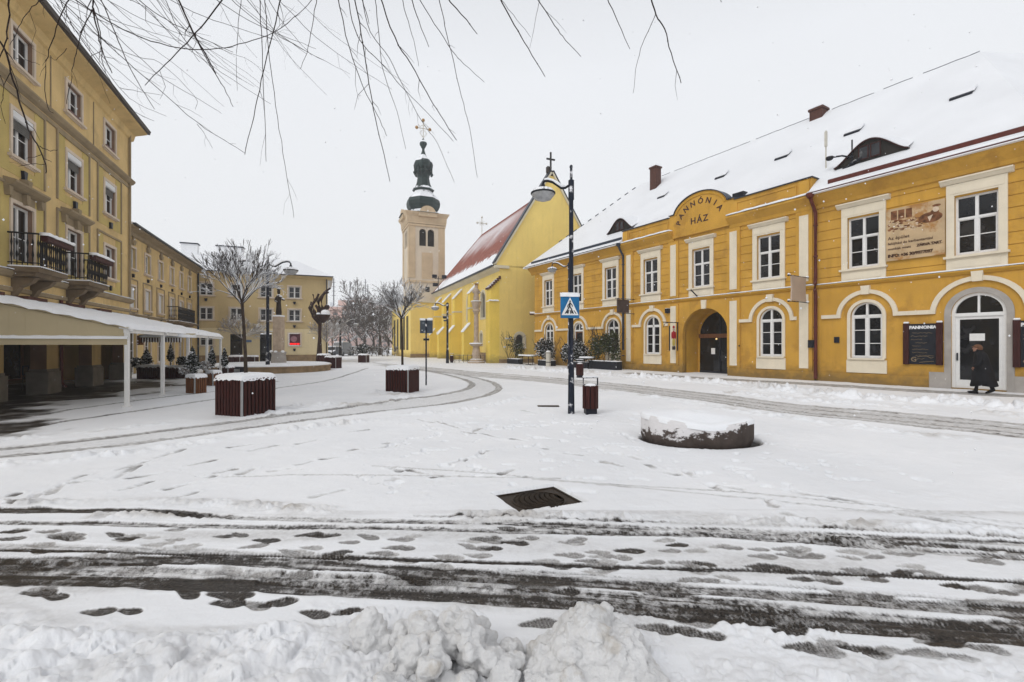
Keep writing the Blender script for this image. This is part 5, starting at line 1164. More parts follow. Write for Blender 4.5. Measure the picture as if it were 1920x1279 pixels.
# windows of the nave
def church_window(a, b, c, d, side=True):
    w = b - a; f = MB(); h = d - c
    arch_ring(f, w, 0, h, 0.09, -0.02, 0.30, True); st = arch_ring(MB(), w + .36, -.1, h + .18, .18, -0.05, 0.0)
    p = MB(); sp_ = h - w / 2; p.prism([(-w / 2 + .05, .03)] + arc(0, sp_, w / 2 - .05, pi, 0, 12) + [(w / 2 - .05, .03)], .25, .27)
    bars = MB()
    for k in range(1, int(h / .3)): bars.box(-w / 2 + .08, w / 2 - .08, .22, .25, k * .3 - .01, k * .3 + .01)
    bars.box(-.01, .01, .22, .25, .05, h - .1)
    o = place([('window', f.mesh('reveal', M['church_trim']), None), ('pane', p.mesh('pane', M['glass_grey']), 0), ('surround', st.mesh('surround', M['church_trim']), 0), ('lattice', bars.mesh('lattice', M['black']), 0)], CR, 0, c)
    if side: o.location = (0, (a + b) / 2, c); o.rotation_euler = (0, 0, -pi / 2)
    else: o.location = ((a + b) / 2, 0, c)
    return o
for q in side_ops: church_window(*q[:4])
gwn = church_window(1.55, 2.45, 1.45, 2.72, False)
mb = MB(); wavy(mb, -.6, .6, -.16, .02, -.1, .06, 6); obj('snow_ledge', mb, M['snow'], gwn)
# buttresses
for k, y in enumerate((6.0, 11.9, 16.7, 21.6)):
    mb = MB(); pr = [(0, -.2), (-1.55, -.2), (-1.55, 3.0), (-.9, 3.75), (-.9, 6.95), (0, 7.9)]
    if k: pass
    mb.prism(pr, y, y + .85); b = obj('buttress', mb, M['church_b'], CR)
    mb = MB()
    for (xa, za), (xb, zb) in (((-1.62, 2.96), (-.88, 3.80)), ((-.97, 6.92), (0, 7.95))):
        mb.prism([(xa, za), (xb, zb), (xb, zb + .16), (xa + .02, za + .14)], y - .06, y + .91)
    obj('snow_cap', mb, M['snow'], b)
    mb = MB(); mb.prism([(0, 5.35), (-.98, 5.35), (-.98, 5.5), (0, 5.55)], y - .03, y + .88); obj('string_course', mb, M['church_trim'], b)
mb = MB(); mb.prism([(0, -.2), (-.95, -.2), (-.95, 5.6), (-.85, 5.7), (-.85, 6.75), (0, 7.6)], 0, 1.0); b = obj('buttress', mb, M['church_b'], CR, label='corner buttress capped with broken red tiles')
mb = MB(); mb.prism([(-.95, 6.7), (0.1, 7.75), (.1, 7.85), (-1.0, 6.85)], -.08, 1.08); 
for k in range(6): mb.box(-.95 + .18 * k, -.8 + .18 * k, -.12, .1, 6.75 + .17 * k, 6.95 + .19 * k)
obj('tile_cap', mb, M['brick'], b)
mb = MB(); wavy(mb, -1.02, -.1, -.10, .05, 5.6, .14, 5); obj('snow_ledge', mb, M['snow'], b)
for q in ((-.04, 10.6, -.06, 0, -.2, .35), (-.06, 0, 1, 26, -.2, .9)): mb = MB(); mb.box(*q); obj('plinth', mb, M['plinth'], CR)
mb = MB(); mb.box(.55, 1.15, -.03, 0, 2.18, 2.32); mb.box(.4, .62, -.03, 0, 1.4, 1.55); obj('plaque', mb, M['white'], CR)
# floodlights on the eaves near the tower
mb = MB(); y = 21.0; mb.tube([(-.6, y, 8.8), (-.6, y, 10.7)], .05, 6); mb.tube([(-1.1, y, 10.4), (.2, y, 10.4)], .04, 5)
for p in ((-1.1, 10.7), (.2, 10.7), (-1.0, 9.6)): mb.bbox(p[0] - .3, p[0] + .3, y - .2, y + .2, p[1] - .22, p[1] + .22, .04)
obj('floodlight', mb, M['black'], CR)

# tower, standing in its own axes under the church
TO = (-14.2, 64.0)
tox = (TO[0] + 1.14) * cos(BW) + (TO[1] - 42) * sin(BW); toy = -(TO[0] + 1.14) * sin(BW) + (TO[1] - 42) * cos(BW)
W5 = 4.96
def T(nm, mb, m, par=None, smooth=False, label=None): return obj(nm, mb, m, par or CR, smooth, (tox, toy, 0) if par is None else (0, 0, 0), 0, label)
mb = MB(); fo = [(1.42, 2.38, 15.5, 17.9, 'a'), (2.58, 3.54, 15.5, 17.9, 'a'), (2.2, 2.78, 12.55, 13.5, 'r'), (2.25, 2.9, 9.1, 9.85, 'r')]
wall(mb, 0, W5, -.2, 19.0, fo, 0, .5)
so_ = [(-3.54, -2.58, 15.5, 17.9, 'a'), (-2.38, -1.42, 15.5, 17.9, 'a')]
m2 = MB(); wall(m2, -W5, 0, -.2, 19.0, so_, 0, .5); m2.xf(Matrix.Rotation(-pi / 2, 4, 'Z')); mb.add(m2.v, m2.f)
mb.add([(W5, 0, 0), (W5, W5, 0), (W5, W5, 19), (W5, 0, 19)], [(0, 1, 2, 3)]); mb.add([(0, W5, 0), (W5, W5, 0), (W5, W5, 19), (0, W5, 19)], [(0, 3, 2, 1)])
tw = T('tower_wall', mb, M['tower'], label='pale stone bell tower shaft')
mb = MB()
for x0, x1 in ((-.08, .85), (W5 - .85, W5 + .08)):
    mb.box(x0, x1, -.08, 0, 11.0, 18.2)
for y0, y1 in ((0, .85), (W5 - .85, W5 + .08)): mb.box(-.08, 0, y0, y1, 11, 18.2)
mb.box(1.75, 3.3, -.04, 0, 10.9, 14.6)
for z, o_ in ((10.4, .14), (18.2, .16), (18.55, .22)):
    mb.box(-o_, W5 + o_, -o_, W5 + o_, z, z + .28)
T('tower_pilasters', mb, M['tower_trim'])
mb = MB(); pf = []
for o_, z in ((.25, 18.83), (.30, 19.5), (.55, 19.9), (.62, 20.1)):
    pf.append((o_, z))
vs = []; 
for o_, z in pf: vs += [(-o_, -o_, z), (W5 + o_, -o_, z), (W5 + o_, W5 + o_, z), (-o_, W5 + o_, z)]
fs = [(k * 4 + j, k * 4 + (j + 1) % 4, k * 4 + 4 + (j + 1) % 4, k * 4 + 4 + j) for k in range(3) for j in range(4)] + [(12, 13, 14, 15)]
mb.add(vs, fs)
for ax in (0, 1):
    q = [(1.2, 19.5)] + [(1.2, 20.1)] + arc(2.48, 20.05, 1.1, pi, 0, 12, .95) + [(3.76, 20.1), (3.76, 19.5)]
    m2 = MB(); m2.prism(q, -.66, -.3)
    if ax: m2.xf(Matrix.Rotation(-pi / 2, 4, 'Z') @ Matrix.Translation((-W5, 0, 0)))
    mb.add(m2.v, m2.f)
T('tower_cornice', mb, M['tower_trim'])
mb = MB()
for a in (1.9, 3.06):
    mb.prism([(a - .46, 15.5)] + arc(a, 17.42, .46, pi, 0, 12) + [(a + .46, 15.5)], .3, .32)
    for k in range(8): mb.box(a - .42, a + .42, .2, .28, 15.6 + k * .26, 15.65 + k * .26)
bw_ = T('belfry_window', mb, M['dark_in'])
mb = MB(); mb.box(2.2, 2.78, .2, .22, 12.55, 13.5); mb.box(2.25, 2.9, .2, .22, 9.1, 9.85); T('small_window', mb, M['dark_in'])
mb = MB(); mb.ball((2.48, -.62, 20.3), (.22, .05, .22)); T('tower_medallion', mb, M['white'])
# copper helm: onion, waist, lantern, spirelet (eight-sided)
mb = MB(); cx = cy = W5 / 2; r8 = pi / 8
helm = [(3.9, 20.1), (3.3, 20.35), (2.4, 20.7), (2.15, 20.95), (2.55, 21.15), (2.95, 21.6), (3.0, 22.1), (2.75, 22.6), (2.2, 23.1), (1.75, 23.5), (1.65, 23.7), (1.95, 23.85), (1.95, 24.0), (1.5, 24.15), (1.2, 24.6), (.95, 25.3), (.85, 26.0), (1.1, 26.3), (1.35, 26.6), (1.25, 26.9), (1.5, 27.2), (1.55, 27.6), (1.35, 28.0), (1.45, 28.35), (1.35, 28.9), (.9, 29.3), (.55, 29.9), (.32, 30.6), (.2, 31.3), (.22, 31.7), (.55, 32.1), (.62, 32.4), (.5, 32.7), (.2, 33.0), (.08, 33.3)]
helm = [(3.6, 20.1), (2.9, 20.35), (2.1, 20.75), (1.95, 20.95), (2.15, 21.1), (2.40, 21.6), (2.46, 22.1), (2.32, 22.6), (1.95, 23.1), (1.5, 23.55), (1.3, 23.85), (1.55, 23.95), (1.6, 24.1), (1.4, 24.2), (1.2, 24.5), (.98, 25.1), (.85, 25.8), (.95, 26.2), (1.25, 26.6), (1.15, 26.9), (1.35, 27.2), (1.42, 27.7), (1.30, 28.1), (1.15, 28.35), (.7, 28.7), (.38, 29.2), (.2, 29.8), (.18, 30.1), (.35, 30.35), (.55, 30.75), (.5, 31.0), (.25, 31.3), (.08, 31.6)]
mb.lathe(helm, cx, cy, 8, 1, r8)
sp_ = T('spire', mb, M['copper'], label='green copper onion spire with a lantern')
mb = MB()
for k in range(8):
    a = 2 * pi * k / 8; mb.box(cx + 1.2 * cos(a) - .12, cx + 1.2 * cos(a) + .12, cy + 1.2 * sin(a) - .12, cy + 1.2 * sin(a) + .12, 26.2, 27.8); mb.ball((cx + 1.28 * cos(a), cy + 1.28 * sin(a), 26.5), .2, 6, 4)
obj('spire_volutes', mb, M['copper'], sp_)
mb = MB(); zt = 31.5; mb.tube([(cx, cy, zt), (cx, cy, zt + 2.6)], .07, 6); mb.tube([(cx - .8, cy, zt + 1.55), (cx + .8, cy, zt + 1.55)], .06, 6)
for s_ in (-1, 1): mb.tube([(cx + s_ * .1, cy, zt + .3), (cx + s_ * .5, cy, zt + .9), (cx + s_ * .15, cy, zt + 1.3)], .05, 5); mb.tube([(cx, cy, zt + 2.1), (cx + s_ * .45, cy, zt + 1.75), (cx + s_ * .7, cy, zt + 2.0)], .04, 5)
obj('cross', mb, M['pale_metal'], sp_)
for p in ((cx - .95, cy, zt + 1.55), (cx + .95, cy, zt + 1.55), (cx, cy, zt + 2.75)): mb = MB(); mb.ball(p, .24); obj('gilt_ball', mb, M['gold'], sp_)
M['vest'] = mat('vestry_blind', (.42, .34, .14), .8, .15, 1)
mb = MB()                                             # yellow lower building the tower rises from
x0, y0 = -.02, -3.4
mb.add([(0, 0, 0)], [])
vw = [(-.35, -3.3), (5.9, -3.3), (5.9, 14), (-.35, 14)]
mb.prismz(vw, -.2, 7.3); T('vestry_wall', mb, M['church'])
mb = MB(); mb.prismz([(-.5, -3.45), (6.0, -3.45), (6.0, 14.1), (-.5, 14.1)], 7.3, 7.42); T('vestry_cornice', mb, M['church_trim'])
for y in (-1.5, 1.2, 4.0, 7.0, 10): mb = MB(); mb.box(-.40, -.34, y, y + 1.3, 1.0, 5.6); o = T('tall_window', mb, M['vest']); mb = MB(); [mb.box(-.43, -.40, y + .3 * k - .02, y + .3 * k + .02, 1, 5.6) for k in range(5)]; [mb.box(-.43, -.40, y, y + 1.3, z - .02, z + .02) for z in (2, 3, 4, 5)]; obj('lattice', mb, M['black'], o)
mb = MB(); mb.prism([(3.0, -.2), (3.0, 3.2), (4.3, 4.4), (4.3, -.2)], -3.9, -3.3); T('buttress', mb, M['church_b'])
mb = MB(); mb.prism([(2.95, 3.2), (4.3, 4.45), (4.3, 4.6), (2.95, 3.35)], -3.95, -3.3); T('snow_ledge', mb, M['snow'])
mb = MB(); mb.box(-.42, 5.95, -3.36, -3.3, -.2, .5); T('plinth', mb, M['plinth'])
# ------------------------------------------------------------ far background
def tower_block(name, label, px0, px1, ytop, d, dep=14, masts=()):
    x0 = (px0 - 960) / FPX * d; x1 = (px1 - 960) / FPX * d; z = CH + (HY - ytop) / FPX * d
    t_ = thing(name, label, 'building', (x0, d, 0), 0, 'tower blocks on the horizon'); w = x1 - x0
    ops = []; nx = max(2, int(w / 4.2)); nz = int(z / 3.0)
    for i in range(nx):
        for k in range(nz - 1): ops.append((w * (i + .25) / nx, w * (i + .75) / nx, 1.2 + 3 * k, 2.7 + 3 * k, 'r'))
    mb = MB()
    wall(mb, 0, w, -.5, z, ops, 0, .4); mb.add([(w, 0, -.5), (w, dep, -.5), (w, dep, z), (w, 0, z), (0, 0, z), (0, dep, z), (0, 0, -.5), (0, dep, -.5)], [(0, 1, 2, 3), (4, 3, 2, 5), (6, 4, 5, 7), (7, 5, 2, 1)])
    obj('wall', mb, M['block'], t_)
    wme = MB().box(-w / nx * .25, w / nx * .25, .35, .38, -.75, .75).mesh('window', M['glass_grey'])
    for a, b, c, d_, _ in ops: obj('window', wme, None, t_, False, ((a + b) / 2, 0, (c + d_) / 2))
    mb = MB(); mb.box(w * .3, w * .6, 3, 8, z, z + 3); mb.box(-.2, w + .2, -.2, dep, z, z + .3); obj('roof', mb, M['roof_snow'], t_)
    for q, h in masts: mb = MB(); mb.tube([(w * q, 4, z), (w * q, 4, z + h)], .35, 5); [mb.box(w * q - 1.0, w * q + 1.0, 3.8, 4.2, z + h * f, z + h * f + .25) for f in (.4, .55, .7, .85)]; obj('mast', mb, M['black'], t_)
tower_block('tower_block', 'pink tower block left of the others, lowest and half hidden by the end house', 560, 652, 575, 270, masts=((.66, 17),))
tower_block('tower_block', 'pink stepped tower block in the middle of the three on the horizon', 634, 668, 563, 330, masts=((.55, 14),))
tower_block('tower_block', 'pink tower block with a cluster of roof masts, rightmost and highest of the three', 672, 690, 562, 350, masts=((.3, 10), (.55, 16), (.8, 12)))
tower_block('tower_block', 'faint far block seen through the treetops beside the church tower', 690, 728, 572, 360)

def grow(mb, p, d, ln, r_, depth, rg, spread=0.55, up=0.15, kids=(2, 3), rmin=0.004, n=4, bend=0.15, taper=0.62):
    pts = [p]; rs = [r_]; dd = Vector(d).normalized(); cur = Vector(p); st = 3
    for k in range(st):
        dd = (dd + Vector((rg.uniform(-bend, bend), rg.uniform(-bend, bend), rg.uniform(-bend, bend) + up * .3))).normalized()
        cur = cur + dd * ln / st; pts.append(tuple(cur)); rs.append(max(rmin, r_ * (1 - (k + 1) / st * (1 - taper))))
    mb.tube(pts, rs, n, cap=False)
    if depth <= 0: return
    for k in range(rg.randint(*kids)):
        a = rg.uniform(0, 2 * pi); s = rg.uniform(spread * .5, spread * 1.3)
        ax = dd.orthogonal().normalized(); ax = Matrix.Rotation(a, 3, dd) @ ax
        nd = (dd * cos(s) + ax * sin(s) + Vector((0, 0, up))).normalized()
        q = Vector(pts[-1]) if k == 0 else Vector(pts[rg.randint(1, 3)])
        grow(mb, tuple(q), nd, ln * rg.uniform(.62, .9), rs[-1] * rg.uniform(.75, 1), depth - 1, rg, spread, up, kids, rmin, n, bend, taper)
def far_tree(label, x, y, h, seed, wide=1.0, dep=7):
    rg = random.Random(seed); t_ = thing('tree', label, 'tree', (x, y, 0), 0, 'snowy trees at the end of the street')
    mb = MB(); mb.tube([(0, 0, -.2), (.1, 0, h * .16), (0, .1, h * .28)], [.32, .24, .2], 7); obj('trunk', mb, M['bark'], t_)
    mb = MB()
    for k in range(5):
        a = 2 * pi * k / 5 + rg.uniform(-.4, .4); grow(mb, (0, 0, h * rg.uniform(.14, .28)), (cos(a) * .75 * wide, sin(a) * .75 * wide, .8), h * .24, .13, dep, rg, .55, .06, (2, 3), .035, 3, .2, .66)
    obj('crown', mb, M['bark_far'], t_)
# they stand behind one another at the street's end
for k, (px, d, h, lb) in enumerate([(655, 95, 9.5, 'snowy bare tree left of the group, above the white car'), (683, 84, 12.5, 'tall snowy bare tree in the middle of the group at the street end'),
                                    (712, 78, 12.0, 'broad snowy bare tree of the group nearest the yellow church block'), (700, 100, 12.5, 'snowy bare tree standing behind the broad tree by the church block'),
                                    (668, 112, 13.0, 'snowy bare tree farthest back in the group, over the dark hedge'), (728, 92, 11, 'snowy bare tree half hidden by the yellow church block'),
                                    (738, 76, 9.5, 'low snowy tree against the church block wall, partly behind the planter tree')]):
    far_tree(lb, (px - 960) / FPX * d, d, h, 20 + k, 1.0, 6)
def far_bush(label, x, y, w, h, seed, m='bark_far', name='hedge', cat='hedge'):
    rg = random.Random(seed); mb = MB()
    for k in range(26): grow(mb, (rg.uniform(-w, w), rg.uniform(-.8, .8), 0), (rg.uniform(-.5, .5), rg.uniform(-.5, .5), 1), h * .3, .05, 4, rg, .6, .1, (2, 3), .025, 3)
    return tag(obj(name, mb, M[m], None, False, (x, y, 0)), label, cat)
far_bush('snow-dusted hedge along the foot of the trees right of the far planter', (704 - 960) / FPX * 70, 70, 2.8, 1.9, 51)
far_bush('snow-dusted hedge behind the far parked cars', (668 - 960) / FPX * 88, 88, 4.5, 2.0, 52)

# ------------------------------------------------------------ cars
def car(label, px, base_y, w, van=False, colour=(.5, .5, .5), rz=0.0, seed=0):
    x, y = G(px, base_y); t_ = thing('van' if van else 'car', label, 'van' if van else 'car', (x, y, 0), rz)
    h = 2.1 if van else 1.45; l_ = 4.8 if van else 4.2; m = mat('car_paint%d' % seed, colour, .35, .05, 2, metal=.2, snow=.75)
    sec = [(0.0, .35, .9), (.1, .72, .96), (1.1 if not van else .7, .92, 1.0), (1.7 if not van else 1.2, h * .96, .82), (l_ * .75, h, .84), (l_ - .1, h * .9 if van else 1.0, .92), (l_, .4, .9)]
    mb = MB(); vs = []; hw = w / 2
    for yy, z, f in sec: vs += [(-hw * .95, yy, .28), (-hw, yy, .55), (-hw * (.98 if z < 1 else .95), yy, min(z, .95)), (-hw * f * .9, yy, z), (hw * f * .9, yy, z), (hw * (.98 if z < 1 else .95), yy, min(z, .95)), (hw, yy, .55), (hw * .95, yy, .28)]
    fs = [(i * 8 + j, i * 8 + (j + 1) % 8, i * 8 + 8 + (j + 1) % 8, i * 8 + 8 + j) for i in range(len(sec) - 1) for j in range(8)] + [tuple(range(7, -1, -1)), tuple(range(len(vs) - 8, len(vs)))]
    mb.add(vs, fs); obj('body', mb, m, t_)
    a, b = sec[2], sec[3]; mb = MB(); hh_ = (b[1] - a[1])
    mb.add([(-hw * .80, a[0] + .03, a[1] + .04), (hw * .80, a[0] + .03, a[1] + .04), (hw * .68, b[0] - .06, b[1] - .05), (-hw * .68, b[0] - .06, b[1] - .05)], [(0, 1, 2, 3)]); mb.xf(Matrix.Translation((0, -.03, .02))); obj('windscreen', mb, M['glass'], t_)
    for s_ in (-1, 1):
        mb = MB(); mb.ball((s_ * hw * .72, .06, .66), (.16, .07, .09)); obj('headlight', mb, M['white'], t_)
        for yy in (.8, l_ - .8):
            mb = MB(); mb.lathe([(.2, -.1), (.31, -.1), (.33, 0), (.31, .1), (.2, .1)], n=14); mb.xf(Matrix.Translation((s_ * hw * .9, yy, .32)) @ Matrix.Rotation(pi / 2, 4, 'Y')); obj('wheel', mb, M['black'], t_)
    mb = MB(); mb.box(-.26, .26, -.02, .02, .42, .53); obj('number_plate', mb, M['white'], t_); mb = MB(); mb.bbox(-hw * .7, hw * .7, -.01, .06, .5, .62, .02); obj('grille', mb, M['black'], t_)
    mb = MB(); mb.bbox(-hw * .72, hw * .72, sec[3][0], l_ * .8, h - .02, h + .1, .05); obj('snow_cap', mb, M['snow'], t_)
    return t_
car('small pale car under snow driving in the street beyond the far planter', 649, 667, 1.7, False, (.45, .46, .47), 0, 1)
car('grey van parked at the house end beside the thin trees', 629, 668, 1.9, True, (.20, .21, .23), 0, 2)
car('dark car half hidden behind the red planters at the end house corner', 613, 669, 1.7, False, (.05, .06, .08), 0, 3)

# ------------------------------------------------------------ street lamps
def lamp_head(root, x, y, z, s=1.0, name='lamp_head'):
    mb = MB(); mb.lathe([(.04 * s, z + .26 * s), (.07 * s, z + .17 * s), (.25 * s, z + .11 * s), (.33 * s, z + .02 * s), (.33 * s, z - .01 * s), (.28 * s, z - .01 * s)], x, y, 20); h = obj(name, mb, M['black_snow'], root, True)
    mb = MB(); mb.lathe([(.30 * s, z), (.31 * s, z - .04 * s), (.22 * s, z - .15 * s), (.08 * s, z - .20 * s)], x, y, 20); obj('lamp_glass', mb, mat_glassw, h, True); return h
mat_glassw = mat('lamp_glass', (0.33, 0.33, 0.33), .25, .25, 9)
def arm_pts(x0, z0, dirx, diry, s=1.0):
    k = [(0, 0.0), (.14, -.09), (.26, -.10), (.38, -.02), (.55, .08), (.72, .12), (.84, .10), (.88, .04), (.88, -.10)]
    return [(x0 + dirx * a * s, diry * a * s, z0 + b * s) for a, b in k]
def lamp_post(label, px, by, ztop, arms, head=1.0, group=None, thick=.055, top=.5, zarm=None):
    x, y = G(px, by); t_ = thing('street_lamp', label, 'street lamp', (x, y, 0), 0, group)
    mb = MB(); za = zarm or ztop - top
    mb.lathe([(thick * 1.5, -.1), (thick * 1.45, .05), (thick * 1.25, 1.1), (thick, 1.15), (thick * .95, za - .35), (thick * 1.25, za - .33), (thick * 1.25, za + .12), (thick * .6, za + .13), (thick * .55, ztop), (thick * .8, ztop + .01), (thick * .5, ztop + .06)], n=12); obj('pole', mb, M['pole'], t_)
    for dx, dy, sc_ in arms:
        ln = hypot(dx, dy); p = arm_pts(dx / ln * thick, za, dx, dy, sc_); mb = MB(); mb.tube(p, .035 * head, 8); a = obj('arm', mb, M['black_snow'], t_, True)
        mb = MB(); mb.tube([(q[0], q[1], q[2] + .05 * head) for q in p[1:-2]], [.02, .04, .045, .035, .035, .02], 8); obj('snow_cap', mb, M['snow'], a, True)
        e_ = p[-1]; lamp_head(t_, e_[0], e_[1], e_[2] - .17 * head, head)
    return t_
main_lamp = lamp_post('tall black street lamp with one curved arm in the foreground, snow blown on its post', 1071, 775, 5.80, [(-1, -.15, .70)], 0.88, None, .055, .42)
crow = MB()
lamp_post('double-armed black street lamp on the terrace between the planter tree and the fountain', 502, 700, 6.75, [(-1, -.1, 1.48), (1, .1, 1.35)], 1.25, None, .085, .45)
lamp_post('double-armed street lamp standing behind the statue column', 533, 672, 5.8, [(-1, 0, 1.9), (1, 0, 2.0)], 1.7, None, .12, .4)
lamp_post('small street lamp with one arm to the right at the head of the far street', 638, 677, 4.2, [(1, 0, 1.7)], .9, None, .11, .12)
tl = lamp_post('one-armed street lamp with a camera box before the church side wall', 839, 681, 5.45, [(-1, 0, 1.15)], 1.15, None, .10, .12)
mb = MB(); mb.bbox(-.42, -.1, -.12, .12, 4.05, 4.3, .03); mb.bbox(-.35, -.1, -.12, .12, 3.8, 3.95, .03); obj('camera_box', mb, M['black_snow'], tl)
tl = lamp_post('street lamp whose post hides behind the foreground lamp, its head showing at eave height', 1067, 696, 6.75, [(-1, 0, 1.12)], .95, None, .07, .12)

# crossing sign on the foreground lamp
x, y = G(1071, 775); t_ = thing('crossing_sign', 'blue pedestrian crossing sign with snow along its top edge on the foreground lamp post', 'sign', (x - .045, y - .11, 2.24), R(8))
mb = MB(); mb.bbox(-.225, .225, -.012, .012, 0, .56, .008); obj('sign_plate', mb, mat('sign_blue', (.012, .13, .30), .35, .15, 4), t_)
mb = MB(); mb.add([(-.205, -.016, .07), (.205, -.016, .07), (0, -.016, .49)], [(0, 1, 2)]); obj('triangle', mb, M['white'], t_)
mb = MB(); yy = -.020
mb.ball((.0, yy, .395), (.018, .002, .02)); mb.tube([(0, yy, .37), (-.012, yy, .28)], .018, 5); mb.tube([(-.012, yy, .28), (-.055, yy, .20), (-.075, yy, .115)], .013, 5); mb.tube([(-.012, yy, .28), (.035, yy, .21), (.045, yy, .115)], .013, 5); mb.tube([(0, yy, .36), (-.05, yy, .30), (-.06, yy, .25)], .009, 5); mb.tube([(0, yy, .36), (.045, yy, .31), (.06, yy, .27)], .009, 5)
for k in range(5): xx = -.13 + .065 * k; mb.add([(xx, yy, .105), (xx + .028, yy, .105), (xx * .62 + .018, yy, .185), (xx * .62, yy, .185)], [(0, 1, 2, 3)])
obj('pictogram', mb, M['black'], t_)
mb = MB(); wavy(mb, -.23, .23, -.035, .03, .50, .09, 9); mb.bbox(-.22, .22, -.03, .03, .54, .60, .03); obj('snow_cap', mb, M['snow'], t_, True)
mb = MB(); mb.tube([(0.0, .03, .12), (.0, .08, .12)], .03, 6); mb.tube([(0.0, .03, .45), (.0, .08, .45)], .03, 6); obj('clamp', mb, M['steel'], t_)
# a second, round sign seen edge-on behind the post
t_ = thing('round_sign', 'round traffic sign turned edge-on at the back of the foreground lamp post', 'sign', (x - .04, y + .10, 1.78), R(75))
mb = MB(); mb.lathe([(.2, -.01), (.21, 0), (.2, .01)], n=20); mb.xf(Matrix.Rotation(pi / 2, 4, 'X')); obj('sign_plate', mb, M['steel'], t_); mb = MB(); mb.tube([(0, 0, -.1), (0, .04, -.1)], .02, 5); obj('clamp', mb, M['steel'], t_)
x, y = G(799, 722); t_ = thing('sign_post', 'thin sign post showing the dark back of its square sign, beside the middle planter', 'sign', (x, y, 0), 0)
mb = MB(); mb.tube([(0, 0, -.1), (0, 0, 2.68)], .032, 8); obj('post', mb, M['pole'], t_)
mb = MB(); mb.bbox(-.26, .26, .03, .05, 2.10, 2.66, .008); obj('sign_plate', mb, mat('sign_back', (.06, .075, .095), .4, .3, 5, c2=(.75, .75, .77), c2scale=5, c2th=.6), t_); mb = MB(); wavy(mb, -.26, .26, .01, .06, 2.62, .09, 6); obj('snow_cap', mb, M['snow'], t_, True)
mb = MB(); mb.bbox(-.12, .12, .03, .05, 1.80, 1.90, .01); obj('small_plate', mb, M['black_snow'], t_)

# ------------------------------------------------------------ litter bins
def bin_(label, x, y, s=1.0, group='red slatted litter bins', rz=.15):
    t_ = thing('litter_bin', label, 'litter bin', (x, y, 0), rz, group)
    mb = MB(); mb.box(-.13, .13, -.10, .10, -.1, .16); obj('stand', mb, M['black'], t_)
    mb = MB(); n = 10
    for k in range(n):
        a = 2 * pi * (k + .5) / n; c, s_ = cos(a), sin(a); cx_, cy_ = .165 * c, .15 * s_; hw = .045
        mb.prismz([(cx_ - s_ * hw, cy_ + c * hw), (cx_ + s_ * hw, cy_ - c * hw), (cx_ + s_ * hw + c * .02, cy_ - c * hw + s_ * .02), (cx_ - s_ * hw + c * .02, cy_ + c * hw + s_ * .02)], .12, .66)
    obj('slats', mb, M['wood_red'], t_)
    mb = MB(); mb.lathe([(.14, .14), (.15, .64)], n=12); obj('liner', mb, M['planter_black'], t_)
    mb = MB(); mb.tube([(-.175, 0, .4), (-.175, 0, .84), (.175, 0, .84), (.175, 0, .4)], .02, 6); mb.tube([(-.175, 0, .68), (.175, 0, .68)], .012, 5); obj('handle_frame', mb, M['black_snow'], t_)
    mb = MB(); mb.ball((0, 0, .64), (.15, .14, .07), 12, 6); mb.bbox(-.19, .19, -.03, .03, .855, .875, .006); obj('snow_cap', mb, M['snow'], t_, True)
    return t_
bx_, by_ = G(1107, 775); b1 = bin_('dark red slatted litter bin beside the foreground lamp post', bx_, by_)
bx_, by_ = G(1087, 708); copy_thing(b1, (bx_, by_, .0), .3, 'dark red litter bin across the road, seen just above the nearer bin').scale = (1, 1, 1.05)
bx_, by_ = G(847, 680); copy_thing(b1, (bx_, by_, 0), .3, 'small dark litter bin at the foot of the lamp before the church')

# ------------------------------------------------------------ slatted tree planters and their trees
def slat_box(label, c, a, th_, h, wood='wood_red', group=None, n=9, holes=True, snow=.10, rect=None):
    """square box; c is the corner nearest to the viewer, one side runs left-back at th_, the other right-back"""
    t_ = thing('planter', label, 'planter', (c[0], c[1], 0), th_, group)
    # local: side A runs along +x, side B along -... rotate so that x goes to the right-back
    ax, bx = (a, a) if rect is None else rect
    def side(ln, M_):
        mb = MB(); w = ln / n
        for k in range(n):
            x0 = -ln + k * w + .006
            mb.bbox(x0, x0 + w * .70, -.030, .006, -.04 + rnd.uniform(-.02, .03), h - rnd.uniform(.0, .03), .008)
        mb.xf(M_); return mb
    A_ = side(ax, Matrix.Identity(4)); obj('slats', A_, M[wood], t_)
    B_ = side(bx, Matrix.Translation((0, 0, 0)) @ Matrix.Rotation(pi / 2, 4, 'Z') @ Matrix.Scale(-1, 4, (1, 0, 0)))
    B_.f = [tuple(reversed(q)) for q in B_.f]; obj('slats', B_, M[wood], t_)
    mb = MB(); mb.box(-ax + .02, -.02, bx - .02, bx, -.1, h - .05); mb.box(-ax, -ax + .02, .02, bx, -.1, h - .05); obj('back_boards', mb, M[wood], t_)
    mb = MB(); mb.box(-ax + .03, -.03, .03, bx - .03, -.1, h - .06); obj('soil_box', mb, M['planter_black'], t_)
    mb = MB(); mb.box(-.03, .006, -.03, .006, -.05, h - .02); obj('corner_strip', mb, M['steel'], t_)
    mb = MB(); vs = []; N = 26
    for i in range(N + 1):
        for j in range(N + 1):
            u, v = i / N, j / N; e_ = min(u, 1 - u, v, 1 - v) * N * .7; x = -ax - .03 + (ax + .07) * u; y = -.045 + (bx + .08) * v
            z = h + (.0 if e_ < .5 else snow * (1 - math.exp(-e_ * .9))) + rnd.uniform(-.006, .006) + (-.02 - rnd.uniform(0, .06) ** 1.0 if e_ < .5 else 0)
            vs.append((x, y, z))
    mb.add(vs, [(i * (N + 1) + j, (i + 1) * (N + 1) + j, (i + 1) * (N + 1) + j + 1, i * (N + 1) + j + 1) for i in range(N) for j in range(N)]); obj('snow_cap', mb, M['snow'], t_, True)
    return t_
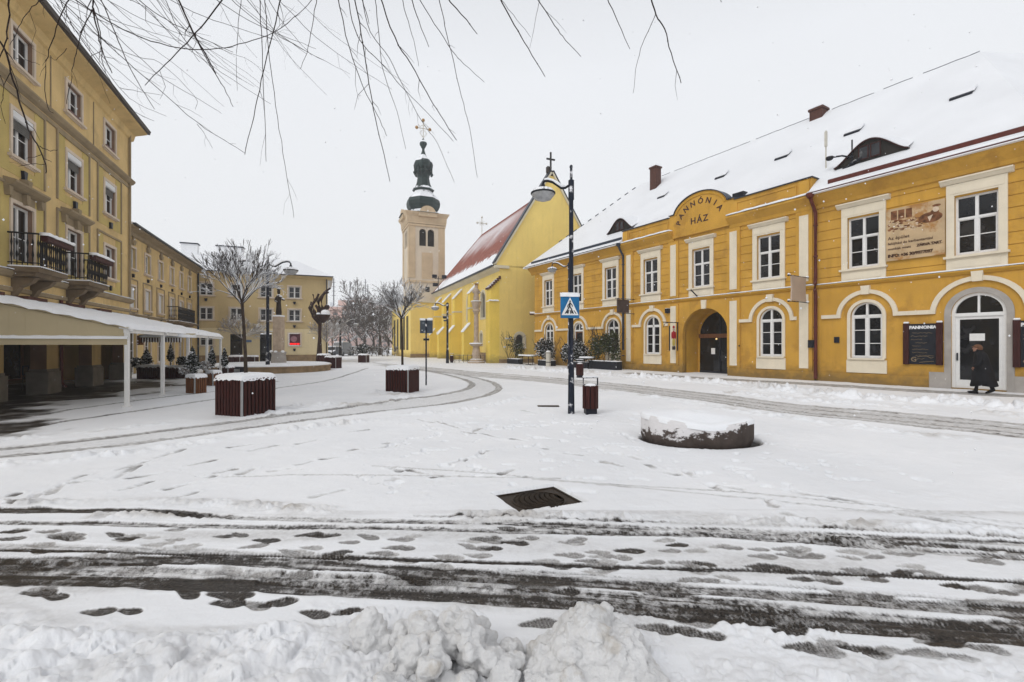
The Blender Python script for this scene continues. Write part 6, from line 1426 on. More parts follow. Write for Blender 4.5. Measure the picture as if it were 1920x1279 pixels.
# rotation: the left side goes (-cos t, sin t) so local x axis = (cos t, -sin t) -> rz = -t
c1 = G(455, 782); c2p = G(766, 737.5)
slat_box('large dark red slatted tree planter in the left foreground, icicle-edged snow on top', c1, .86, -R(21.5), .86, group='dark red slatted tree planters', n=9)
slat_box('dark red slatted tree planter in the middle of the square beside the thin sign post', c2p, .83, -R(12), .83, group='dark red slatted tree planters', n=9)
def planter_tree(label, x, y, z0, fork, lean, seed, w=1.0, hgt=1.5, den=5):
    rg = random.Random(seed); t_ = thing('tree', label, 'tree', (x, y, z0), 0, 'young trees growing in planters')
    mb = MB(); mb.tube([(0, 0, -.1), (lean * .2, 0, fork * .3), (lean * .7, .02, fork * .7), (lean, 0, fork)], [.045, .038, .034, .036], 8); obj('trunk', mb, M['bark'], t_)
    mb = MB()
    for k in range(12):
        a = 2 * pi * k / 12 + rg.uniform(-.3, .3); s = rg.uniform(.35, 1.15)
        grow(mb, (lean, 0, fork - rg.uniform(0, .1)), (cos(a) * s * w * 1.15, sin(a) * s * w * 1.15, 1.0), hgt * .32, .020, den, rg, .46, .08, (2, 3), .0052, 4, .13, .68)
    obj('crown', mb, M['bark_snow'], t_); return t_
mx1 = (c1[0] - .43 * cos(R(21.5)) + .43 * sin(R(21.5)), c1[1] + .43 * sin(R(21.5)) + .43 * cos(R(21.5)))
planter_tree('young bare tree dusted with snow growing from the large left planter', mx1[0], mx1[1], .86, 1.80, -.10, 5, .95, 1.35, 5)
mx2 = (c2p[0] - .41 * cos(R(12)) + .41 * sin(R(12)), c2p[1] + .41 * sin(R(12)) + .41 * cos(R(12)))
planter_tree('young bare tree with a round snowy crown growing from the middle planter', mx2[0], mx2[1], .83, 1.75, -.04, 9, 1.05, 1.25, 5)
# the other dark red boxes of the terrace
def box_at(label, px, py, wpx, hpx, th_=0.25, n=8, wood='wood_red', ratio=.6, group='planter boxes of the terrace', snow=.08):
    x, y = G(px, py); s_ = FPX / y; return slat_box(label, (x, y), 1, -th_, hpx / s_, wood, group, n, False, snow, rect=(wpx / s_, wpx / s_ * ratio))
box_at('long dark red planter box under the awning, left of the second awning post', 302, 711, 46, 24, .02, 12, ratio=.35)
box_at('long dark red planter box between the second awning post and the square planter', 350, 710, 36, 22, .02, 9, ratio=.35)
box_at('small square brown planter with an evergreen, nearest of the terrace boxes', 366, 738, 24, 32, .35, 5, 'wood_brown', .9)
box_at('square brown planter with a conifer behind the nearest small planter', 400, 724, 20, 26, .3, 5, 'wood_brown', .8)
box_at('dark planter box by the end of the awning holding a narrow conifer', 428, 706, 22, 18, .2, 6)
box_at('dark red box left of the raised fountain, first of the row', 450, 690, 22, 22, .05, 6, ratio=.8); box_at('dark red box in the row left of the lamp, half behind the first box', 463, 686, 14, 18, .05, 5, ratio=.8); box_at('dark red box in the row nearest the statue side', 478, 686, 14, 18, .05, 5, ratio=.8)
box_at('dark red box at the right end of the fountain, the left one of two', 612, 686, 18, 21, .1, 5, ratio=.9); box_at('dark red box at the right end of the fountain, the nearer right one of two', 630, 691, 24, 22, .25, 6, ratio=.7)
box_at('dark square planter with a snow-laden bush standing alone in the far street', 687, 680, 16, 15, .05, 5, ratio=.9)

# ------------------------------------------------------------ leafy plants
def leafy(mb, c, r_, n, s, rg, cone=False):
    for _ in range(n):
        while True:
            u = Vector((rg.uniform(-1, 1), rg.uniform(-1, 1), rg.uniform(-1, 1)))
            if 0.25 < u.length < 1: break
        if cone: k = (1 - (u.z + 1) / 2) ** .75 + .08; u.x *= k; u.y *= k
        k2 = 0.82 + .3 * sin(u.x * 7 + c[0]) * sin(u.z * 6 + 1.3) * sin(u.y * 5)
        p = Vector((c[0] + u.x * r_[0] * k2, c[1] + u.y * r_[1] * k2, c[2] + u.z * r_[2]))
        a = Vector((rg.uniform(-1, 1), rg.uniform(-1, 1), rg.uniform(-.6, .6))).normalized(); b = a.cross(Vector((rg.uniform(-1, 1), rg.uniform(-1, 1), rg.uniform(-1, 1)))).normalized()
        l_ = s * rg.uniform(.6, 1.4); w_ = l_ * .45
        q = [p - a * l_, p + b * w_, p + a * l_, p - b * w_]
        nn = (q[1] - q[0]).cross(q[2] - q[0])
        if nn.z < 0: q = q[::-1]
        mb.add([tuple(v) for v in q], [(0, 1, 2, 3)])
def evergreen(label, px, base_y, w, h, z0, seed, cone=True, m='leaf', cat='shrub', name='evergreen', group='evergreens of the terrace', n=900, y=None):
    rg = random.Random(seed)
    if y is None: x, y = G(px, base_y)
    else: x = (px - 960) / FPX * y
    t_ = thing(name, label, cat, (x, y, z0), 0, group)
    mb = MB(); mb.tube([(0, 0, -.1), (0.02, 0, h * .4), (0, 0, h * .8)], [.025, .02, .008], 5); obj('stem', mb, M['bark'], t_)
    mb = MB(); leafy(mb, (0, 0, h * .55), (w / 2, w / 2, h * .5), n, .05 * (y / 15) ** .5, rg, cone); obj('foliage', mb, M[m], t_); return t_
evergreen('snowy evergreen bush, tallest and nearest, in the small square planter', 361, 730, .62, .95, .55, 1, True, n=1300, y=16.0)
evergreen('upright snowy conifer in the square planter behind the nearest one', 397, 720, .40, .92, .62, 2, True, y=19.2)
evergreen('narrow snowy conifer by the awning end post', 421, 700, .40, .95, .5, 3, True, y=22.8)
evergreen('snowy spreading evergreen behind the first long planter box', 275, 700, .7, .9, .5, 4, True, y=22.6)
evergreen('round snowy evergreen seen between the two middle awning posts', 320, 700, .40, .85, .75, 5, True, y=23)
evergreen('low snowy bush above the second long planter box', 343, 700, .6, .5, .55, 6, False, y=22.8)
evergreen('low snow-covered plant left of the first awning planters', 256, 700, .9, .5, .45, 7, False, y=23.5)
evergreen('white frosted grass-like plant hanging over the square planters', 384, 715, .45, .35, .62, 8, False, 'frost', y=18.3)
evergreen('white frosted plant at the foot of the nearest small planter tree', 348, 735, .45, .25, .60, 9, False, 'frost', y=15.9)
evergreen('snow-laden round bush in the far street planter', 680, 668, 1.5, 1.0, .75, 10, False, 'leaf', y=46.3)
def frost_tree(label, px, y, z0, h, w, seed):
    rg = random.Random(seed); t_ = thing('tree', label, 'tree', ((px - 960) / FPX * y, y, 0), 0, 'thin frosted trees by the end house'); fk = z0
    mb = MB(); mb.tube([(0, 0, -.1), (0, 0, fk)], [.05, .04], 6); obj('trunk', mb, M['bark'], t_)
    mb = MB()
    for k in range(9): a = 2 * pi * k / 9; grow(mb, (0, 0, fk), (cos(a) * w, sin(a) * w, .9), h * .30, .03, 5, rg, .5, .05, (2, 3), .012, 3)
    obj('crown', mb, M['frost'], t_)
frost_tree('little frosted tree in front of the end house door, seen behind the lamp', 453, 40, 2.2, 2.4, 1.0, 31)
frost_tree('little frosted tree at the right corner of the end house', 612, 43, 1.9, 2.3, .9, 32); frost_tree('thin frosted tree between the sculpture and the far lamp', 623, 47, 2.2, 2.6, .8, 33)

# ------------------------------------------------------------ fountain, statue, sculpture
FX, FY = -15.3, 29.4
mb = MB(); mb.lathe([(3.55, -.1), (3.55, .28), (3.62, .30), (3.62, .38), (3.2, .38)], n=64); t_ = thing('fountain', 'low round brown stone fountain basin covered with smooth snow', 'fountain', (FX, FY, 0)); obj('basin_wall', mb, M['plinth'], t_)
mb = MB(); mb.lathe([(3.60, .375), (3.56, .45), (3.3, .50), (1.0, .50), (.1, .50)], n=64); obj('snow_cap', mb, M['snow'], t_, True)
t_ = thing('fountain_box', 'small black box grille on the snow at the left side of the fountain', 'box', (-14.9, 25.6, 0)); mb = MB(); rect_ring(mb, -.7, .1, .05, .42, .09, -.2, .2); obj('housing', mb, M['black'], t_); mb = MB(); mb.box(-.6, 0, .0, .1, .14, .33); obj('screen', mb, M['white'], t_)
sx_, sy_ = -14.98, 29.8; t_ = thing('statue', 'bronze standing robed figure on a tall pale stone pillar rising from the fountain', 'statue', (sx_, sy_, 0))
mb = MB(); mb.lathe([(.40, .3), (.46, .5), (.44, .8), (.40, 1.0), (.46, 1.12), (.44, 1.2)], n=12); obj('pedestal', mb, M['stone_grey'], t_)
mb = MB(); mb.bbox(-.26, .26, -.26, .26, 1.2, 3.45, .02); obj('pillar', mb, M['stone'], t_); mb = MB(); mb.bbox(-.28, .28, -.28, .28, 3.44, 3.54, .04); obj('snow_cap', mb, M['snow'], t_, True)
for c_, r_ in (((-.35, -.2, 1.22), (.14, .12, .09)), ((.35, -.2, 1.22), (.12, .12, .08)), ((.0, -.4, 1.22), (.12, .1, .07))): obj('snow_cap', MB().ball(c_, r_), M['snow'], t_, True)
mb = MB(); mb.lathe([(.17, 3.5), (.19, 3.7), (.16, 4.1), (.14, 4.4), (.19, 4.68), (.14, 4.82), (.06, 4.88), (.09, 4.95), (.11, 5.05), (.08, 5.15), (.12, 5.16), (.09, 5.28)], 0, 0, 12, .7)
mb.tube([(.16, 0, 4.7), (.30, -.06, 4.52), (.44, -.15, 4.50)], [.06, .05, .035], 6); mb.tube([(-.16, 0, 4.7), (-.20, -.08, 4.45), (.0, -.18, 4.36)], [.06, .05, .035], 6); obj('figure', mb, M['bronze'], t_, True)
mb = MB(); mb.ball((0, 0, 5.28), (.14, .12, .07)); mb.ball((.12, -.02, 4.76), (.13, .1, .05)); mb.tube([(.2, -.02, 4.65), (.42, -.14, 4.56)], .04, 6); obj('snow_cap', mb, M['snow'], t_, True)
yy = 38.0; xx = (600 - 960) / FPX * yy; t_ = thing('sculpture', 'tall dark metal sculpture of curling flame-like branches round a bowl on a tapering stem', 'sculpture', (xx, yy, 0))
mb = MB(); mb.tube([(-.05, 0, -.1), (-.05, 0, .9), (-.02, 0, 2.4), (0, 0, 3.6)], [.36, .22, .12, .14], 10); obj('stem', mb, M['bronze_red'], t_)
mb = MB(); mb.lathe([(.15, 3.45), (.42, 3.7), (.60, 4.05), (.62, 4.12), (.45, 4.14)], .2, 0, 14); obj('bowl', mb, M['bronze_red'], t_); mb = MB(); mb.ball((.45, 0, 4.28), (.36, .4, .26), 12, 8); mb.ball((-.10, 0, 4.2), (.22, .3, .10), 10, 6); obj('snow_cap', mb, M['snow'], t_, True)
mb = MB()
for pts, r_ in (([(0, 0, 3.3), (-.6, 0, 4.0), (-.78, .1, 4.7), (-.5, .1, 5.3), (-.62, .1, 5.8)], .12), ([(-.1, 0, 3.6), (-.40, -.2, 4.4), (-.62, -.1, 4.9), (-.25, 0, 5.5), (-.1, 0, 5.85)], .16), ([(.0, 0, 3.8), (-.1, .2, 4.6), (-.2, .1, 5.2), (.2, .1, 5.75), (.55, 0, 6.1), (.85, 0, 6.3)], .18),
                ([(.1, 0, 4.0), (.15, .1, 4.7), (.05, .1, 5.3), (.35, 0, 5.95)], .12), ([(-.05, 0, 4.1), (-.15, 0, 4.6), (-.35, 0, 4.9)], .14), ([(.1, 0, 4.2), (.3, 0, 4.6), (.45, 0, 4.75)], .15), ([(-.6, 0, 4.1), (-.9, 0, 4.7), (-.7, 0, 5.2)], .09)):
    mb.tube(pts, [r_ * (1 - .12 * k) for k in range(len(pts))], 7)
mb.ball((.58, 0, 4.75), .22); mb.ball((.5, 0, 5.95), (.25, .1, .12)); obj('branches', mb, M['bronze_red'], t_, True)

# Mary column before the church
x, y = G(893, 681); t_ = thing('votive_column', 'slender pink-brown stone column with a small crowned statue before the church side wall', 'column', (x, y, 0))
mb = MB(); mb.lathe([(r_ * .58, z) for r_, z in [(1.35, -.1), (1.35, .15), (1.0, .17), (1.0, .35), (.62, .40), (.58, .6), (.72, .8), (.60, 1.1), (.50, 1.5), (.95, 1.62), (1.0, 1.75), (.6, 1.8), (.42, 1.95), (.38, 2.05), (.37, 4.0), (.33, 4.45), (.44, 4.5), (.42, 4.6), (.62, 4.75), (.48, 4.95), (.6, 5.1), (.72, 5.4), (.78, 5.45), (.78, 5.6), (.2, 5.62)]], n=16)
obj('shaft', mb, M['stone'], t_, False)
mb = MB(); mb.lathe([(.65, 1.74), (.6, 1.84), (.33, 1.85)], n=16); mb.lathe([(.51, 5.59), (.48, 5.66), (.1, 5.68)], n=16); obj('snow_cap', mb, M['snow'], t_, True)
mb = MB(); mb.lathe([(r_, z - .5) for r_, z in [(.26, 6.15), (.28, 6.4), (.22, 6.7), (.26, 7.0), (.28, 7.15), (.12, 7.3), (.14, 7.4), (.15, 7.5), (.08, 7.62)]], n=10); mb.ball((-.25, -.1, 6.5), (.12, .1, .18)); mb.tube([(.22, 0, 6.6), (.36, -.1, 6.4), (.2, -.25, 6.3)], .07, 6); f_ = obj('statue_figure', mb, M['stone'], t_, True)
mb = MB(); mb.lathe([(.13, 7.05), (.18, 7.25), (.05, 7.22)], n=8); obj('crown', mb, M['gold'], f_)
mb = MB()                                              # low iron fence round it
for k in range(12): mb.tube([(-2.3 + .4 * k, -.8, -.05), (-2.3 + .4 * k, -.8, .75)], .025, 5)
for z in (.2, .7): mb.tube([(-2.3, -.8, z), (2.1, -.8, z)], .02, 5)
fx = obj('fence', mb, M['black_snow'], None, False, (x + .2, y + 2.0, 0)); tag(fx, 'low dark iron fence behind the votive column at the church wall', 'fence')

# ------------------------------------------------------------ millstone and manhole
t_ = thing('millstone', 'large dished round stone with snow filling its top and streaking its dark side', 'stone', (3.16, 7.95, -.06), 0)
mb = MB(); prof = [(.55, -.10), (.86, -.08), (.96, .02), (1.0, .13), (1.0, .43), (.985, .47), (.95, .475), (.80, .41), (.2, .36), (.02, .36)]
n = 72; vs = []; fs = []
for k in range(n):
    a = 2 * pi * k / n
    for r_, z in prof:
        dip = -.085 * max(0, 1 - abs(a - 4.65) / .9) if z > .3 else 0; sag = .015 * sin(5 * a + 1) + .01 * sin(11 * a)
        vs.append((r_ * (.925 + sag * (r_ > .8)) * cos(a), r_ * (.70 + sag * (r_ > .8)) * sin(a), (z + dip) * (1.0 - .05 * cos(a)) ))
m = len(prof); fs = [(k * m + j, ((k + 1) % n) * m + j, ((k + 1) % n) * m + j + 1, k * m + j + 1) for k in range(n) for j in range(m - 1)]
mb.add(vs, fs)
sm = mat('millstone_rock', (.075, .058, .050), .85, .3, 5, bump=.8, bscale=22, snow=.9)
q = sm.node_tree; l = q.links; b = q.nodes['Principled BSDF']; src = b.inputs['Base Color'].links[0].from_socket     # driven snow sticking to the side
tcn = q.nodes.new('ShaderNodeTexCoord'); mp = q.nodes.new('ShaderNodeMapping'); mp.inputs['Scale'].default_value = (1.6, 1.6, 2.6); l.new(tcn.outputs['Object'], mp.inputs[0])
nz = q.nodes.new('ShaderNodeTexNoise'); nz.inputs['Scale'].default_value = 3.6; nz.inputs['Detail'].default_value = 6; nz.inputs['Roughness'].default_value = .68; l.new(mp.outputs[0], nz.inputs['Vector'])
sp3 = q.nodes.new('ShaderNodeSeparateXYZ'); l.new(tcn.outputs['Object'], sp3.inputs[0])
def qm(op, a, bb):
    w = q.nodes.new('ShaderNodeMath'); w.operation = op
    for k, v in ((0, a), (1, bb)):
        if isinstance(v, (int, float)): w.inputs[k].default_value = v
        else: l.new(v, w.inputs[k])
    return w.outputs[0]
h_ = qm('ADD', qm('MULTIPLY', sp3.outputs['Z'], 1.5), qm('MULTIPLY', nz.outputs[0], 1.15))
h_ = qm('SUBTRACT', h_, qm('MULTIPLY', qm('MAXIMUM', qm('SUBTRACT', sp3.outputs['X'], .15), 0.0), .75))
rg_ = q.nodes.new('ShaderNodeMapRange'); rg_.inputs[1].default_value = .90; rg_.inputs[2].default_value = .99; l.new(h_, rg_.inputs[0])
mxx = q.nodes.new('ShaderNodeMix'); mxx.data_type = 'RGBA'; mxx.inputs[7].default_value = (.72, .70, .70, 1); l.new(rg_.outputs[0], mxx.inputs[0]); l.new(src, mxx.inputs[6]); l.new(mxx.outputs[2], b.inputs['Base Color'])
obj('stone_body', mb, sm, t_, True)
mb = MB(); vs = []; n = 60; rings = [.0, .12, .3, .5, .68, .80, .87, .93, .975, 1.0, 1.0]
for k in range(n):
    a = 2 * pi * k / n
    for i, r_ in enumerate(rings):
        wob = 1 + .010 * sin(7 * a) + .008 * sin(13 * a + 2); dip = -.085 * max(0, 1 - abs(a - 4.65) / .9) * (r_ > .6) + .0
        z = .49 + .05 * (1 - r_) + .03 * math.exp(-((r_ - .22) / .1) ** 2) * (1 if cos(a) > -.3 else .3) - .05 * (r_ < .1) + dip - .012 * (i == 8) - .03 * (i == 9) - .09 * (i == 10)
        vs.append((r_ * wob * .925 * cos(a) + .0, r_ * wob * .70 * sin(a), z * (1.0 - .05 * cos(a))))
m = len(rings); mb.add(vs, [(k * m + j, k * m + j + 1, ((k + 1) % n) * m + j + 1, ((k + 1) % n) * m + j) for k in range(n) for j in range(m - 1)]); obj('snow_cap', mb, M['snow'], t_, True)
t_ = thing('manhole_cover', 'dark square cast-iron manhole cover swept clear of snow in the foreground', 'manhole cover', (mc[0], mc[1], -.045), atan2(e1[1], e1[0]))
ir = mat('cast_iron', (.034, .023, .015), .55, .35, 9, bump=.4, bscale=60, c2=(.5, .5, .5), c2scale=7, c2th=.70)
mb = MB(); rect_ring(mb, 0, 1, 0, 1, .001, 0, .001); mb = MB(); mb.box(-.37, .37, -.32, .32, -.02, .004); f_ = obj('plate', mb, ir, t_)
mb = MB()
for x0, x1, y0, y1 in ((-.37, .37, -.32, -.30), (-.37, .37, .30, .32), (-.37, -.35, -.30, .30), (.35, .37, -.30, .30)): mb.box(x0, x1, y0, y1, .004, .016)
mb.lathe([(.285, .004), (.285, .013), (.270, .013), (.270, .004)], n=48)
k = -.26
while k < .27:
    w = sqrt(max(0, .262 ** 2 - k * k))
    for sg in ((-w, w),):
        a = sg[0]
        while a < sg[1] - .03: mb.box(a, min(a + .05, sg[1]), k - .006, k + .006, .004, .011); a += .062
    k += .026
obj('ribs', mb, ir, f_)
mb = MB(); wavy(mb, -.34, -.02, -.31, -.25, .005, .02, 8); obj('snow_ledge', mb, M['snow'], t_, True)
x, y = G(1028, 762); t_ = tag(obj('gully_cover', MB().box(-.28, .28, -.10, .10, -.02, .006), ir, None, False, (x, y, .012)), 'small dark strip of a drain cover showing through the snow left of the lamp post', 'drain cover')

# ------------------------------------------------------------ the long awning and the small striped one
t_ = thing('awning', 'long snow-covered terrace awning on white posts along the tall house', 'awning', (-10.08, 12.14, 0), AW)
for x in (0.02, 3.0, 6.1, 9.3, 12.4):
    mb = MB(); mb.bbox(x - .055, x + .055, -.05, .05, -.1, 1.97, .012); mb.box(x - .09, x + .09, -.08, .08, -.1, .04); p_ = obj('post', mb, M['white'], t_)
    mb = MB(); mb.tube([(x - .02, -.03, 1.9), (x - .02, -.10, 1.98), (x - .02, -.02, 2.06), (x - .02, .15, 2.09)], .05, 8); obj('bracket', mb, M['white'], p_)
mb = MB(); mb.box(-.03, 12.5, -.06, .06, 1.93, 2.03); obj('front_beam', mb, M['white'], t_)
mb = MB(); mb.prismx([(-.05, 2.04), (3.85, 2.95), (3.85, 2.98), (-.05, 2.07)], -.06, 12.5); obj('canvas', mb, M['canvas'], t_)
mb = MB(); vs = []; NX, NY = 120, 26
for i in range(NX + 1):
    for j in range(NY + 1):
        x = -.10 + 12.66 * i / NX; v = j / NY; y = -.10 + 3.98 * v; sl_ = (y + .05) / 3.9 * .91
        rib = .045 * abs(sin(j * pi / 3.25)) + .02 * (vno := (rnd.random())) * .4
        z = 2.085 + sl_ + rib + (.05 if 0 < j < NY and 0 < i < NX else -.05) + .014 * sin(i * .9) * sin(j * .35)
        vs.append((x, y, z))
mb.add(vs, [(i * (NY + 1) + j, i * (NY + 1) + j + 1, (i + 1) * (NY + 1) + j + 1, (i + 1) * (NY + 1) + j) for i in range(NX) for j in range(NY)]); mb.f = [tuple(reversed(q)) for q in mb.f]; obj('snow_cap', mb, M['snow'], t_, True)
for a in (1.2, 3.4, 6.0, 8.4): mb = MB(); mb.box(a, a + 1.1, 3.45, 3.72, 2.99, 3.09); obj('bare_strip', mb, M['brick'], t_)
mb = MB(); mb.add([(0, -.02, 1.84), (0, 3.85, 1.84), (0, 3.85, 2.94), (0, -.02, 2.03)], [(0, 1, 2, 3)]); mb.add([(.02, -.02, 1.84), (.02, 3.85, 1.84), (.02, 3.85, 2.94), (.02, -.02, 2.03)], [(3, 2, 1, 0)])
for k in range(12): mb.box(-.006, .026, .3 * k + .2, .3 * k + .206, 1.85, 1.98 + .07 * k)
obj('side_curtain', mb, M['canvas'], t_)
mb = MB(); mb.box(-.05, .0, -.02, 3.9, 1.62, 1.78); mb.box(-.07, .01, -.02, 3.9, 1.76, 1.80); obj('valance', mb, M['canvas'], t_)
mb = MB(); N = 40; vs = []
for k in range(N + 1):
    y = -.04 + 3.9 * k / N; h = .065 * rnd.uniform(.85, 1.1); vs += [(-.10, y, 1.77), (-.10, y, 1.77 + h * .7), (-.05, y, 1.78 + h * 1.15), (.01, y, 1.78 + h), (.01, y, 1.77)]
mb.add(vs, [(k * 5 + j, k * 5 + j + 1, k * 5 + 6 + j, k * 5 + 5 + j) for k in range(N) for j in range(4)]); obj('snow_ledge', mb, M['snow'], t_, True)
sx0, sy0 = (264 - 960) / FPX * 16.2, 16.2
t_ = thing('awning', 'small red-and-white striped awning with scalloped edge and thick snow, beyond the long awning posts', 'awning', (sx0, sy0, 0), .12)
mb = MB(); mb.prismx([(0, 1.86), (.9, 2.02), (.9, 2.05), (0, 1.89)], 0, 1.32); obj('canvas', mb, M['canvas'], t_)
mb = MB(); wavy(mb, -.03, 1.35, -.04, .9, 1.89, .11, 10); obj('snow_cap', mb, M['snow'], t_, True)
for mi_, off in (('wood_red', 0), ('white', 1)):
    mb = MB()
    for k in range(off, 30, 2): x = k * .044; mb.prism([(x, 1.87), (x + .044, 1.87), (x + .044, 1.74), (x + .022, 1.70), (x, 1.74)], -.008, .0)
    obj('valance', mb, M[mi_], t_)
mb = MB(); mb.tube([(-.06, .1, 1.94), (-.02, .8, 1.98)], .035, 6); mb.box(-.12, -.03, .0, .2, 1.62, 1.95); obj('bracket', mb, M['wood_brown'], t_)

# cafe chairs inside the arcade
def chair(label, x, y, rz):
    t_ = thing('chair', label, 'chair', (x, y, 0), rz, 'dark chairs in the arcade'); mb = MB(); mb.bbox(-.2, .2, -.2, .2, .43, .46, .01); obj('seat', mb, M['planter_black'], t_)
    mb = MB(); rect_ring(mb, -.2, .2, .55, .88, .03, .18, .21); obj('backrest', mb, M['planter_black'], t_)
    for a, b in ((-1, -1), (1, -1), (-1, 1), (1, 1)): mb = MB(); mb.tube([(.18 * a, .18 * b, .44 if b < 0 else .6), (.21 * a, .22 * b, 0)], .012, 5); obj('leg', mb, M['planter_black'], t_)
def TL(u, v): return (-18.4 - .3825 * u - .924 * v, 22.2 + .924 * u - .3825 * v)
chair('dark chair standing in the first arcade opening at the left edge', *TL(-8.6, .9), .8); chair('dark chair just behind the drain pipe in the arcade', *TL(-5.6, 1.0), 2.0)

# ------------------------------------------------------------ in front of the inn: planters, shrubs, tables
def IL(u, v=0): e_, n_ = (.520, -.854), (.854, .520); return (1.99 + e_[0] * u + n_[0] * v, 40.6 + e_[1] * u + n_[1] * v)
IA = IN.rotation_euler.z
def trough(label, u, w, h=.42, v=-1.3):
    x, y = IL(u, v); t_ = thing('planter', label, 'planter', (x, y, 0), IA, 'black planters of the inn terrace'); mb = MB(); mb.bbox(-w / 2, w / 2, -.25, .25, -.1, h, .02); obj('box', mb, M['planter_black'], t_)
    mb = MB(); wavy(mb, -w / 2, w / 2, -.25, .25, h, .05, 8); obj('snow_cap', mb, M['snow'], t_, True); return (x, y)
def shrub(label, u, w, h, z0, seed, m='leaf', n=1500, v=-1.3, cone=False):
    x, y = IL(u, v); t_ = thing('shrub', label, 'shrub', (x, y, z0), 0, 'shrubs of the inn terrace'); rg = random.Random(seed)
    mb = MB()
    for k in range(7): grow(mb, (rg.uniform(-w / 3, w / 3), rg.uniform(-.1, .1), -.05), (rg.uniform(-.5, .5), rg.uniform(-.5, .5), 1), h * .42, .018, 3, rg, .4, .2, (2, 3), .008, 4)
    obj('stems', mb, M['bark'], t_); mb = MB()
    for k in range(5): leafy(mb, (rg.uniform(-w * .3, w * .3), rg.uniform(-.1, .1), h * rg.uniform(.30, .70)), (w * .36, .36, h * .36), n // 3, .085, rg, cone)
    obj('foliage', mb, M[m], t_)
trough('black trough at the far left corner of the inn before the church wall', -1.2, 1.9); shrub('sparse green-brown bush in the trough at the far corner of the inn', -1.3, 1.7, 2.1, .4, 61, 'leaf_thin', 420)
trough('black trough under the first arched window of the inn', 3.6, 1.8); shrub('dense snow-laden shrub between the first arched window and the narrow door', 3.3, 1.7, 1.75, .4, 62)
trough('black trough right of the narrow door', 7.8, 2.0); shrub('dense snow-laden shrub right of the narrow inn door', 7.6, 2.1, 1.75, .4, 63, n=2000)
shrub('snowy small shrub standing before the narrow glazed door', 5.7, .8, 1.4, .3, 64, n=500, v=-1.0)
trough('longest black trough, below the dark downpipe of the inn', 10.3, 2.7, .55); shrub('bare-tipped green shrub with little snow by the third arched window', 9.5, 1.2, 2.2, .5, 65, 'leaf_thin', 500); shrub('bushy green shrub with little snow in front of the dark downpipe', 10.8, 1.3, 2.0, .5, 66, 'leaf_thin', 1100)
def table(label, u, v=-1.5, w=.9):
    x, y = IL(u, v); t_ = thing('table', label, 'table', (x, y, 0), IA, 'snow-covered tables before the inn'); mb = MB(); mb.bbox(-w / 2, w / 2, -.35, .35, .7, .74, .01); obj('table_top', mb, M['planter_black'], t_)
    for s_ in (-1, 1): mb = MB(); mb.tube([(s_ * w * .4, 0, .7), (s_ * w * .4, 0, 0)], .03, 5); mb.box(s_ * w * .4 - .03, s_ * w * .4 + .03, -.28, .28, 0, .04); obj('leg', mb, M['planter_black'], t_)
    mb = MB(); wavy(mb, -w / 2, w / 2, -.35, .35, .74, .10, 7); obj('snow_cap', mb, M['snow'], t_, True)
table('snow-topped table left of the first arched window', .8, w=1.2); table('snow-topped table between the two snow-laden shrubs and the green one', 9.0, -1.7); table('snow-topped table next to the shrub beside the narrow door', 1.9, -1.7, .8)
x, y = IL(4.8, -2.0); t_ = thing('ash_bin', 'pale cylindrical ash bin standing before the inn left of the foreground lamp post', 'bin', (x, y, 0)); mb = MB(); mb.lathe([(.17, 0), (.19, .05), (.19, .95), (.21, 1.0), (.2, 1.12)], n=14); obj('body', mb, M['pale_metal'], t_); mb = MB(); mb.lathe([(.195, .3), (.2, .33), (.195, .36)], n=14); mb.lathe([(.2, 1.0), (.215, 1.03), (.2, 1.06)], n=14); obj('band', mb, M['black'], t_); mb = MB(); mb.ball((0, 0, 1.13), (.19, .19, .09)); obj('snow_cap', mb, M['snow'], t_, True)
x, y = IL(9.6, -.35); 
t_ = thing('wall_pipe_shed', 'small tiled pillar with a rusty pipe in the gap between the inn and the church', 'pipe', (IL(-.15, .3)[0], IL(-.15, .3)[1], 0)); mb = MB(); mb.tube([(-.1, 0, 0), (-.1, 0, 4.3)], .06, 6); obj('pipe', mb, M['gutter_red'], t_); mb = MB(); mb.prismx([(-.5, 4.3), (.3, 4.3), (.3, 4.6), (-.5, 4.4)], -.6, .1); obj('cap', mb, M['brick'], t_)

# ------------------------------------------------------------ the woman passing the white door
def skin_body(name, pts, edges, rad, m, parent, lvl=2, root=0):
    me = bpy.data.meshes.new(name); me.from_pydata(pts, edges, []); o = bpy.data.objects.new(name, me); col.objects.link(o)
    md = o.modifiers.new('sk', 'SKIN'); md.use_smooth_shade = True
    for k, v in enumerate(me.skin_vertices[0].data): v.radius = (rad[k], rad[k]) if not isinstance(rad[k], tuple) else rad[k]; v.use_root = k == root
    s_ = o.modifiers.new('ss', 'SUBSURF'); s_.levels = lvl; s_.render_levels = lvl
    dg = bpy.context.evaluated_depsgraph_get(); dg.update(); m2 = bpy.data.meshes.new_from_object(o.evaluated_get(dg)); bpy.data.objects.remove(o)
    m2.materials.clear(); m2.materials.append(m); m2.polygons.foreach_set('use_smooth', [True] * len(m2.polygons)); o = bpy.data.objects.new(name, m2); col.objects.link(o); o.parent = parent; return o
x, y = G(1840, 738); pr = thing('person', 'woman in a long black coat and brown hat walking left past the white door', 'person', (x, y, 0.0), R(-52))
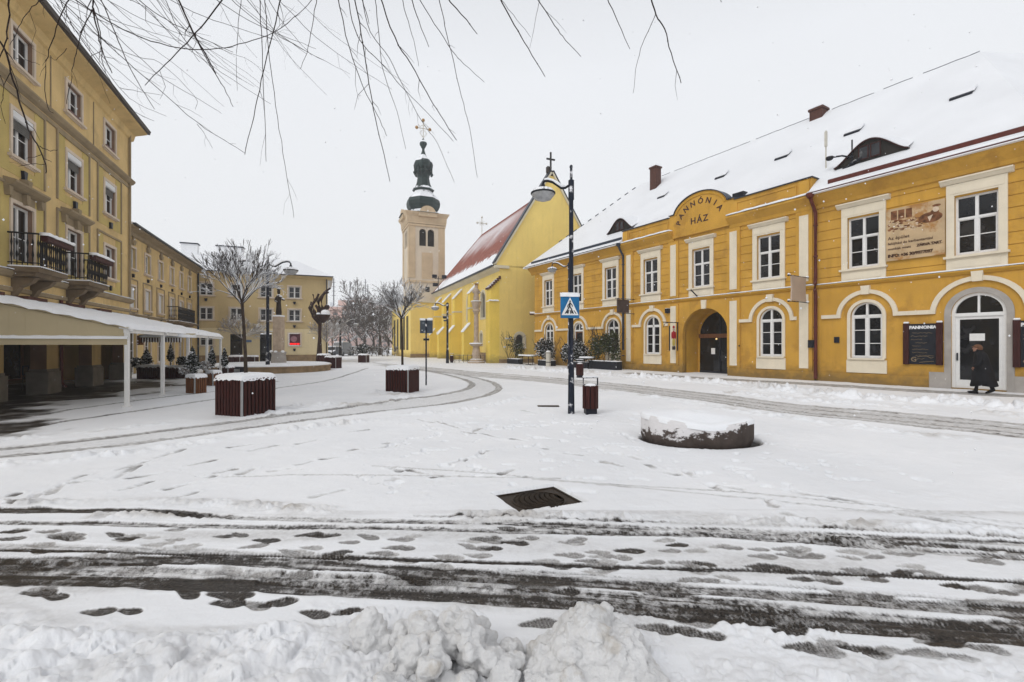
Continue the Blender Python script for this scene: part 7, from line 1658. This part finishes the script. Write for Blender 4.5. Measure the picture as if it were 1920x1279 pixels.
# local x: -x is the walking direction (left in the photo)
pts = [(0, 0, .88), (-.01, 0, 1.12), (-.02, 0, 1.32), (-.05, 0, 1.42), (-.09, 0, 1.50), (-.10, 0, 1.575),
       (-.03, -.09, .86), (-.09, -.09, .48), (-.11, -.09, .10), (-.21, -.09, .045),
       (.02, .09, .86), (.10, .09, .48), (.26, .09, .17), (.17, .09, .06),
       (-.02, -.19, 1.34), (-.00, -.24, 1.07), (-.12, -.22, .88), (-.02, .19, 1.34), (.03, .24, 1.07), (-.08, .22, .86)]
eg = [(0, 1), (1, 2), (2, 3), (3, 4), (4, 5), (0, 6), (6, 7), (7, 8), (8, 9), (0, 10), (10, 11), (11, 12), (12, 13), (2, 14), (14, 15), (15, 16), (2, 17), (17, 18), (18, 19)]
rad = [.14, .12, .14, .06, .085, .085, .10, .062, .045, .045, .10, .062, .045, .045, .06, .045, .035, .06, .045, .035]
bd = skin_body('body', pts, eg, rad, M['coat'], pr)
mb = MB(); mb.ball((-.115, 0, 1.515), (.085, .072, .105), 16, 12); mb.ball((-.198, 0, 1.50), (.022, .016, .024), 8, 6); mb.ball((-.185, 0, 1.462), (.016, .028, .010), 8, 6); mb.ball((-.17, 0, 1.425), (.03, .032, .024), 8, 6); mb.ball((-.10, -.073, 1.505), (.018, .01, .028), 8, 6); mb.tube([(-.07, 0, 1.36), (-.09, 0, 1.46)], .05, 10); hd = obj('head', mb, M['skin'], pr, True)
mb = MB()
for s_ in (-1, 1): mb.ball((-.187, .032 * s_, 1.525), (.010, .012, .008), 8, 6)
obj('eyes', mb, M['black'], hd)
mb = MB(); mb.ball((-.085, 0, 1.565), (.105, .095, .075), 16, 10); mb.ball((-.045, 0, 1.51), (.085, .088, .10), 14, 10); mb.lathe([(.13, 1.545), (.135, 1.555), (.09, 1.575)], -.11, 0, 18); obj('hair', mb, M['hair'], pr, True)
mb = MB(); N = 28; secs = [(.0, 1.42, .085, .10, -.045), (.0, 1.37, .13, .17, -.03), (.0, 1.30, .16, .23, -.015), (0, 1.15, .19, .25, 0), (0, .95, .22, .27, .015), (0, .7, .26, .29, .03), (0, .45, .30, .31, .045), (0, .26, .335, .33, .05), (0, .25, .30, .30, .05)]
vs = []
for _, z, rx, ry, ox in secs:
    for k in range(N):
        a = 2 * pi * k / N; f = 1 + (.05 * sin(5 * a + z * 3) + .03 * sin(9 * a)) * max(0, 1.2 - z); vs.append((ox + rx * f * cos(a), ry * f * sin(a), z + (.02 * sin(3 * a) if z < .3 else 0)))
mb.add(vs, [(i * N + k, i * N + (k + 1) % N, (i + 1) * N + (k + 1) % N, (i + 1) * N + k) for i in range(len(secs) - 1) for k in range(N)]); mb.f = [tuple(reversed(q)) for q in mb.f]
for s_ in (-1, 1): mb.tube([(-.02, .17 * s_, 1.36), (0, .25 * s_, 1.22), (.01, .28 * s_, 1.06), (-.06, .275 * s_, .96), (-.13, .25 * s_, .89)], [.075, .08, .075, .07, .068], 12)
mb.ball((-.045, 0, 1.41), (.10, .105, .055), 14, 8); obj('coat', mb, M['coat'], pr, True)
for s_ in (-1, 1):                                     # hands: palm, four fingers, thumb, lightly curled
    mb = MB(); hx, hy, hz = -.155, .245 * s_, .865; mb.ball((hx, hy, hz), (.022, .032, .038), 10, 8)
    for k in range(4): fy = hy - .024 + .016 * k; l_ = (.052, .060, .057, .045)[k]; mb.tube([(hx - .01, fy, hz - .03), (hx - .022, fy, hz - .03 - l_ * .6), (hx - .008, fy, hz - .03 - l_)], [.0085, .008, .006], 6)
    mb.tube([(hx - .015, hy - .03, hz + .005), (hx - .035, hy - .038, hz - .02), (hx - .038, hy - .03, hz - .045)], [.010, .009, .007], 6); obj('hand', mb, M['skin'], pr, True)
mb = MB(); mb.ball((-.19, -.09, .045), (.14, .05, .045), 12, 8); mb.box(-.30, -.06, -.125, -.055, -.005, .02); mb.ball((-.12, -.09, .11), (.055, .05, .10), 10, 8); obj('shoe', mb, M['coat'], pr, True)
mb = MB(); st = 0; mb.ball((0, .09, .0), (.14, .05, .045), 12, 8); mb.ball((.09, .09, .06), (.055, .05, .10), 10, 8); mb.xf(Matrix.Translation((.20, 0, .08)) @ Matrix.Rotation(R(-28), 4, 'Y')); obj('shoe', mb, M['coat'], pr, True)

# ------------------------------------------------------------ the bare tree overhead
TR = thing('tree', 'bare tree overhead, only its dark hanging twigs reaching into the top of the view', 'tree', (-3.2, -3.4, 0))
twigs = [
 ([(18, 0), (14, 60), (3, 100), (-15, 125)], 2.2, 3), ([(-15, 55), (10, 95), (25, 150), (48, 230), (70, 270), (84, 300), (86, 325)], 2.8, 3), ([(75, 275), (90, 282), (108, 281)], 1.2, 3), ([(84, 298), (97, 304)], 1, 3), ([(78, 290), (50, 297)], 1, 3), ([(84, 308), (60, 308), (35, 312)], .9, 3),
 ([(78, 0), (55, 20), (35, 52), (18, 85)], 1.2, 3.4), ([(128, 0), (110, 40), (92, 95), (85, 135), (88, 200), (100, 212)], 1.5, 3.4), ([(172, 18), (150, 70), (140, 110), (132, 155), (125, 195)], 1.4, 3.6), ([(112, 0), (122, 20), (140, 60)], 1.2, 3.6), ([(125, 92), (105, 112), (95, 108)], .8, 3.4),
 ([(175, -10), (175, 15), (183, 60), (192, 95), (210, 137)], 2.4, 3.6), ([(175, 15), (188, 60), (190, 100), (198, 138)], 1.6, 3.6), ([(150, 62), (175, 15)], 1.2, 3.6),
 ([(135, -5), (180, 25), (230, 55), (300, 82), (360, 93), (410, 91), (460, 80), (515, 60), (560, 25), (590, -5)], 1.7, 4.2), ([(190, 0), (215, 60), (240, 120), (265, 165), (290, 205)], 1.5, 3.8),
 ([(108, -5), (160, 45), (220, 100), (290, 160), (370, 230), (420, 262), (459, 287)], 1.3, 4.0), ([(527, -5), (512, 60), (490, 150), (475, 220), (459, 290)], 1.7, 4.0), ([(370, 232), (385, 255), (399, 278)], .7, 4.0),
 ([(333, -5), (365, 65), (395, 120), (405, 138)], 2.6, 3.6), ([(365, 65), (395, 125), (420, 165), (437, 200)], 1.5, 3.6), ([(420, -5), (385, 42), (350, 80), (310, 120), (272, 160)], 2.0, 3.5), ([(255, -5), (300, 30), (355, 60), (400, 82), (437, 98)], 1.3, 4.2),
 ([(245, 0), (280, 20), (330, 75), (400, 125), (460, 165), (508, 195)], .9, 4.6), ([(160, 30), (200, 80), (260, 108), (300, 118), (365, 180), (366, 205)], .9, 4.6), ([(150, 0), (200, 50), (270, 115), (310, 150), (380, 190), (415, 213)], 1.0, 4.6),
 ([(100, 10), (165, 85), (225, 165), (260, 195), (312, 218)], .9, 4.4), ([(130, 40), (200, 140), (240, 200), (289, 227)], 1.1, 4.4), ([(225, 165), (260, 172), (305, 179)], .8, 4.4), ([(453, -5), (446, 60), (443, 110), (445, 170)], .9, 4.4), ([(487, -5), (490, 60), (493, 140), (497, 230), (499, 303)], 1.3, 4.0),
 ([(497, -5), (500, 50), (508, 130), (520, 220), (535, 310), (551, 408)], 1.2, 4.0), ([(594, -5), (585, 50), (575, 100), (562, 130)], 1.1, 4.2), ([(633, -5), (655, 90), (680, 160), (712, 225), (725, 255)], 1.4, 4.2),
 ([(652, -5), (665, 55), (685, 90), (712, 115), (755, 165), (790, 200), (850, 265)], 1.3, 4.4), ([(665, -5), (677, 60), (690, 140), (700, 205), (715, 270), (731, 340)], 1.8, 3.8), ([(678, -5), (695, 60), (730, 110), (760, 170), (790, 225), (820, 270), (852, 342)], 1.1, 4.4), ([(680, 0), (692, 45)], 1.4, 4.2),
 ([(703, -5), (712, 80), (720, 140), (745, 210), (761, 280)], 1.1, 4.4), ([(713, -5), (740, 70), (770, 120), (800, 175), (825, 215), (856, 263)], 1.9, 4.0), ([(753, -5), (765, 40), (775, 75), (785, 124)], 1.1, 4.2), ([(770, -5), (785, 40), (804, 88)], 1.5, 4.0),
 ([(784, -5), (815, 45), (848, 95), (870, 120), (908, 154)], 1.2, 4.2), ([(823, -5), (835, 50), (850, 115), (865, 180), (880, 240), (895, 333)], 1.2, 4.0), ([(838, -5), (875, 38), (895, 64)], 1.8, 3.8), ([(936, -5), (965, 48), (990, 90), (1022, 144)], 1.9, 3.8), ([(940, 0), (970, 38), (995, 70)], .8, 4.4),
 ([(1012, 0), (1004, 40), (993, 90)], .7, 4.4), ([(1006, -5), (1040, 48), (1060, 75), (1089, 106)], 1.4, 4.0), ([(1138, -5), (1160, 45), (1181, 92)], 1.4, 4.0), ([(1221, -5), (1230, 28), (1246, 55), (1258, 100), (1277, 156)], 2.2, 3.6), ([(1229, 28), (1210, 70), (1195, 115), (1187, 175)], 1.0, 3.6), ([(1350, -5), (1353, 4)], 1.2, 4),
 ([(280, 0), (340, 60), (420, 95), (470, 115), (505, 150)], .7, 4.8), ([(300, 5), (370, 75), (460, 135), (490, 160)], .6, 5), ([(180, 0), (260, 70), (340, 130), (420, 200)], .7, 5), ([(90, 0), (160, 60), (230, 120), (330, 150)], .6, 5), ([(0, 140), (8, 170), (2, 200), (10, 232)], 1.0, 3.2), ([(30, 110), (55, 115), (75, 122)], .8, 3.2)]
rq = random.Random(77)
for _ in range(26):                                    # the thicket of finer twigs in the upper left
    x0 = rq.uniform(60, 560); dx = rq.uniform(60, 230); dy = rq.uniform(70, 200); twigs.append(([(x0, -5), (x0 + dx * .35, dy * .42), (x0 + dx * .7, dy * .75), (x0 + dx, dy)], rq.uniform(.55, 1.0), rq.uniform(4.2, 5.2)))
mb = MB(); root = Vector(TR.location); tops = []
rg = random.Random(4)
for pts, w, d in twigs:
    P3 = []
    for k, (px, py) in enumerate(pts):
        dd = d + .12 * k / len(pts) * sin(px * .05); P3.append(Vector(((px - 960) / FPX * dd, dd, CH + (HY - py) / FPX * dd)))
    sm_ = []                                           # smooth and make it slightly knotty
    for k in range(len(P3) - 1):
        p0 = P3[max(k - 1, 0)]; p1 = P3[k]; p2 = P3[k + 1]; p3 = P3[min(k + 2, len(P3) - 1)]
        for j in range(4):
            t = j / 4; q = 0.5 * (2 * p1 + (p2 - p0) * t + (2 * p0 - 5 * p1 + 4 * p2 - p3) * t * t + (3 * p1 - p0 - 3 * p2 + p3) * t ** 3)
            sm_.append(q + Vector((rg.uniform(-1, 1), rg.uniform(-1, 1), rg.uniform(-1, 1))) * .004)
    sm_.append(P3[-1]); r0 = w * d / FPX * .5 * 1.3
    rs = [max(r0 * (1 - .55 * k / len(sm_)), .0011) for k in range(len(sm_))]
    if pts[0][1] <= 5:                                 # runs on upward to its branch
        dr = (sm_[0] - sm_[min(3, len(sm_) - 1)]).normalized(); a = sm_[0] + dr * .35; b_ = a + Vector((root.x * .10 - a.x * .10, -.35, .45)); sm_ = [b_, a] + sm_; rs = [r0 * 1.5, r0 * 1.15] + rs; tops.append((b_, r0 * 1.5))
    mb.tube([tuple(q - root) for q in sm_], rs, 5)
    for k in range(3, len(sm_) - 2):               # thin side twigs
        if rg.random() < (.16 if pts[0][0] < 720 else .05):
            q = sm_[k] - root; dr = (sm_[k + 1] - sm_[k]).normalized(); sd = Vector((rg.choice((-1, 1)) * rg.uniform(.4, .9), rg.uniform(-.3, .3), rg.uniform(-.5, .4))); ln = rg.uniform(.05, .28); e1_ = q + (dr + sd).normalized() * ln * .5; e2_ = e1_ + (dr * 1.3 + sd * .6).normalized() * ln * .5
            mb.tube([tuple(q), tuple(e1_), tuple(e2_)], [rs[k] * .6, rs[k] * .45, .0008], 4, cap=False)
    for k in range(2, len(sm_) - 1, 5):
        if rg.random() < .5: q = sm_[k] - root; mb.ball(tuple(q), rs[k] * 1.6, 5, 4)
crw = obj('crown', mb, M['twig'], TR)
mb = MB(); mb.tube([(0, 0, -.1), (.05, .1, 1.5), (.2, .5, 3.4), (.5, 1.4, 5.2)], [.30, .24, .20, .16], 12); obj('trunk', mb, M['bark'], TR)
mb = MB(); hub = Vector((.5, 1.4, 5.2)); limbs = []
for ax_, ay, az in ((-.8, 6.6, 6.1), (.6, 6.9, 6.4), (2.2, 7.0, 6.3), (3.6, 6.6, 6.1), (4.9, 6.2, 5.9), (-.2, 6.0, 5.9), (1.4, 7.3, 6.6)):
    e_ = Vector((ax_, ay, az)); mid = (hub + e_) / 2 + Vector((0, 0, .7)); pl_ = [hub * (1 - t) ** 2 + mid * 2 * t * (1 - t) + e_ * t * t for t in [k / 8 for k in range(9)]]; limbs.append(pl_); mb.tube([tuple(q) for q in pl_], [.09 * (1 - .09 * k) for k in range(9)], 7)
for b_, r_ in tops:                                    # side branches join every twig to a limb
    q = b_ - root; best = min((pt for pl_ in limbs for pt in pl_[3:]), key=lambda v: (v - q).length + (10 if v.z < q.z - .3 else 0)); m_ = (q + best) / 2 + Vector((0, 0, .12)); mb.tube([tuple(q), tuple(m_), tuple(best)], [r_, r_ * 1.8, r_ * 3], 5)
obj('limbs', mb, M['twig'], TR)

# ------------------------------------------------------------ falling snow and the grey air
rg = random.Random(8); mb = MB()
for _ in range(1500):
    d = rg.uniform(3.5, 34) ; px = rg.uniform(-100, 2020); py = rg.uniform(-50, 900); x = (px - 960) / FPX * d; z = CH + (HY - py) / FPX * d
    if z < .1: continue
    s = rg.uniform(.006, .012) * (1 if d < 12 else 1.6); mb.add([(x, d, z + s), (x - s, d, z), (x, d - s, z), (x + s, d, z), (x, d + s, z), (x, d, z - s)], [(0, 1, 2), (0, 2, 3), (0, 3, 4), (0, 4, 1), (5, 2, 1), (5, 3, 2), (5, 4, 3), (5, 1, 4)])
tag(obj('falling_snow', mb, M['snow'], None), 'small snowflakes drifting through the air', 'snow', kind='stuff')
hz = MB().box(-620, 620, -620, 620, -1.2, 48)
hm = bpy.data.materials.new('haze'); hm.use_nodes = True; n = hm.node_tree.nodes; n.clear(); o_ = n.new('ShaderNodeOutputMaterial'); v_ = n.new('ShaderNodeVolumePrincipled'); v_.inputs['Color'].default_value = (.95, .96, .98, 1); v_.inputs['Density'].default_value = HAZE = 0.0010; v_.inputs['Anisotropy'].default_value = .2
hm.node_tree.links.new(v_.outputs[0], o_.inputs['Volume'])
if HAZE > 0: tag(obj('haze', hz, hm), 'thin grey winter haze', 'haze', kind='stuff')
